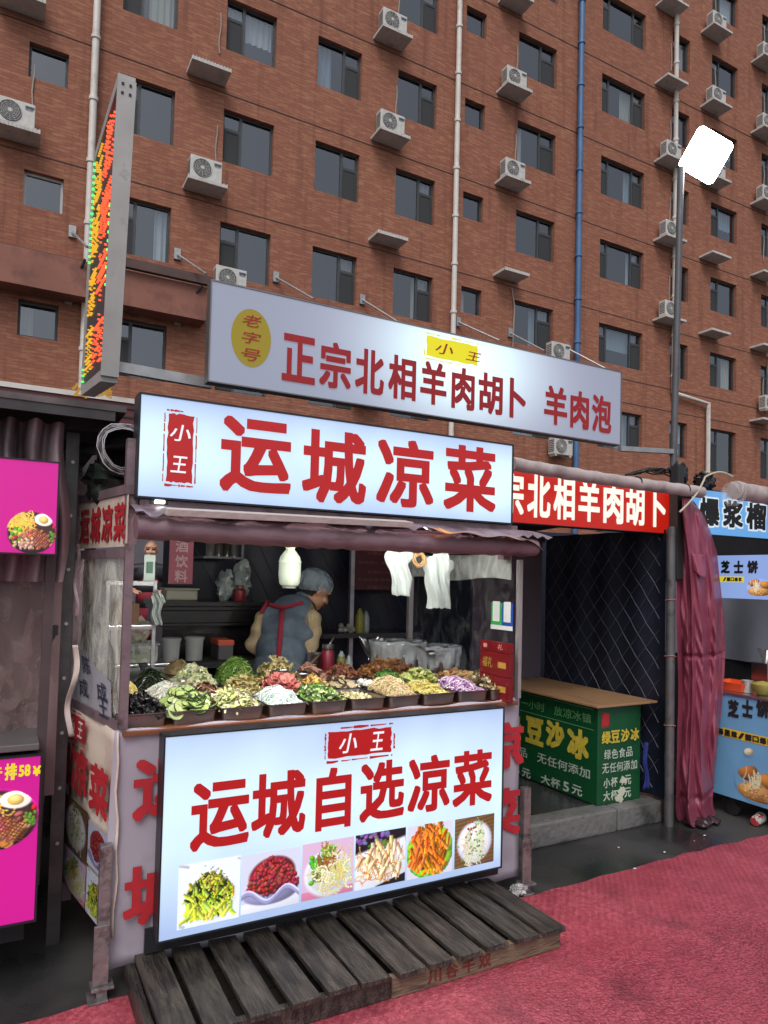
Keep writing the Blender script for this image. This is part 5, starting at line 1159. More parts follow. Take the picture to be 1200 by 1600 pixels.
a = MB(); a.lathe([(.07, 0), (.078, .03), (.06, .075), (.03, .085), (.0, .08)], (0, 0, 0), 18); rq = random.Random(3)
a.v = [(p0[0]+.02-z, p0[1]+x*(1+.12*rq.uniform(-1, 1)), p0[2]+y*(1+.12*rq.uniform(-1, 1))-.02) for x, y, z in a.v]; a.build('film_wrap', film_mat('wrap_film', .08, amp=.3), t, smooth='all')
def crumple(name, label, cat, c, r, m, seed=1, amp=.22):
    rz = np.random.RandomState(seed); a = MB(); a.ball(c, r, 22, 14); ph = rz.uniform(0, 6, 12); fr = rz.uniform(2, 9, (12, 3)); v = np.array(a.v)-np.array(c); rn = v/(np.linalg.norm(v, axis=1)[:, None]+1e-9)
    k = 1+amp*sum(np.sin((rn*fr[i]).sum(1)*1.6+ph[i]) for i in range(12))/4; a.v = [tuple(q) for q in np.array(c)+v*k[:, None]]; o = a.build(name, m, smooth=True)
    return tag(o, label, cat) if label else o
BAGB = mat('black_bag_film', (.012, .012, .014), .22, bump=.5, bscale=25)
crumple('bin_bag', 'shiny black plastic bag tied on the lamp post, right of the pole', 'plastic bag', at(1100, 752, 1, 3.0), (.075, .05, .05), BAGB, 3, .3); crumple('bin_bag', 'small black plastic bag wrapped round the lamp post, left of the pole', 'plastic bag', at(1062, 742, 1, 3.03), (.04, .05, .07), BAGB, 4, .3)
t = thing('cable_bundle', 'tangle of black and red cables lying behind the rolled awning by the lamp post', 'cables', tuple(at(1030, 745, 1, 3.1)))
a = MB(); rq = random.Random(6)
for k in range(9):
    p = at(985+rq.uniform(-8, 8), 742, 1, 3.12); q = at(1066, 742+rq.uniform(-6, 6), 1, 3.05); a.tube([p+(q-p)*i/10+np.array([0, rq.uniform(-.01, .01), .045*math.sin(math.pi*i/10)*rq.uniform(.3, 1)]) for i in range(11)], .005, 5)
a.build('strands', BLACK, t)
a = MB(); p = at(1062, 800, 1, 2.87); q = at(1102, 745, 1, 2.87); r_ = at(1145, 745, 1, 2.87)
a.tube([p+(q-p)*i/8+np.array([-.03*math.sin(math.pi*i/8)*-1, 0, 0]) for i in range(9)]+[q+(r_-q)*i/8+np.array([0, 0, .03*math.sin(math.pi*i/8)]) for i in range(1, 9)], .006, 6); o = a.build('cable', mat('cable_cream', srgb(186, 180, 160), .5)); tag(o, 'pale cable looping down over the rolled awnings in front of the blue sign', 'cable')
# horizontal bars carrying the upper sign
t = thing('sign_rail', 'grey steel rail holding the long upper sign between blade sign and lamp post', 'rail', (.5, 3.08, 2.4))
a = MB(); p, q = at(168, 571, 1, 3.2), at(330, 600, 1, 3.2); a.bar(p, q, .03, .045); a.build('bar', GALV, t); a = MB(); p, q = at(968, 701, 1, 3.08), at(1056, 706, 1, 3.08); a.bar(p, q, .03, .03); a.build('bar', GALV, t)

# ------------------------------------------------------------------ cart of the far stall
CX = 4.2; PRB = mat('blue_cart_print', srgb(110, 164, 206), .5, var=.04); 
t = thing('snack_cart', 'pale blue snack cart printed with cheese pastry, at the right edge', 'cart', (CX+.35, 2.7, 0))
c0, c1 = at(1115, 1238, 0, CX), at(1135, 1085, 0, CX); cz0, cz1 = c0[2], c1[2]; Yn, Yf = 2.2, 3.07
a = MB(); a.box(CX, CX+.75, Yn, Yf, cz0, cz1); a.build('body', PRB, t, bevel=.004)
a = MB(); a.box(CX-.01, CX+.77, Yn-.01, Yf+.01, cz1+.001, cz1+.018); a.build('top', STEEL, t, bevel=.003)
pl = Plane((CX, Yf, cz0), (0, -1, 0), (0, 0, 1), (-1, 0, 0))
def pc(px, py): w_ = at(px, py, 0, CX); return Yf-w_[1], w_[2]-cz0
a = MB()
for ch, x0, x1 in (('芝', 1138, 1155), ('士', 1160, 1177), ('饼', 1182, 1203)):
    u0, v0 = pc(x0, 1118); u1, v1 = pc(x1, 1095); pl.text(a, ch, u0, u1, v0-.005, v1, bold=.06)
a.build('lettering', BLACK, t)
YB = mat('yellow_strip', srgb(226, 190, 50), .5); a = MB(); u0, v0 = pc(1128, 1147); u1, v1 = pc(1215, 1128); pl.rect(a, u0, u1, v0-.01, v0+.045, .002); a.build('label_strip', YB, t)
a = MB(); pl.chars(a, '外酥里嫩/一口爆浆', u0-.08, u0+.36, v0-.002, v0+.037, gap=.12, h=.004, bold=.05); a.build('lettering', BLACK, t)
def pic_bread(bg):
    A = Art(80, 80, bg)
    A.ell(.5, .24, .44, .20, 0, (196, 130, 66), .5); A.ell(.5, .3, .40, .17, 0, (222, 172, 104), .5)
    A.ell(.30, .66, .22, .19, .5, (190, 122, 60), .6); A.ell(.72, .56, .22, .17, -.4, (196, 130, 62), .6)
    for i in range(26): A.strand(.42+R.gauss(0, .07), .5+R.gauss(0, .08), .26, 1.5+R.gauss(0, .12), .3, .012, rc((240, 226, 186), 14))
    for i in range(60): A.ell(.5+R.gauss(0, .2), .24+R.gauss(0, .07), .03, .018, R.uniform(0, 3), rc((216, 164, 96), 30), .5)
    return A
a = MB(); u0, v0 = pc(1146, 1250); u1, v1 = pc(1228, 1185); pic_bread((110, 164, 206)).mesh(a, pl, u0, u0+.34, v0+.02, v0+.30, h=.003, clip=lambda u, v: ((u-.5)/.48)**2+((v-.42)/.42)**2 < 1); a.build('food_photo', PRINTD, t)
A = Art(40, 40, (110, 164, 206)); A.ell(.5, .5, .4, .3, .5, (226, 224, 190), .4); A.ell(.55, .55, .22, .13, .5, (240, 236, 206), .3); a = MB(); u0, v0 = pc(1160, 1182); A.mesh(a, pl, u0, u0+.09, v0, v0+.08, h=.003, clip=lambda u, v: ((u-.5)/.42)**2+((v-.5)/.4)**2 < 1); a.build('food_photo', PRINTD, t)
for y in (2.3, 2.95):
    for x in (CX+.05, CX+.66):
        a = MB(); a.tube([(x-.015, y, .045), (x+.015, y, .045)], .044, 14); a.box(x-.02, x+.02, y-.02, y+.02, .085, cz0); a.build('wheel', BLACK, t)
# hanging sign of the cart
BL2 = backlit('blue_sign_pale', srgb(150, 180, 240), .85)
t = thing('cart_sign', 'lit pale blue sign with a golden pastry, hung over the snack cart', 'sign', (CX+.05, 2.7, 1.5))
s0, s1 = at(1125, 934, 0, CX+.05), at(1130, 868, 0, CX+.05); a = MB(); a.box(CX+.05, CX+.09, 2.1, 3.15, s0[2], s1[2]); a.build('face', BL2, t, bevel=.002)
pl = Plane((CX+.05, 3.15, s0[2]), (0, -1, 0), (0, 0, 1), (-1, 0, 0))
def pc2(px, py): w_ = at(px, py, 0, CX+.05); return 3.15-w_[1], w_[2]-s0[2]
a = MB()
for ch, x0, x1 in (('芝', 1127, 1141), ('士', 1147, 1162), ('饼', 1168, 1185)): u0, v0 = pc2(x0, 896); u1, v1 = pc2(x1, 876); pl.text(a, ch, u0, u1, v0, v1, bold=.06)
u0, v0 = pc2(1130, 909); pl.chars(a, '/一口爆浆', u0, u0+.14, v0+.004, v0+.03, h=.004, bold=.05); a.build('lettering', BLACK, t)
a = MB(); pl.rect(a, u0-.1, u0+.15, v0-.002, v0+.036, .002); a.build('label_strip', backlit('yellow_strip_lit', srgb(240, 220, 50), .8), t)
a = MB(); u0, v0 = pc2(1165, 932); pic_bread((150, 180, 240)).mesh(a, pl, u0, u0+.19, v0, v0+.14, h=.003, clip=lambda u, v: ((u-.5)/.48)**2+((v-.42)/.42)**2 < 1); a.build('food_photo', PRINT, t)
# its back wall (plain grey printed sheet) and the things on the cart
t = thing('backdrop_sheet', 'plain pale grey sheet hung behind the snack cart', 'sheet', (5.3, 3, 0)); a = MB(); a.grid(lambda u, v: (5.2+.02*math.sin(u*30), 2.3+2*u, .9+.62*v), 30, 8); a.build('cloth', mat('grey_sheet', srgb(120, 122, 130), .7, var=.12, vscale=2), t, smooth='all'); a = MB(); a.box(5.23, 5.27, 2.2, 4.4, 0, 2.1); a.build('frame', BLACKF, t)
pt = at(1149, 1082, 0, 4.32); a = MB(); a.add([(4.25, pt[1]-.09, cz1+.02), (4.4, pt[1]-.09, cz1+.02), (4.4, pt[1]+.09, cz1+.02), (4.25, pt[1]+.09, cz1+.02), (4.23, pt[1]-.11, cz1+.075), (4.42, pt[1]-.11, cz1+.075), (4.42, pt[1]+.11, cz1+.075), (4.23, pt[1]+.11, cz1+.075)], [(0, 1, 2, 3), (0, 1, 5, 4), (1, 2, 6, 5), (2, 3, 7, 6), (3, 0, 4, 7)])
o = a.build('plastic_box', mat('orange_plastic', srgb(226, 84, 40), .4), solid=.003); tag(o, 'open orange plastic box on the snack cart', 'box')
pt = at(1168, 1083, 0, 4.30); a = MB(); a.lathe([(.03, 0), (.036, .075), (.038, .078), (.034, .078), (.029, .004), (0, .004)], (4.30, pt[1], cz1+.02), 20); o = a.build('cup', mat('clear_cup', srgb(170, 168, 164), .2), smooth=True); tag(o, 'small clear plastic cup beside the orange box', 'cup')
pt = at(1196, 1080, 0, 4.33); a = MB(); a.lathe([(.03, 0), (.06, .03), (.066, .07), (.062, .075), (.0, .09)], (4.30, pt[1], cz1+.02), 18, cols=[lin(120, 110, 50)]*2+[lin(150, 140, 70)]*3); o = a.build('sauce_bowl', FOODM, smooth=True); tag(o, 'bowl of yellow green relish at the edge of the snack cart', 'bowl')
t = thing('cutlery_pot', 'square steel pot holding spoons at the back of the snack cart', 'pot', (4.55, 2.95, cz1+.02)); pt = at(1195, 1060, 0, 4.55)
a = MB(); a.box(4.49, 4.61, pt[1]-.06, pt[1]+.06, cz1+.02, cz1+.2); a.build('pot', STEEL, t, bevel=.004); a = MB()
for k in range(5): a.bar((4.52+.015*k, pt[1]-.03+.015*k, cz1+.2), (4.50+.02*k, pt[1]-.05+.03*k, cz1+.29), .01, .003)
a.build('spoon', STEEL, t)
a = MB(); w_ = at(1188, 1290, 2, .0); a.tube([(w_[0]-.05, w_[1], .035), (w_[0]+.05, w_[1]+.03, .035)], [.03, .034], 14); o = a.build('paper_cup', mat('cup_red', srgb(150, 40, 44), .5, dirt=(.6, .58, .55), dscale=14, dlo=.5, dhi=.52), smooth=True); tag(o, 'crushed red and white paper cup lying at the carpet edge', 'cup')
# ================================================================== people
RT = np.array([math.cos(YAW), -math.sin(YAW), 0]); FD = np.array([math.sin(YAW), math.cos(YAW), 0]); UP = np.array([0, 0, 1.])
class Body:
    """capsules and balls fused into one skin by a voxel remesh"""
    def __init__(s): s.m = MB()
    def cap(s, a, b, ra, rb, n=14, sq=(1, 1, 1)):
        a, b = np.array(a, float), np.array(b, float); s.m.tube([a, a+(b-a)*.5, b], [ra, (ra+rb)/2, rb], n); s.m.ball(a, ra, n, 9); s.m.ball(b, rb, n, 9)
    def chain(s, pts, rs):
        for i in range(len(pts)-1): s.cap(pts[i], pts[i+1], rs[i], rs[i+1])
    def ell(s, c, ax, r):
        """ellipsoid with axis vectors ax (3) and radii r"""
        m2 = MB(); m2.ball((0, 0, 0), 1, 20, 14); c = np.array(c, float)
        s.m.add([c+sum(ax[i]*r[i]*q[i] for i in range(3)) for q in m2.v], m2.f)
    def mesh(s, voxel=.006, smooth=6, jit=0., seed=0):
        me = bpy.data.meshes.new('tmp'); me.from_pydata(s.m.v, [], s.m.f); o = bpy.data.objects.new('tmp', me); COL.objects.link(o)
        r = o.modifiers.new('r', 'REMESH'); r.mode = 'VOXEL'; r.voxel_size = voxel
        q = o.modifiers.new('s', 'SMOOTH'); q.iterations = smooth; q.factor = .5
        dg = bpy.context.evaluated_depsgraph_get(); dg.update(); e = o.evaluated_get(dg); m2 = e.to_mesh()
        v = np.array([p.co[:] for p in m2.vertices]); f = [tuple(p.vertices) for p in m2.polygons]; nn = np.array([p.normal[:] for p in m2.vertices]); e.to_mesh_clear(); bpy.data.objects.remove(o)
        return v, f, nn
def put(name, v, f, colfn, m, parent, keep=None):
    mb = MB(); 
    if keep is not None:
        k = np.array([keep(p) for p in v]); f = [t for t in f if all(k[i] for i in t)]; used = sorted({i for t in f for i in t}); mp = {i: j for j, i in enumerate(used)}; v = v[used].copy(); f = [tuple(mp[i] for i in t) for t in f]
        ec = {}
        for t in f:
            for i in range(len(t)): e = tuple(sorted((t[i], t[(i+1) % len(t)]))); ec[e] = ec.get(e, 0)+1
        nb = {}
        for (i, j), k_ in ec.items():
            if k_ == 1: nb.setdefault(i, []).append(j); nb.setdefault(j, []).append(i)
        for _ in range(14):                                   # even out the cut hem
            nv = {i: v[i]*.4+.6*np.mean([v[j] for j in q], axis=0) for i, q in nb.items()}
            for i, p in nv.items(): v[i] = p
    mb.add(v, f, [colfn(p) for p in v]); return mb.build(name, m, parent, smooth='all')
SKIN = colmat('skin_tone', .5, spec=.35)
def frame_of(fw, up=(0, 0, 1)):
    fw = np.array(fw, float); fw /= np.linalg.norm(fw); rt = np.cross(fw, up); rt /= np.linalg.norm(rt); return fw, rt, np.cross(rt, fw)
def head(B, c, fw, rt, up, s=1.):
    """skull, jaw, nose, ears round the centre c"""
    B.ell(c+up*.025*s-fw*.008*s, (fw, rt, up), (.098*s, .077*s, .09*s)); B.ell(c-up*.045*s+fw*.022*s, (fw, rt, up), (.066*s, .058*s, .068*s)); B.ell(c-up*.088*s+fw*.055*s, (fw, rt, up), (.026*s, .026*s, .02*s))
    B.ell(c+fw*.088*s-up*.022*s, (fw, rt, up), (.02*s, .014*s, .022*s)); B.ell(c+fw*.104*s-up*.034*s, (fw, rt, up), (.013*s, .015*s, .011*s))
    for q in (-1, 1):
        B.ell(c+rt*q*.078*s-up*.005*s-fw*.012*s, (fw, rt, up), (.017*s, .011*s, .03*s)); B.ell(c+rt*q*.036*s+fw*.074*s-up*.03*s, (fw, rt, up), (.02*s, .026*s, .022*s)); B.ell(c+rt*q*.032*s+fw*.083*s+up*.022*s, (fw, rt, up), (.012*s, .024*s, .008*s))
    B.ell(c+fw*.088*s-up*.062*s, (fw, rt, up), (.011*s, .024*s, .009*s))
def hand(B, w, d, n, side, s=1., curl=.5):
    """palm, four bent fingers of different lengths and a thumb; d along the hand, n palm normal, side towards the thumb"""
    d, n, side = [np.array(q, float)/np.linalg.norm(q) for q in (d, n, side)]
    B.ell(w+d*.05*s, (d, side, n), (.052*s, .04*s, .016*s))
    for i, (L, off) in enumerate(((.07, .028), (.078, .010), (.072, -.009), (.056, -.027))):
        p = w+d*.085*s+side*off*s; pts = [p]; dd = d.copy()
        for k in range(3): dd = dd*math.cos(curl*.6)+n*math.sin(curl*.6); dd /= np.linalg.norm(dd); pts.append(pts[-1]+dd*L*s*(.45, .32, .23)[k])
        B.chain(pts, [.0095*s, .009*s, .0085*s, .0075*s])
    p = w+d*.03*s+side*.034*s; q = p+(side*.7+d*.6+n*.2)*.04*s; B.chain([w+d*.015*s+side*.02*s, p, q, q+(d*.8+side*.25+n*.35)*.03*s], [.014*s, .0125*s, .011*s, .009*s])

# ------------------------------------------------------------------ the server, bent over the counter, seen from behind
WY = 3.86
def wp(px, py, dd=0.): return at(px, py, 1, WY)+FD*dd
fw = FD*.8+RT*.6; fw /= np.linalg.norm(fw); rt = np.cross(fw, UP)
tw = thing('person', 'server in a clear hair net, blue denim vest with red apron straps and beige sleeves, bending over the counter', 'person', (wp(435, 1085)[0], wp(435, 1085)[1], 0))
tw['label'] = 'server in hair net, blue denim vest and red apron straps bending behind the counter'
pel = wp(428, 1092, .02); wst = wp(434, 1050, .0); chs = wp(446, 985, .05); nkb = wp(466, 944, .10); hc = wp(489, 924, .13)
sR, sL = wp(487, 966, -.04), wp(410, 968, .14); eR, eL = wp(483, 1022, -.09), wp(389, 1012, .16); wR, wL = wp(484, 1060, .02), wp(412, 1046, .27)
hf, hr, hu = frame_of(RT*.78+FD*.45-UP*.42)
B = Body()
def torso(B, g=0.):
    up1 = (chs-wst)/np.linalg.norm(chs-wst)
    for c, rx, ry in ((pel, .18, .13), (wst, .16, .115), ((wst+chs)/2, .165, .12), (chs, .178, .12), (chs*.45+nkb*.55, .155, .098)): B.ell(c, (rt, np.cross(up1, rt), up1), (rx+g, ry+g, .12))
    B.chain([sL, (sL+sR)/2+UP*.015, sR], [.055+g, .06+g, .055+g])
torso(B)
B.chain([nkb-UP*.02, nkb*.5+hc*.5-hu*.02], [.055, .05]); head(B, hc, hf, hr, hu, .97)
B.chain([sR, eR, wR], [.052, .042, .027]); B.chain([sL, eL, wL], [.052, .042, .027])
hand(B, wR, (0.15, .25, -.5), fw, -rt); hand(B, wL, fw*.6-UP*.6, -UP, rt)
for q in (-1, 1):
    hp = np.array([pel[0], pel[1], pel[2]])+rt*q*.085; kn = np.array([hp[0], hp[1], .46])+fw*.03; an = np.array([hp[0], hp[1], .09])-fw*.02
    B.chain([hp, kn, an], [.085, .06, .042]); B.cap(an-UP*.045, an+fw*.15-UP*.055, .04, .032)
v, f, n = B.mesh(.007, 5)
sk = lin(196, 148, 116)
def col_w(p):
    if p[2] < .9 and np.linalg.norm((p-pel)[:2]) < .35 and p[2] < pel[2]+.05: return (.03, .03, .035)
    d = p-hc; a, b, c = d@hf, d@hr, d@hu
    if np.linalg.norm(d) < .16:
        if c > .035+.25*max(0, a-.03) and not a > .085 or (a < -.02 and c > -.05): return (.012, .01, .01)
        for q in (-1, 1):
            if abs(b-q*.032) < .016 and abs(c-.004) < .007 and a > .06: return (.02, .015, .015)
        if abs(b) < .022 and abs(c+.062) < .007 and a > .07: return (.3, .09, .08)
    if np.linalg.norm(d) > .19 and min(np.linalg.norm(p-wR), np.linalg.norm(p-wL)) > .16: return (.22, .18, .12)
    return tuple(np.array(sk)*(.95+.1*math.sin(p[0]*50)))
put('body', v, f, col_w, SKIN, tw)
V = Body(); torso(V, .022); up1 = (chs-wst)/np.linalg.norm(chs-wst)
V.chain([pel-UP*.02, wst], [.15, .14]); V.chain([nkb-UP*.03, nkb+(hc-nkb)*.25], [.072, .066])
v, f, n = V.mesh(.008, 6)
wr_ = lambda p: .006*math.sin(p[2]*26+p[0]*11)*math.sin(p[0]*31+p[1]*17)
v = v+n*np.array([wr_(p) for p in v])[:, None]
def keep_v(p):
    for s_ in (sR, sL):
        o_ = (s_-chs); o_ = o_-up1*(o_@up1); L_ = np.linalg.norm(o_); o_ /= L_
        if (p-s_)@o_ > .006 and np.linalg.norm(p-s_) < .12: return False
    return p[2] > wst[2]-.075 and (p-nkb)@(hc-nkb)/np.linalg.norm(hc-nkb) < .045
DEN = mat('washed_denim', srgb(84, 98, 112), .85, var=.28, vscale=9, bump=.25, bscale=120, dirt=srgb(116, 128, 138), dscale=5, dlo=.52, dhi=.72)
put('vest', v, f, lambda p: (.1, .13, .17), DEN, tw, keep_v)
# long sleeves, ribbed with pale thread, pushed up at the elbow
S = Body(); S.chain([sR+UP*.005, sR*.5+eR*.5, eR, eR*.5+wR*.5, wR+(eR-wR)*.12], [.062, .064, .054, .044, .036]); S.chain([sL, sL*.5+eL*.5, eL, wL+(eL-wL)*.12], [.06, .06, .05, .037])
v, f, n = S.mesh(.007, 3); v = v+n*np.array([.004*math.sin(p[2]*70+p[0]*20)+.005*math.sin(p[2]*34-p[1]*40) for p in v])[:, None]
def sl_col(p):
    q = math.sin(((p-sR)@RT)*330)*math.sin(p[2]*60+((p-sR)@RT)*300); b_ = np.array(lin(176, 156, 122)); return tuple(b_*(1.25 if q > .55 else .92)) if p[2] > eR[2]-.01 else tuple(b_*.72)
put('sleeve', v, f, sl_col, colmat('knit_beige', .85), tw)
# apron: skirt panel at the hip, straps crossing to a T on the back
RDA = mat('apron_red', srgb(132, 24, 44), .8, var=.12)
A2 = Body(); A2.ell(pel+UP*.02, (rt, fw, UP), (.195, .15, .2)); A2.ell(wst-UP*.04, (rt, fw, UP), (.172, .135, .1)); v, f, n = A2.mesh(.009, 5)
put('apron', v, f, lambda p: (.2, .02, .04), RDA, tw, lambda p: (p-pel)@(fw*.6+rt*.8) > .02 and p[2] < wst[2]+.03)
back_v = v
VV, VF, VN = V.mesh(.008, 6)
def on_back(px, py, off=.012):
    """point of the vest surface met by the line of sight, a finger's breadth proud"""
    d = CR*(px-600)/LENS_PX+CU*(AXIS_Y-py)/LENS_PX+CF; d /= np.linalg.norm(d); rel = VV-EYE_P; t = rel@d; dist = np.linalg.norm(rel-np.outer(t, d), axis=1); k = np.where(dist < .016)[0]
    if len(k) == 0: k = [int(np.argmin(dist))]
    i = k[int(np.argmin(t[k]))]; return EYE_P+d*(t[i]-off)
def strap(pts, w_):
    P_ = [on_back(*p) for p in pts]; P_ = [P_[0]]+[(P_[i-1]+2*P_[i]+P_[i+1])/4 for i in range(1, len(P_)-1)]+[P_[-1]]; mb = MB(); vs = []
    for i, p in enumerate(P_):
        d = P_[min(i+1, len(P_)-1)]-P_[max(i-1, 0)]; x = np.cross(d, p-EYE_P); x /= np.linalg.norm(x); vs += [p-x*w_/2, p+x*w_/2]
    mb.add(vs, [(2*i, 2*i+1, 2*i+3, 2*i+2) for i in range(len(P_)-1)]); mb.build('apron_strap', RDA, tw, smooth='all', solid=.004)
def lerp(a, b, n): return [(a[0]+(b[0]-a[0])*i/n, a[1]+(b[1]-a[1])*i/n) for i in range(n+1)]
strap(lerp((441, 950), (434, 1042), 10), .028); strap(lerp((417, 943), (441, 950), 5), .022); strap(lerp((441, 950), (474, 941), 6), .022); strap(lerp((419, 938), (407, 958), 4), .02)
# hair net: crinkled clear cap over the hair
N = Body(); N.ell(hc+hu*.045-hf*.02, (hf, hr, hu), (.118, .1, .092)); N.ell(hc+hu*.03-hf*.08, (hf, hr, hu), (.06, .075, .06)); v, f, n = N.mesh(.006, 5)
v = v+n*np.array([.002*math.sin((p-hc)@hf*110+math.sin((p-hc)@hr*60)*2)+.0045*math.sin(math.atan2((p-hc)@hr, (p-hc)@hf)*19+(p-hc)@hu*40)*max(0, 1-abs((p-hc)@hu-.0)/.09) for p in v])[:, None]
put('hair_net', v, f, lambda p: (.5, .5, .5), film_mat('hair_net_film', .42, (.36, .45, .52), .25, .12), tw, lambda p: (p-hc)@hu > -.005+.32*((p-hc)@hf))

# ------------------------------------------------------------------ the man far behind
MY = 8.9; mt = at(237, 845, 1, MY); hcM = np.array([mt[0], mt[1], mt[2]-.115]); gM = np.array([mt[0], mt[1], 0])
fwM = np.array([-.25, -.97, 0]); fwM, rtM, upM = frame_of(fwM)
tm = thing('person', 'bald man in a black shirt and red apron standing far back at the left', 'person', tuple(gM))
B = Body(); Hh = mt[2]; c0 = lambda z: np.array([gM[0], gM[1], z])
head(B, hcM, fwM, rtM, upM, 1.); B.chain([c0(Hh-.2)-fwM*.01, c0(Hh-.3)-fwM*.02], [.058, .062])
for z, rx, ry in ((Hh-.42, .19, .12), (Hh-.58, .18, .125), (Hh-.75, .17, .125), (Hh-.9, .175, .125)): B.ell(c0(z), (rtM, fwM, UP), (rx, ry, .13))
for q in (-1, 1):
    s_ = c0(Hh-.35)+rtM*q*.19; e_ = s_+rtM*q*.06-UP*.28; w_ = e_+fwM*.2-rtM*q*.08+UP*.02; B.chain([c0(Hh-.33), s_, e_, w_], [.07, .062, .05, .034]); hand(B, w_, fwM*.9-rtM*q*.3, -UP, -rtM*q if q > 0 else -rtM*q)
    hp = c0(Hh-.95)+rtM*q*.09; B.chain([hp, c0(.48)+rtM*q*.1, c0(.09)+rtM*q*.1-fwM*.02], [.09, .065, .045]); B.cap(c0(.05)+rtM*q*.1, c0(.045)+rtM*q*.1+fwM*.16, .045, .036)
v, f, n = B.mesh(.009, 5)
def col_m(p):
    d = p-hcM; a, b, c = d@fwM, d@rtM, d@upM
    if p[2] > Hh-.25:
        for q in (-1, 1):
            if abs(b-q*.033) < .018 and abs(c-.004) < .008 and a > .05: return (.02, .015, .015)
            if abs(b-q*.033) < .024 and abs(c-.028) < .006 and a > .05: return (.05, .035, .03)
        if abs(b) < .025 and abs(c+.062) < .007 and a > .06: return (.28, .1, .09)
        if c > .065 and a < .06: return tuple(np.array(lin(150, 112, 92))*.9)
        return lin(188, 140, 112)
    if p[2] < .1: return (.02, .02, .02)
    ap = (p-c0(0))@fwM > .02 and abs((p-c0(0))@rtM) < .13 and Hh-.9 < p[2] < Hh-.4
    hh = any(np.linalg.norm(p-(c0(Hh-.35)+rtM*q*.17-UP*.26+fwM*.27)) < .12 for q in (-1, 1))
    return lin(188, 140, 112) if hh else (.012, .012, .014)
put('body', v, f, col_m, SKIN, tm)
B2 = Body()
for z, rx, ry in ((Hh-.5, .13, .14), (Hh-.7, .17, .145), (Hh-.9, .18, .15), (Hh-1.1, .18, .15)): B2.ell(c0(z), (rtM, fwM, UP), (rx, ry, .12))
v, f, n = B2.mesh(.01, 4); put('apron', v, f, lambda p: (.3, .02, .05), mat('apron_bright_red', srgb(120, 20, 38), .8), tm, lambda p: (p-c0(0))@fwM > .01)
# ================================================================== interior goods
BLW = thing('street_wall', 'plain grey rendered wall closing the gap far behind the man', 'wall', (0, 9.9, 0)); a = MB(); a.box(-3.5, 4.0, 9.9, 10.05, 0, 2.3); a.build('wall', mat('grey_render', srgb(92, 90, 96), .85, var=.12, vscale=3), BLW); a = MB(); a.box(-3.5, 4.0, 9.87, 9.899, .0, .3); a.build('plinth', mat('plinth_grey', srgb(60, 58, 62), .85), BLW)
t = thing('shelf_rack', 'narrow steel shelf rack standing just inside the left window', 'rack', tuple(at(220, 1010, 1, 3.55)*np.array([1, 1, 0])))
rx0, rx1 = at(196, 910, 1, 3.55)[0], at(240, 910, 1, 3.55)[0]; z1 = at(220, 908, 1, 3.5)[2]; z2 = at(220, 976, 1, 3.5)[2]
a = MB()
for z in (z1, z2): a.box(rx0-.1, rx1, 3.46, 3.75, z-.022, z)
a.build('shelf', STEEL, t, bevel=.003); a = MB()
for x in (rx0-.1, rx1-.02):
    a.box(x+.004, x+.02, 3.458, 3.475, .92, z1+.002)
a.build('upright', GALV, t)
t = thing('payment_card_stand', 'small pale green card in a clear stand on top of the steel rack', 'card stand', tuple(at(234, 893, 1, 3.5)))
p, q = at(225, 894, 1, 3.49), at(243, 867, 1, 3.49); a = MB(); a.box(p[0], q[0], 3.49, 3.496, z1+.004, q[2]); a.build('card', mat('card_pale_green', srgb(190, 206, 196), .4), t); a = MB(); a.box(p[0]+.01, q[0]-.01, 3.487, 3.4895, (z1+q[2])/2-.025, (z1+q[2])/2+.03); a.build('printed_panel', mat('card_green', srgb(50, 104, 82), .5), t)
a = MB(); a.box(p[0]-.01, q[0]+.01, 3.47, 3.53, z1+.0005, z1+.004); a.build('base', mat('clear_base', srgb(150, 150, 150), .2), t)
a = MB(); p = at(208, 966, 1, 3.55); a.box(rx0-.05, rx1-.07, 3.5, 3.7, z2+.001, z2+.1); o = a.build('cardboard_box', mat('cardboard', srgb(104, 78, 58), .8), bevel=.003); tag(o, 'brown cardboard box on the lower shelf of the steel rack', 'box')
BAGW = mat('white_bag_film', srgb(160, 170, 166), .3, bump=.55, bscale=9, stretch=(3, 3, 1), alpha=.82); BAGC = film_mat('clear_bag_film', .22, (.85, .86, .82))
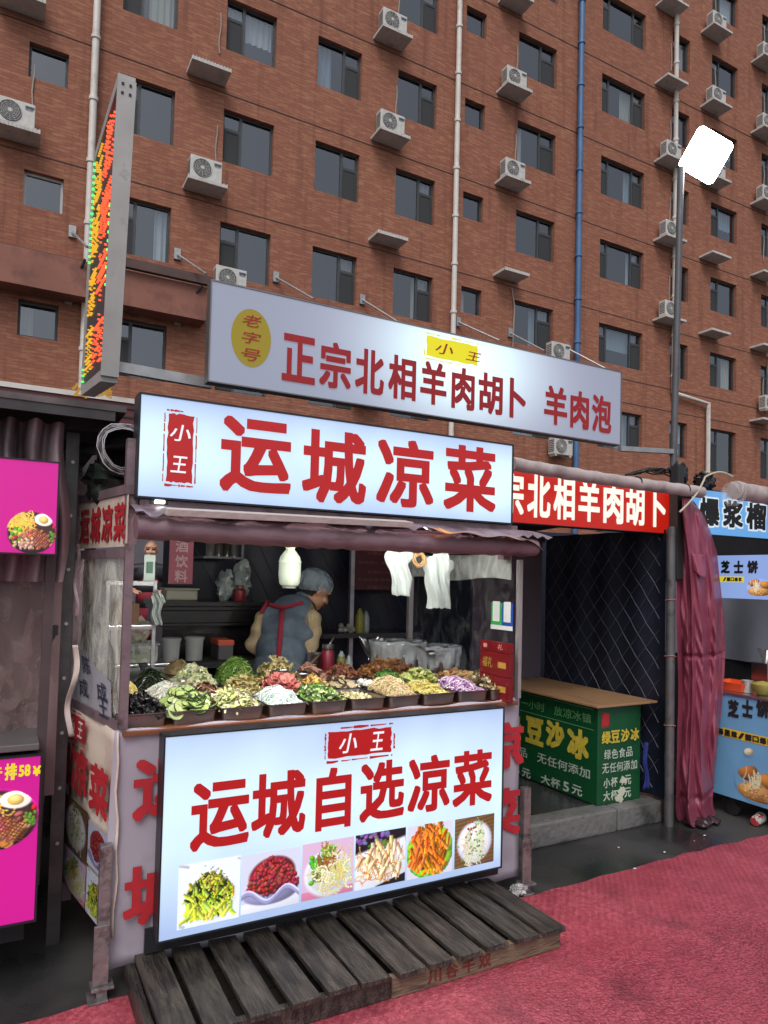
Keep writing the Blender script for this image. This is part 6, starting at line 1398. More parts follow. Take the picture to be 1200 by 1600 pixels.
def hang_bag(label, px0, px1, py0, py1, Y, m, seed, handles=True, group=None, flare=.0):
    """vest-shaped carrier bag hanging by its handles"""
    p, q = at(px0, py1, 1, Y), at(px1, py0, 1, Y); W_, H_ = q[0]-p[0], q[2]-p[2]; rz = random.Random(seed); ph = [rz.uniform(0, 6) for _ in range(6)]
    out = [(0, 0), (.1, .55), (.02, .68), (-.02, .8) if handles else (.1, .8), (.22, .86), (.42, .9), (.55, 1), (.66, .9), (.84, .84), (.98, .7), (.86, .6), (.93, .5), (.98, .02)]
    mb = MB(); N = 16
    def prof(v):
        L_ = np.interp(v, [0, .6, .68, .84, .9, 1], ([.12, .1, .0, .02, .2, .42] if handles else [.3, .14, .08, .0, .0, .05])); R_ = np.interp(v, [0, .6, .66, .8, .88, 1], ([.84, .86, 1., .98, .8, .62] if handles else [.98, .92, .9, .96, .97, .9])); return L_, R_
    def pt(u, v, s):
        L_, R_ = prof(v); x = L_+(R_-L_)*u; th = .022*math.sin(math.pi*u)*(1-.6*v); y = Y+s*th+.010*math.sin(x*13+ph[0]+v*3)+.006*math.sin(x*29+v*11+ph[1]); return (p[0]+W_*x+.006*math.sin(v*9+ph[2]), y, p[2]+H_*v+.004*math.sin(x*20+ph[3]))
    for s in (-1, 1): mb.grid(lambda u, v: pt(u, v, s), 18, 22)
    o = mb.build('plastic_bag', m, smooth='all'); tag(o, label, 'plastic bag'); 
    if group: o['group'] = group
    return o
hang_bag('white plastic carrier bag hanging left of the rubber bands, printed grey', 600, 646, 861, 930, 2.93, BAGW, 1, False); hang_bag('white plastic carrier bag hanging right of the rubber bands', 661, 710, 861, 950, 2.93, BAGW, 2)
hang_bag('white plastic bag hanging on the steel rack', 234, 258, 922, 976, 3.44, BAGW, 3)
a = MB(); c = at(655, 874, 1, 2.92); rq = random.Random(4)
for k in range(14):
    r_, ph = rq.uniform(.025, .038), rq.uniform(0, 6); cc = c+np.array([rq.uniform(-.01, .01), rq.uniform(-.008, .008), rq.uniform(-.006, .006)]); a.tube([cc+np.array([r_*math.cos(i*.42), .008*math.sin(i*.84+ph), r_*1.0*math.sin(i*.42)]) for i in range(16)], .0016, 4)
o = a.build('rubber_bands', mat('rubber_tan', srgb(160, 124, 80), .6)); tag(o, 'bundle of tan rubber bands hanging between the two white bags', 'rubber bands')
t = thing('rail_hook', 'thin steel rail across the right half of the serving window', 'rail', tuple(at(700, 858, 1, 2.93))); p, q = at(585, 856, 1, 2.93), at(790, 862, 1, 2.93); a = MB(); a.tube([p, q], .006, 8); a.build('rail', STEEL, t)
# hanging bulb
c = at(452, 915, 1, 3.1); t = thing('hanging_bulb', 'big white bulb lamp hanging over the salads in front of the server', 'lamp', tuple(c))
BULB = mat('bulb_milky', srgb(170, 182, 166), .35, emit=srgb(206, 220, 200), estr=.06)
a = MB(); a.lathe([(.0, 0), (.04, .001), (.048, .012), (.052, .05), (.052, .108), (.0535, .11), (.0535, .114), (.051, .117), (.046, .135), (.03, .158), (.021, .168)], c, 28); a.build('bulb', BULB, t, smooth=True)
a = MB(); a.lathe([(.0205, .168), (.0205, .176), (.024, .178), (.024, .188), (.014, .19), (.014, .20)], c, 18); a.build('socket', mat('socket_cream', srgb(206, 200, 150), .4), t, smooth=True); a = MB(); a.tube([c+np.array([0, 0, .19]), c+np.array([0, 0, .75])], .004, 6); a.build('cord', BLACK, t)
a = MB(); a.lathe([(.032, -.012), (.034, 0), (.0, .0005)], c, 20); a.build('base_ring', mat('bulb_ring', srgb(120, 124, 120), .4), t)
# fluorescent tube under the awning
t = thing('fluorescent_tube', 'lit white fluorescent tube tucked under the rolled awning at the left', 'lamp', (.9, 2.72, 1.66)); a = MB(); a.tube([(.45, 2.715, 1.66), (1.95, 2.715, 1.66)], .0085, 10); a.build('tube', mat('lit_tube', (.9, .9, .9), .4, emit=(1, .98, .92), estr=100.), t, smooth=True); a = MB(); a.box(.43, 1.97, 2.70, 2.73, 1.671, 1.679); a.build('holder', PLW, t)
t = thing('strip_light', 'small lit strip light under the bottom edge of the bright stall sign', 'lamp', tuple(at(250, 787, 1, 2.64))); p = at(250, 787, 1, 2.64); a = MB(); a.box(p[0]-.015, p[0]+.02, 2.65, 2.67, 1.752, 1.764); a.build('lens', mat('strip_lens', (.8, .8, .8), .4, emit=(1, 1, .95), estr=4.), t, bevel=.002); a = MB(); a.box(p[0]-.03, p[0]+.035, 2.672, 2.69, 1.75, 1.766); a.build('clip', BLACK, t)
# pink hanging strip, menu board
PK = mat('pink_banner', srgb(172, 92, 108), .6, var=.08); PKW = mat('pink_banner_letter', srgb(206, 170, 172), .6)
p, q = at(263, 912, 1, 4.3), at(303, 836, 1, 4.3); t = thing('drinks_banner', 'narrow pink vertical banner with pale characters hanging in the back', 'banner', tuple((p+q)/2)); a = MB(); a.box(p[0], q[0], 4.3, 4.306, p[2], q[2]+.14); a.build('cloth', PK, t)
pl = Plane((p[0], 4.3, p[2])); W_, H_ = q[0]-p[0], q[2]-p[2]; a = MB()
for ch, z in (('烟', 1.02), ('酒', .64), ('饮', .33), ('料', .03)): pl.text(a, ch, W_*.24, W_*.78, H_*z, H_*(z+.25), bold=.02)
a.build('lettering', PKW, t)
MB_ = mat('menu_board_red', srgb(70, 22, 30), .5); p, q = at(552, 921, 1, 4.6), at(645, 858, 1, 4.6); t = thing('menu_board', 'dark red menu board with small faded writing behind the hanging bags', 'menu board', tuple((p+q)/2)); a = MB(); a.box(p[0], q[0], 4.6, 4.62, p[2], q[2]+.1); a.build('board', MB_, t)
pl = Plane((p[0], 4.6, p[2])); W_, H_ = q[0]-p[0], q[2]-p[2]; a = MB()
for s_, x0, x1, z in (('优惠26元', .22, .55, .8), ('羊肉胡卜 套餐', .06, .62, .58), ('优惠25元 特惠', .22, .8, .36), ('羊肉泡馍 套餐', .06, .62, .18), ('优惠25元 特价', .22, .8, .0)): pl.text(a, s_, W_*x0, W_*x1, H_*z+.006, H_*z+.03, bold=.01)
a.build('lettering', mat('menu_print', srgb(120, 70, 72), .6), t)
a = MB(); p = at(549, 985, 1, 4.5); a.box(p[0]-.015, p[0]+.015, 4.5, 4.53, 0, 1.85); o = a.build('tent_pole', GALV); tag(o, 'thin steel tent pole beside the dark red menu board', 'pole')
a = MB(); p = at(640, 1000, 1, 3.72); a.box(2.19, 2.24, 3.70, 3.74, 0, 1.62)
# black cabinet at the back
p0, p1 = at(243, 938, 1, 4.3), at(408, 938, 1, 4.3); zt = at(330, 938, 1, 4.4)[2]
t = thing('sideboard', 'glossy black sideboard with moulded top along the back of the stall', 'sideboard', ((p0[0]+p1[0])/2, 4.5, 0)); a = MB(); a.box(p0[0], p1[0], 4.2, 4.7, zt-.03, zt); a.box(p0[0]+.01, p1[0]-.01, 4.215, 4.69, zt-.055, zt-.0305); a.box(p0[0]+.025, p1[0]-.025, 4.23, 4.68, zt-.13, zt-.0555); a.box(p0[0]+.015, p1[0]-.015, 4.222, 4.68, zt-.15, zt-.1305); a.build('top', LACQ, t, bevel=.004)
a = MB(); a.box(p0[0]+.05, p1[0]-.05, 4.32, 4.66, .0, zt-.151); a.build('carcass', LACQ, t)
zb = at(300, 1033, 1, 4.0)[2]
t = thing('bench', 'low dark bench carrying the pails behind the salads', 'bench', (1.2, 4.05, 0)); a = MB(); a.box(.55, 1.75, 3.9, 4.19, zb-.03, zb); a.build('top', BLACKF, t)
for x in (.58, 1.72):
    for y in (3.93, 4.16): a = MB(); a.box(x-.02, x+.02, y-.02, y+.02, 0, zb-.031); a.build('leg', DARKI, t)
def pail(label, px0, px1, py, m, lid=True):
    p, q = at(px0, 1032, 1, 4.02), at(px1, 1032, 1, 4.02); r_ = (q[0]-p[0])/2*.86; h_ = at(px0, py, 1, 4.02)[2]-zb; c = ((p[0]+q[0])/2, 4.04, zb+.001)
    t = thing('pail', label, 'pail', c, 'pails on the bench'); a = MB(); a.lathe([(.0, 0), (r_*.85, 0), (r_*.98, h_*.93), (r_*.94, h_*.94), (.0, h_*.5)], c, 28); a.build('bucket', m, t, smooth=True)
    a = MB(); a.lathe([(r_*1.05, h_*.88), (r_*1.06, h_), (r_*.95, h_*1.0), (.0, h_*.98)], c, 28); a.build('lid', PLW, t, smooth=True)
    a = MB(); a.lathe([(r_*.955, h_*.35), (r_*.965, h_*.6)], c, 28); return t
pail('white plastic pail nearest the steel rack', 250, 285, 998, PLW); pail('white plastic pail with a black label, between the other pail and the orange box', 287, 321, 996, PLW)
p, q = at(338, 1032, 1, 4.02), at(361, 1032, 1, 4.02); hz = at(340, 994, 1, 4.02)[2]; t = thing('storage_box', 'dark grey box with an orange red lid on the bench', 'box', (p[0], 4.04, zb)); a = MB(); a.box(p[0], q[0], 3.98, 4.15, zb+.001, hz-.05); a.build('box', mat('grey_plastic', srgb(70, 68, 70), .5), t, bevel=.006); a = MB(); a.box(p[0]-.004, q[0]+.004, 3.975, 4.155, hz-.05, hz-.02); a.build('lid', mat('orange_lid', srgb(190, 74, 50), .45), t, bevel=.005)
# on the sideboard
p, q = at(258, 938, 1, 4.35), at(321, 920, 1, 4.35); t = thing('food_container', 'long translucent plastic container on the black sideboard', 'container', ((p[0]+q[0])/2, 4.4, zt)); a = MB(); a.box(p[0], q[0]-.05, 4.33, 4.5, zt+.001, zt+.065); a.build('box', mat('frosted_plastic', srgb(150, 148, 130), .3), t, bevel=.012); a = MB(); a.box(p[0]-.008, q[0]-.042, 4.322, 4.508, zt+.066, zt+.075); a.build('lid', mat('frosted_lid', srgb(170, 168, 150), .3), t, bevel=.004)
def lump(name, label, cat, px0, px1, py0, py1, Y, zbase, m, seed, depth=.09, amp=.2):
    p, q = at(px0, py1, 1, Y), at(px1, py0, 1, Y); h_ = q[2]-p[2]; return crumple(name, label, cat, ((p[0]+q[0])/2, Y+depth*.3, zbase+h_/2+.002), ((q[0]-p[0])/2, depth, h_/2), m, seed, amp)
lump('plastic_bag', 'pale clouded plastic bag on the black sideboard, left of the red jar', 'plastic bag', 341, 366, 893, 936, 4.35, zt, BAGW, 11, .07, .28)
lump('plastic_bag', 'tall white knotted plastic bag behind the red jar on the sideboard', 'plastic bag', 364, 392, 878, 936, 4.5, zt, BAGW, 12, .07, .28)
p = at(376, 934, 1, 4.28); t = thing('jar', 'red screw jar standing on the black sideboard', 'jar', (p[0], 4.3, zt)); a = MB(); a.lathe([(0, 0), (.036, 0), (.038, .005), (.038, .066), (.026, .076), (0, .076)], (p[0], 4.3, zt+.001), 20); a.build('jar', mat('jar_red', srgb(120, 30, 40), .35), t, smooth=True); a = MB(); a.lathe([(.022, .077), (.022, .1), (0, .101)], (p[0], 4.3, zt+.001), 16); a.build('lid', mat('jar_lid', srgb(90, 60, 60), .4), t, smooth=True)
p, q = at(318, 872, 1, 4.45), at(378, 838, 1, 4.45); t = thing('wall_shelf', 'dark shelf with bottles high at the back of the stall', 'shelf', tuple((p+q)/2)); a = MB(); a.box(p[0], q[0], 4.45, 4.7, p[2], p[2]+.015); a.box(q[0]+.001, q[0]+.018, 4.45, 4.7, p[2]-.0, q[2]+.1); a.build('board', mat('shelf_grey', (.09, .09, .1), .5), t); 
for x_, kx_ in ((330, -1), (343, 1), (356, 2), (368, 3)):
    c = at(x_, 868, 1, 4.52); a = MB(); a.lathe([(0, 0), (.03, 0), (.03, .09), (.012, .115), (.012, .145), (0, .146)], (c[0], 4.55, p[2]+.016), 14); o = a.build('bottle', mat('bottle_dark_%s' % 'abcd'[kx_], ((.02, .02, .022), (.06, .055, .05), (.03, .03, .02), (.1, .1, .1))[kx_], .25), smooth=True); tag(o, '%s bottle on the dark shelf at the back' % {-1: 'leftmost dark', 1: 'second greyish', 2: 'third black', 3: 'rightmost pale'}[kx_], 'bottle', 'bottles on the back shelf')
# on the counter at the left
zc = .923
def on_counter(px, Y): return at(px, 1050, 1, Y)[0]
p = on_counter(229, 3.62); x_ = at(229, 1050, 1, 3.5)[0]
t = thing('wok_lid', 'domed steel pan lid with black knob at the left end of the counter', 'lid', (x_, 3.6, zc)); a = MB(); a.lathe([(.15, 0), (.152, .006), (.14, .02), (.1, .05), (.05, .066), (0, .07)], (x_, 3.6, zc+.02), 32); a.lathe([(.14, 0), (.15, .019)], (x_, 3.6, zc+.001), 32); a.build('dome', mat('lid_aluminium', (.4, .42, .42), .35, .9), t, smooth=True); a = MB(); a.lathe([(.012, .07), (.012, .085), (.022, .09), (.02, .105), (0, .107)], (x_, 3.6, zc+.02), 14); a.build('knob', BLACK, t, smooth=True)
zs = .99
t = thing('counter_scale', 'grey counter scale under the translucent tub at the left of the stall', 'scale', (at(225, 1050, 1, 3.78)[0], 3.85, zc)); x_ = at(232, 1050, 1, 3.8)[0]; a = MB(); a.box(x_-.17, x_+.13, 3.74, 3.95, zc+.001, zs+.02); a.build('body', mat('scale_grey', srgb(96, 98, 100), .5), t, bevel=.01); a = MB(); a.box(x_-.18, x_+.1, 3.735, 3.96, zs+.021, zs+.036); a.build('pan', STEEL, t, bevel=.004); zs += .037
p, q = at(196, 1030, 1, 3.78), at(247, 1000, 1, 3.78); h_ = q[2]-p[2]; t = thing('food_container', 'clear tub of cut greens standing on the grey scale', 'container', ((p[0]+q[0])/2, 3.85, zs)); a = MB(); a.box(p[0]-.06, q[0], 3.76, 3.94, zs, zs+h_); a.build('tub', film_mat('tub_plastic', .25, (.75, .78, .72)), t, bevel=.014); a = MB(); a.box(p[0]-.05, q[0]-.01, 3.77, 3.93, zs+.004, zs+h_*.5); a.build('greens', mat('pickled_greens', srgb(112, 122, 76), .6, var=.3, vscale=40), t); a = MB(); a.box(p[0]-.066, q[0]+.006, 3.754, 3.946, zs+h_*.99, zs+h_+.006); a.build('lid', film_mat('lid_plastic', .3, (.8, .82, .8)), t, bevel=.003)
lump('plastic_bag', 'puffed clear plastic bag of vegetables on the lidded tub', 'plastic bag', 196, 236, 966, 1003, 3.85, zs+h_+.006, film_mat('puffed_bag_film', .45, (.8, .76, .62)), 14, .1, .2)
lump('noodle_bag', 'knotted clear bag of beige noodles beside the grey scale', 'plastic bag', 258, 301, 1010, 1045, 3.7, zc, mat('bagged_noodles', srgb(150, 132, 92), .35, var=.25, vscale=30, bump=.4, bscale=40), 15, .09, .2)
# back table with condiments
p0, p1 = at(470, 1000, 1, 4.4), at(660, 1000, 1, 4.4); zt2 = at(560, 990, 1, 4.4)[2]; t = thing('back_table', 'black table at the back right of the stall with condiments', 'table', ((p0[0]+p1[0])/2, 4.6, 0)); a = MB(); a.box(p0[0], p1[0], 4.4, 4.8, zt2-.03, zt2); a.build('top', LACQ, t)
for x in (p0[0]+.03, p1[0]-.03):
    for y in (4.44, 4.76): a = MB(); a.box(x-.02, x+.02, y-.02, y+.02, 0, zt2-.031); a.build('leg', DARKI, t)
def bottle(label, px, Y, zb_, r_, h_, m, capm=None, nose=True):
    x = at(px, 1000, 1, Y)[0]; t = thing('squeeze_bottle', label, 'bottle', (x, Y, zb_)); a = MB(); a.lathe([(0, 0), (r_*.95, 0), (r_, .006), (r_, h_*.68), (r_*.7, h_*.78), (r_*.7, h_*.8), (0, h_*.8)], (x, Y, zb_+.001), 18); a.build('bottle', m, t, smooth=True); a = MB(); a.lathe([(r_*.75, h_*.8), (r_*.7, h_*.84), (r_*.2, h_), (0, h_)], (x, Y, zb_+.001), 14); a.build('nozzle', capm or m, t, smooth=True); return t
MUST = mat('mustard_plastic', srgb(140, 140, 50), .4); CLR = mat('milky_plastic', srgb(150, 158, 156), .3)
bottle('tall mustard yellow squeeze bottle on the black table at the back', 561, 4.5, zt2, .032, .17, MUST); bottle('slim white dispenser beside the mustard bottle', 571, 4.55, zt2, .026, .15, CLR)
for k in range(7):
    c = at(534+k*3.2, 985, 1, 4.46); a = MB(); a.ball((c[0], 4.48+.03*(k % 2), zt2+.022+.026*(k % 3 == 1)), (.02, .02, .02), 12, 8); o = a.build('garlic_bulb', mat('garlic_white', srgb(160, 156, 148), .6), smooth='all'); tag(o, 'garlic bulb in the little heap beside the mustard bottle', 'garlic', 'garlic bulbs heaped on the back table')
def zcount(py, Y): return zc
t = thing('vacuum_flask', 'crimson red flask with steel top behind the fried meat', 'flask', (at(512, 1040, 1, 3.62)[0], 3.62, zc)); x = at(512, 1040, 1, 3.62)[0]; a = MB(); a.lathe([(0, 0), (.034, 0), (.036, .01), (.036, .15), (.03, .16), (0, .16)], (x, 3.62, zc+.001), 20); a.build('body', mat('flask_red', srgb(130, 24, 44), .35), t, smooth=True); a = MB(); a.lathe([(.031, .16), (.034, .17), (.034, .19), (0, .192)], (x, 3.62, zc+.001), 18); a.build('cap', STEEL, t, smooth=True)
t = thing('sauce_pot', 'steel sauce pot standing behind the peanuts by the server', 'pot', (at(494, 1040, 1, 3.66)[0], 3.66, zc)); x = at(494, 1040, 1, 3.68)[0]; a = MB(); a.lathe([(0, 0), (.05, 0), (.055, .01), (.055, .13), (.058, .134), (.052, .134), (.05, .02), (0, .02)], (x, 3.68, zc+.001), 24); a.build('pot', STEEL, t, smooth=True); a = MB(); a.tube([(x+.02, 3.66, zc+.06), (x+.05, 3.62, zc+.19), (x+.07, 3.6, zc+.23)], .005, 6); a.build('spoon', STEEL, t)
bottle('green sauce squeeze bottle behind the fried meat', 534, 3.62, zc, .027, .15, mat('green_sauce', srgb(110, 112, 40), .35), CLR); bottle('milky white squeeze bottle beside the green sauce', 546, 3.6, zc, .022, .13, CLR)
def tongs(label, px, Y, lean):
    t = thing('tongs', label, 'tongs', (at(px, 1030, 1, Y)[0], Y, zc)); x = at(px, 1030, 1, Y)[0]; b = np.array([x+lean*.05, Y, zc+.09]); e = np.array([x-lean*.5*.05, Y, zc+.235])
    for s_ in (-1, 1): a = MB(); n_ = 8; vs = []; a.grid(lambda u, v: b+(e-b)*v+np.array([(u-.5)*.034*(.6+.7*math.sin(math.pi*v*.8)), s_*(.005+.015*math.sin(math.pi*v)), 0]), 3, 8); a.build('arm', STEEL, t, smooth='all', solid=.0015)
    a = MB(); a.bar(b+(b-e)*.0, b+(b-e)*.6, .02, .012); a.build('grip', BLACK, t)
tongs('steel tongs standing up behind the fried meat, left pair', 571, 3.58, 1); tongs('steel tongs standing up behind the fried meat, right pair', 590, 3.58, -1)
# the two basins wrapped in film
FOIL = mat('milky_film_wrap', srgb(158, 162, 164), .22, var=.2, vscale=12, bump=.9, bscale=14)
def basin(label, px0, px1, pyt, Y, seed):
    p, q = at(px0, pyt, 1, Y), at(px1, pyt, 1, Y); r_ = (q[0]-p[0])/2; c = ((p[0]+q[0])/2, Y+r_*.4, zc); h_ = p[2]-zc; t = thing('basin', label, 'basin', c); rz = random.Random(seed)
    a = MB(); a.lathe([(0, 0), (r_*.88, 0), (r_*.92, .01), (r_*.95, h_*.9), (r_*.9, h_*.9), (r_*.85, h_*.6), (0, h_*.55)], (c[0], c[1], zc+.001), 36); a.build('bowl', STEEL, t, smooth=True)
    a = MB(); N = 72
    def wrap(u, v):
        an = 2*math.pi*u; k = 1+.03*math.sin(an*11+v*7)+.02*math.sin(an*23-v*11+seed); 
        if v < .5: rr_ = r_*(.5+.5*v/.5*.98); z = h_*(.93+.05*v)+.004*math.sin(an*9); rr_ = r_*(.62+.4*v*2) if v < .5 else r_
        else: rr_ = r_*(1.03-.1*(v-.5)*2+.04*math.sin(an*7)*(v-.5)); z = h_*(.99-.62*(v-.5)*2)-.012*math.sin(an*5+seed)*(v-.5)
        return (c[0]+rr_*k*math.cos(an), c[1]+rr_*k*math.sin(an), zc+z)
    a.grid(wrap, N, 16); a.build('film_cover', FOIL, t, smooth='all', solid=.002)
basin('left of two steel basins wrapped in crinkled film', 592, 668, 1002, 3.40, 1); basin('right of two steel basins wrapped in crinkled film', 655, 722, 1010, 3.28, 2)
t = thing('ladle', 'long handled ladle lying across the two film wrapped basins', 'ladle', tuple(at(650, 1010, 1, 3.3))); p, q = at(631, 1001, 1, 3.38)+np.array([0, 0, .012]), at(674, 1021, 1, 3.2); a = MB(); a.bar(p, q, .018, .005); a.build('handle', STEEL, t); a = MB(); a.ball(tuple(q), (.03, .03, .018), 14, 8); a.build('bowl', STEEL, t, smooth='all')
# red gift cartons and payment cards against the right glazing
GOLD = mat('gold_print', srgb(176, 134, 60), .45); RBX = mat('carton_red', srgb(142, 18, 26), .4, var=.12)
zq = .919; CXF = 2.125; ya, yb = at(797, 1030, 0, CXF)[1], at(750, 1030, 0, CXF)[1]
RBX = mat('carton_dark_red', srgb(112, 16, 24), .4, var=.15)
for k, (hh_, lb) in enumerate(((.115, 'bottom red gift carton with gold writing against the right glazing'), (.115, 'middle red gift carton with gold writing against the right glazing'), (.05, 'top flat red gift carton in the stack against the right glazing'))):
    t = thing('gift_carton', lb, 'carton', (2.16, (ya+yb)/2, zq), 'red gift cartons'); a = MB(); a.box(CXF, 2.148, ya, yb, zq, zq+hh_-.002); a.build('box', RBX, t, bevel=.003); pl = Plane((CXF, yb, zq), (0, -1, 0), (0, 0, 1), (-1, 0, 0)); a = MB(); L_ = yb-ya
    if k < 2: pl.text(a, '福礼', L_*.1, L_*.45, hh_*.3, hh_*.75, bold=.01, shear=.2); pl.rect(a, L_*.62, L_*.88, hh_*.35, hh_*.6, .002)
    else: pl.text(a, '礼', L_*.6, L_*.78, hh_*.25, hh_*.8, bold=.01, shear=.2); pl.rect(a, L_*.12, L_*.25, hh_*.3, hh_*.7, .002)
    a.build('gold_lettering', GOLD if k < 2 else mat('pale_pink_print', srgb(200, 130, 130), .5), t); zq += hh_
t = thing('payment_cards', 'green and blue payment cards stuck on the right glazing above the red cartons', 'card', (2.195, 2.78, 1.2))
def gz(px, py): w_ = at(px, py, 0, 2.19); return w_[1], w_[2]
pl = Plane((2.19, 3.0, 0), (0, -1, 0), (0, 0, 1), (-1, 0, 0)); y0, za = gz(768, 982); y1, zb_ = gz(803, 943); ym = (y0+y1)/2
a = MB(); pl.rect(a, 3-y0, 3-ym, za, zb_, .004); a.build('card', mat('card_bright_green', srgb(40, 160, 70), .4), t); a = MB(); pl.rect(a, 3-ym, 3-y1, za, zb_, .004); a.build('card', mat('card_blue', srgb(30, 70, 160), .4), t); a = MB(); pl.rect(a, 3-y0, 3-y1, za, za+.022, .006)
for q0, q1 in ((y0, ym), (ym, y1)): d_ = q0-q1; pl.rect(a, 3-q0+d_*.18, 3-q1-d_*.18, za+.04, za+.04+d_*1.15, .006)
a.build('white_panel', mat('card_white', (.7, .72, .72), .4), t)

# ================================================================== pallet in front
OLDW = mat('old_pallet_wood', (.058, .047, .038), .48, var=.45, vscale=4, stretch=(9, 1.2, 4), bump=.5, bscale=16, dirt=(.014, .012, .011), dscale=5, dlo=.42, dhi=.62); RAWW = mat('worn_plank', (.17, .115, .075), .65, var=.3, vscale=4, stretch=(1.5, 8, 8), bump=.4, bscale=18, dirt=(.05, .035, .025), dscale=4, dlo=.48, dhi=.66)
PT = thing('wooden_pallet', 'old dark wooden pallet lying on the carpet as a step before the stall', 'pallet', (1.25, 2.4, 0)); rz = random.Random(13)
pz = .105; fr_ = at(878, 1485, 2, 0); fl_ = at(530, 1600, 2, 0); PFY = 2.19; PX0, PX1 = .44, 2.05
SLATS = 12
for i in range(SLATS):
    x = PX0+.03+(PX1-PX0-.14)*i/(SLATS-1); w_ = .106+rz.uniform(-.006, .006); sk_ = rz.uniform(-.012, .012); y0 = PFY-.012-rz.uniform(0, .02); y1 = 2.78
    mb = MB(); dz = rz.uniform(-.003, .003); vs = []
    for zz in (pz-.02+dz, pz+dz): vs += [(x+sk_, y0, zz), (x+w_+sk_, y0+rz.uniform(-.006, .006), zz), (x+w_, y1, zz), (x, y1, zz)]
    mb.add(vs, [(0, 1, 2, 3), (4, 5, 6, 7), (0, 1, 5, 4), (1, 2, 6, 5), (2, 3, 7, 6), (3, 0, 4, 7)]); mb.build('slat', OLDW, PT, bevel=.003)
a = MB(); xm = at(612, 1560, 1, PFY)[0]
a.box(xm+.002, PX1, PFY, PFY+.03, .008, pz-.0235); a.build('front_plank', RAWW, PT, bevel=.003); a = MB(); a.box(PX0, xm-.002, PFY+.004, PFY+.034, .008, pz-.0235); a.build('front_plank', OLDW, PT, bevel=.004)
a = MB(); a.box(PX1-.03, PX1-.001, PFY+.031, 2.76, .008, pz-.0235); a.box(PX0+.001, PX0+.03, PFY+.036, 2.76, .008, pz-.0235); a.box(1.2, 1.24, PFY+.036, 2.76, .008, pz-.0235); a.build('bearer', OLDW, PT)
for y0, y1 in ((2.235, 2.41), (2.42, 2.6), (2.61, 2.76)):  # dark sheets added under the slats so the gaps read as shade
    for x0, x1 in ((PX0+.031, 1.199), (1.241, PX1-.031)): a = MB(); a.box(x0, x1, y0, y1, .009, .026); a.build('bottom_board', mat('soaked_wood', (.02, .016, .013), .5, var=.3), PT)
pl = Plane((0, PFY, 0)); a = MB(); x0, x1 = at(665, 1540, 1, PFY)[0], at(770, 1510, 1, PFY)[0]; pl.chars(a, '川谷千双', x0, x1, .022, .068, gap=.25, h=.001, bold=.02); a.build('stencil', mat('stencil_red', srgb(104, 34, 30), .7), PT)
# foot wrapped in film at the right leg; litter
lump('film_scrap', 'scrap of crumpled clear film at the foot of the right stall leg', 'litter', 800, 822, 1383, 1402, 2.62, .02, BAGC, 31, .03, .35)
rz = random.Random(17)
for i in range(12):
    x, y = rz.uniform(1.6, 4.2), rz.uniform(1.0, 3.0); s_ = rz.uniform(.003, .007)
    a = MB(); a.ball((x, y, .008+s_*.3), (s_*1.4, s_, s_*.35), 6, 4); a.v = [(p[0]+rz.uniform(-.002, .002), p[1]+rz.uniform(-.002, .002), p[2]) for p in a.v]; o = a.build('paper_scrap', lit); tag(o, 'tiny white scrap of litter lying on the wet walkway', 'litter', 'specks of litter on the ground')

# ================================================================== left stall
t = thing('dark_stall', 'unlit dark stall at the left edge with mauve curtains behind the pink signs', 'stall', (-.6, 3.2, 0))
a = MB(); ra, rb_ = at(0, 612, 1, 2.88)[2], at(215, 645, 1, 2.88)[2]; zr = (ra+rb_)/2; a.box(-2.5, .40, 2.88, 5.6, zr-.012, zr+.012); a.build('roof', mat('stall_roof', (.06, .05, .052), .6, var=.3, dirt=(.12, .1, .1), dscale=5), t)
a = MB(); 
for y in (3.1, 3.7, 4.4): a.box(-2.5, .38, y, y+.04, zr-.06, zr-.0125)
zz = at(60, 668, 1, 3.1)[2]; a.bar((-2.5, 3.16, zz), (.2, 3.16, zz), .03, .03); a.box(-2.4, .36, 2.885, 2.9, zr-.05, zr-.0125); a.build('beam', DARKI, t)
a = MB(); a.grid(lambda u, v: (-2.5+3.0*u, 4.7+.05*math.sin(u*60), 2.24*v), 60, 3); a.build('back_sheet', mat('mauve_dark_sheet', srgb(60, 50, 54), .8, var=.25), t, smooth='all')
CUR = mat('mauve_curtain', srgb(150, 130, 136), .7, var=.15, vscale=3, stretch=(1, 1, .3), dirt=srgb(70, 58, 62), dscale=3)
a = MB(); ztop = at(40, 668, 1, 3.2)[2]; a.grid(lambda u, v: (-.8+1.01*u+.02*math.sin(v*5)+.0*v, 3.06+.05*math.sin(u*75+math.sin(v*3)*1.5)+.02*math.sin(u*33+v*6)-.03*v, 1.45+(ztop-1.45)*v), 140, 12); a.build('gathered_curtain', CUR, t, smooth='all')
a = MB(); a.grid(lambda u, v: (-.75+.92*u+.03*math.sin(v*4), 3.12+.03*math.sin(u*22+v*2)+.015*math.sin(u*9-v*5), .5+1.1*v), 70, 20); a.build('clear_curtain', film_mat('grimy_film', .5, srgb(150, 128, 126)), t, smooth='all')
p = at(75, 900, 1, 3.0); q = at(62, 1165, 1, 3.0); a = MB(); a.bar((q[0], 3.0, .3), (p[0]+.01, 3.0, 1.75), .035, .03, (0, 1, 0)); a.build('inner_post', mat('brown_post', srgb(70, 56, 58), .6, var=.2), t)
a = MB(); p = at(94, 1000, 1, 3.1); a.box(p[0]-.065, p[0]+.0, 3.1, 3.106, .6, 1.62); a.build('mauve_strip', mat('pinkish_strip', srgb(128, 104, 106), .7, var=.1), t)
cz = at(40, 1172, 1, 2.9)[2]; a = MB(); a.box(-1.2, .14, 2.86, 3.5, cz+.005, cz+.03); a.build('counter', mat('counter_grey_steel', (.16, .15, .155), .4, .5), t, bevel=.004)
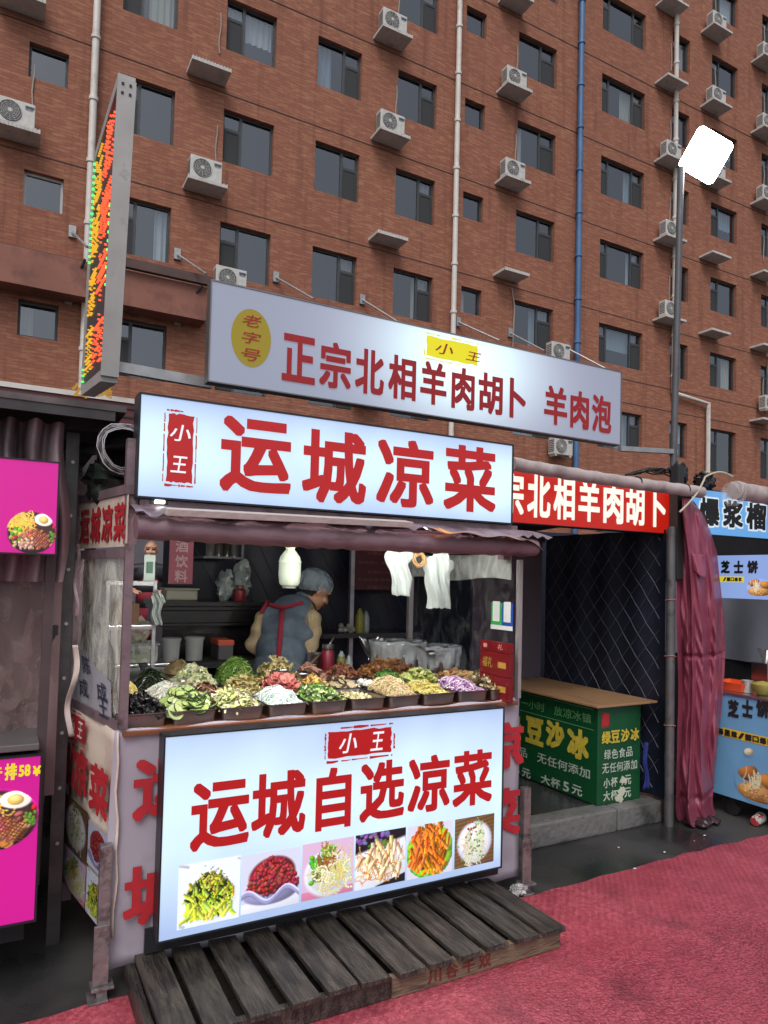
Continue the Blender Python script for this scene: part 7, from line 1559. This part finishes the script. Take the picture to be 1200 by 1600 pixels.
a = MB(); a.box(-1.2, .12, 3.0, 3.5, .1, cz); a.build('counter_body', BLACKF, t)
a = MB(); a.box(-1.0, .1, 2.921, 2.99, .6, 1.9); a = MB()
for z in (1.1, 1.25):
    pass
t = thing('angle_iron_post', 'tall dark punched angle iron post between the dark stall and the main stall', 'post', (.24, 3.14, 0)); MI = mat('galv_dark', (.085, .083, .084), .45, .6, var=.3, vscale=8, dirt=(.04, .035, .035), dscale=6, dlo=.45, dhi=.7)
a = MB(); a.box(.205, .25, 3.12, 3.124, 0, zr-.07); a.box(.2505, .2545, 3.12, 3.165, 0, zr-.07); a.build('angle', MI, t)
a = MB(); z = .4
while z < 2.1: a.tube([(.232, 3.112, z), (.232, 3.1195, z)], .007, 8); z += .22
a.build('bolt', GALV, t)
a = MB(); p = at(86, 985, 1, 3.05); a.box(p[0]-.012, p[0]+.012, 3.05, 3.08, p[2]-.02, p[2]+.02); a.tube([p+np.array([0, .01, -.02]), p+np.array([-.02, .01, -.06]), p+np.array([-.035, .01, -.1])], .005, 6); o = a.build('cable_clip', BLACK); tag(o, 'small black clip with a cable end hanging beside the angle iron post', 'clip')
# rolled sheet with dark hollow end, green bundle
t = thing('rolled_sheet', 'thick roll of dark film with silvery hollow end left of the bright sign', 'roll', (.5, 2.95, 2.0)); c = at(188, 690, 1, 2.95)
n_ = 36; c = at(196, 700, 1, 2.86); ad = np.array([.12, 1, .02]); ad /= np.linalg.norm(ad); ax_ = np.cross(ad, UP); ax_ /= np.linalg.norm(ax_); az_ = np.cross(ax_, ad)
def rl(r_, x_, an, k=0): rr_ = r_*(1+.05*math.sin(an*3+.5)+.02*math.sin(an*11+k)); return c+ad*x_+ax_*rr_*math.cos(an)+az_*rr_*math.sin(an)*.95
prof = [(.074, .10), (.078, .005), (.088, -.006), (.1, .0), (.108, .03), (.11, 1.5), (.0, 1.5)]; a = MB()
a.add([rl(r_, x_, 2*math.pi*j/n_, k) for k, (r_, x_) in enumerate(prof) for j in range(n_)], [(i*n_+j, i*n_+(j+1) % n_, (i+1)*n_+(j+1) % n_, (i+1)*n_+j) for i in range(len(prof)-1) for j in range(n_)]); a.build('roll', mat('dark_film_roll', (.035, .03, .035), .3, bump=.5, bscale=30), t, smooth='all')
a = MB()
for k in range(5): a.tube([rl(.08+.006*k, -.008+.003*k, j*.35, k) for j in range(19)], .0022, 5)
a.build('film_edge', mat('silver_film', (.5, .48, .5), .25, .4), t); a = MB(); a.tube([c+ad*.06, c+ad*.09], .08, 24); a.build('hollow', mat('hollow_black', (.004, .004, .004), .9), t)  # black disc painted in for the shade inside the roll
a = MB(); p = at(122, 850, 1, 2.98); q = at(118, 965, 1, 2.98); a.grid(lambda u, v: p+(q-p)*v+np.array([.012*(u-.5)+.006*math.sin(v*9), .01*math.sin(v*14), 0]), 3, 20); o = a.build('plastic_strip', CUR, smooth='all', solid=.002); tag(o, 'narrow mauve plastic strip hanging beside the angle iron post, upper', 'strip')
a = MB(); p = at(117, 1008, 1, 2.95); q = at(108, 1150, 1, 2.95); a.grid(lambda u, v: p+(q-p)*v+np.array([(.02*(u-.5)+.012*math.sin(v*7)), .012*math.sin(v*11+u), 0]), 4, 24); o = a.build('plastic_strip', mat('pale_strip', srgb(170, 156, 150), .5, var=.2), smooth='all', solid=.002); tag(o, 'pale plastic strip hanging beside the angle iron post, lower', 'strip')
lump('tarp_bundle', 'crumpled dark green tarp bundle stuffed above the side banner of the main stall', 'tarp', 136, 205, 722, 790, 3.05, at(170, 790, 1, 3.05)[2], mat('green_black_tarp', (.014, .022, .017), .4, var=.6, vscale=6, bump=.5, bscale=14), 41, .12, .3)
# ================================================================== shop fascia and rods on the block
t = thing('shop_fascia', 'dark red shop fascia with white top edge and yellow characters behind the left roof', 'fascia', (0, 6.0, 2.8)); fa = at(0, 598, 1, 6.0); fb = at(215, 645, 1, 6.0); z_ = (fa[2]+fb[2])/2
a = MB(); a.box(-3, 1.0, 6.0, 6.15, z_-.32, z_+.02); a.build('board', mat('fascia_red', srgb(88, 34, 40), .5, var=.15), t); a = MB(); a.box(-3, 1.0, 5.985, 6.15, z_+.021, z_+.06); a.build('white_edge', PW, t); a = MB()
for k in range(3): a.box(-3, 1.0, 5.99, 5.999, z_-.03-.07*k, z_-.015-.07*k)
a.build('stripe', mat('fascia_stripe', (.03, .015, .018), .5), t); a = MB(); pl = Plane((0, 5.99, 0))
for px in (125, 163): p = at(px, 612, 1, 5.99); pl.text(a, '公' if px < 140 else '美', p[0]-.06, p[0]+.06, p[2]-.05, p[2]+.07, h=.004, bold=.03)
a.build('lettering', mat('fascia_yellow', srgb(196, 146, 30), .5), t)
t = thing('canopy_beam', 'rusty dark steel canopy beam fixed across the block behind the blade sign', 'beam', (2, 17.2, 8.7)); b0, b1 = at(181, 402, 1, 17.3), at(332, 441, 1, 17.3); a = MB(); zc_ = (b0[2]+b1[2])/2; a.box(b0[0]-.1, b1[0], 17.28, 17.42, zc_-.13, zc_+.09); a.build('beam', mat('rusty_beam', srgb(78, 58, 54), .7, var=.25, vscale=2), t)
a = MB(); a.box(-2.0, b1[0]-.1, 17.43, 17.98, zc_-1.0, zc_-.16); a.build('fascia_panel', mat('brown_panel', srgb(132, 84, 70), .7, var=.12, vscale=1.2, dirt=srgb(112, 70, 60), dscale=1.5), t)
lab = ('left of the blade sign, upper', 'right of the blade sign', 'above the upper sign left end', 'above the upper sign middle', 'left of the small badge window', 'between the drainpipes, right', 'near the blue drainpipe')
for i, ((ax_, ay_), (bx_, by_)) in enumerate((((113, 362), (136, 386)), ((277, 397), (322, 428)), ((431, 433), (490, 467)), ((566, 468), (625, 505)), ((716, 503), (780, 532)), ((797, 520), (850, 548)), ((889, 546), (950, 578)))):
    p = at(ax_, ay_, 1, 17.96); q = at(bx_, by_, 1, 16.7); t = thing('stay_rod', 'grey steel stay rod bracketed to the brick wall %s' % lab[i], 'rod', tuple(p), 'stay rods on the brick wall'); a = MB(); a.tube([p, q], .03, 6); a.build('rod', GALV, t); a = MB(); a.box(p[0]-.08, p[0]+.08, 17.93, 17.995, p[2]-.14, p[2]+.14); a.build('bracket', GALV, t)
for i, ((ax_, ay_), (bx_, by_)) in enumerate((((277, 500), (316, 446)), ((107, 467), (133, 405)))):
    p = at(ax_, ay_, 1, 17.96); q = at(bx_, by_, 1, 17.3); t = thing('stay_rod', 'dark stay rod propping the canopy beam from below, %s of the blade sign' % ('right', 'left')[i], 'rod', tuple(p), 'stay rods on the brick wall'); a = MB(); a.tube([p, q], .035, 6); a.build('rod', DARKI, t); a = MB(); a.box(p[0]-.08, p[0]+.08, 17.93, 17.995, p[2]-.14, p[2]+.14); a.build('bracket', GALV, t)
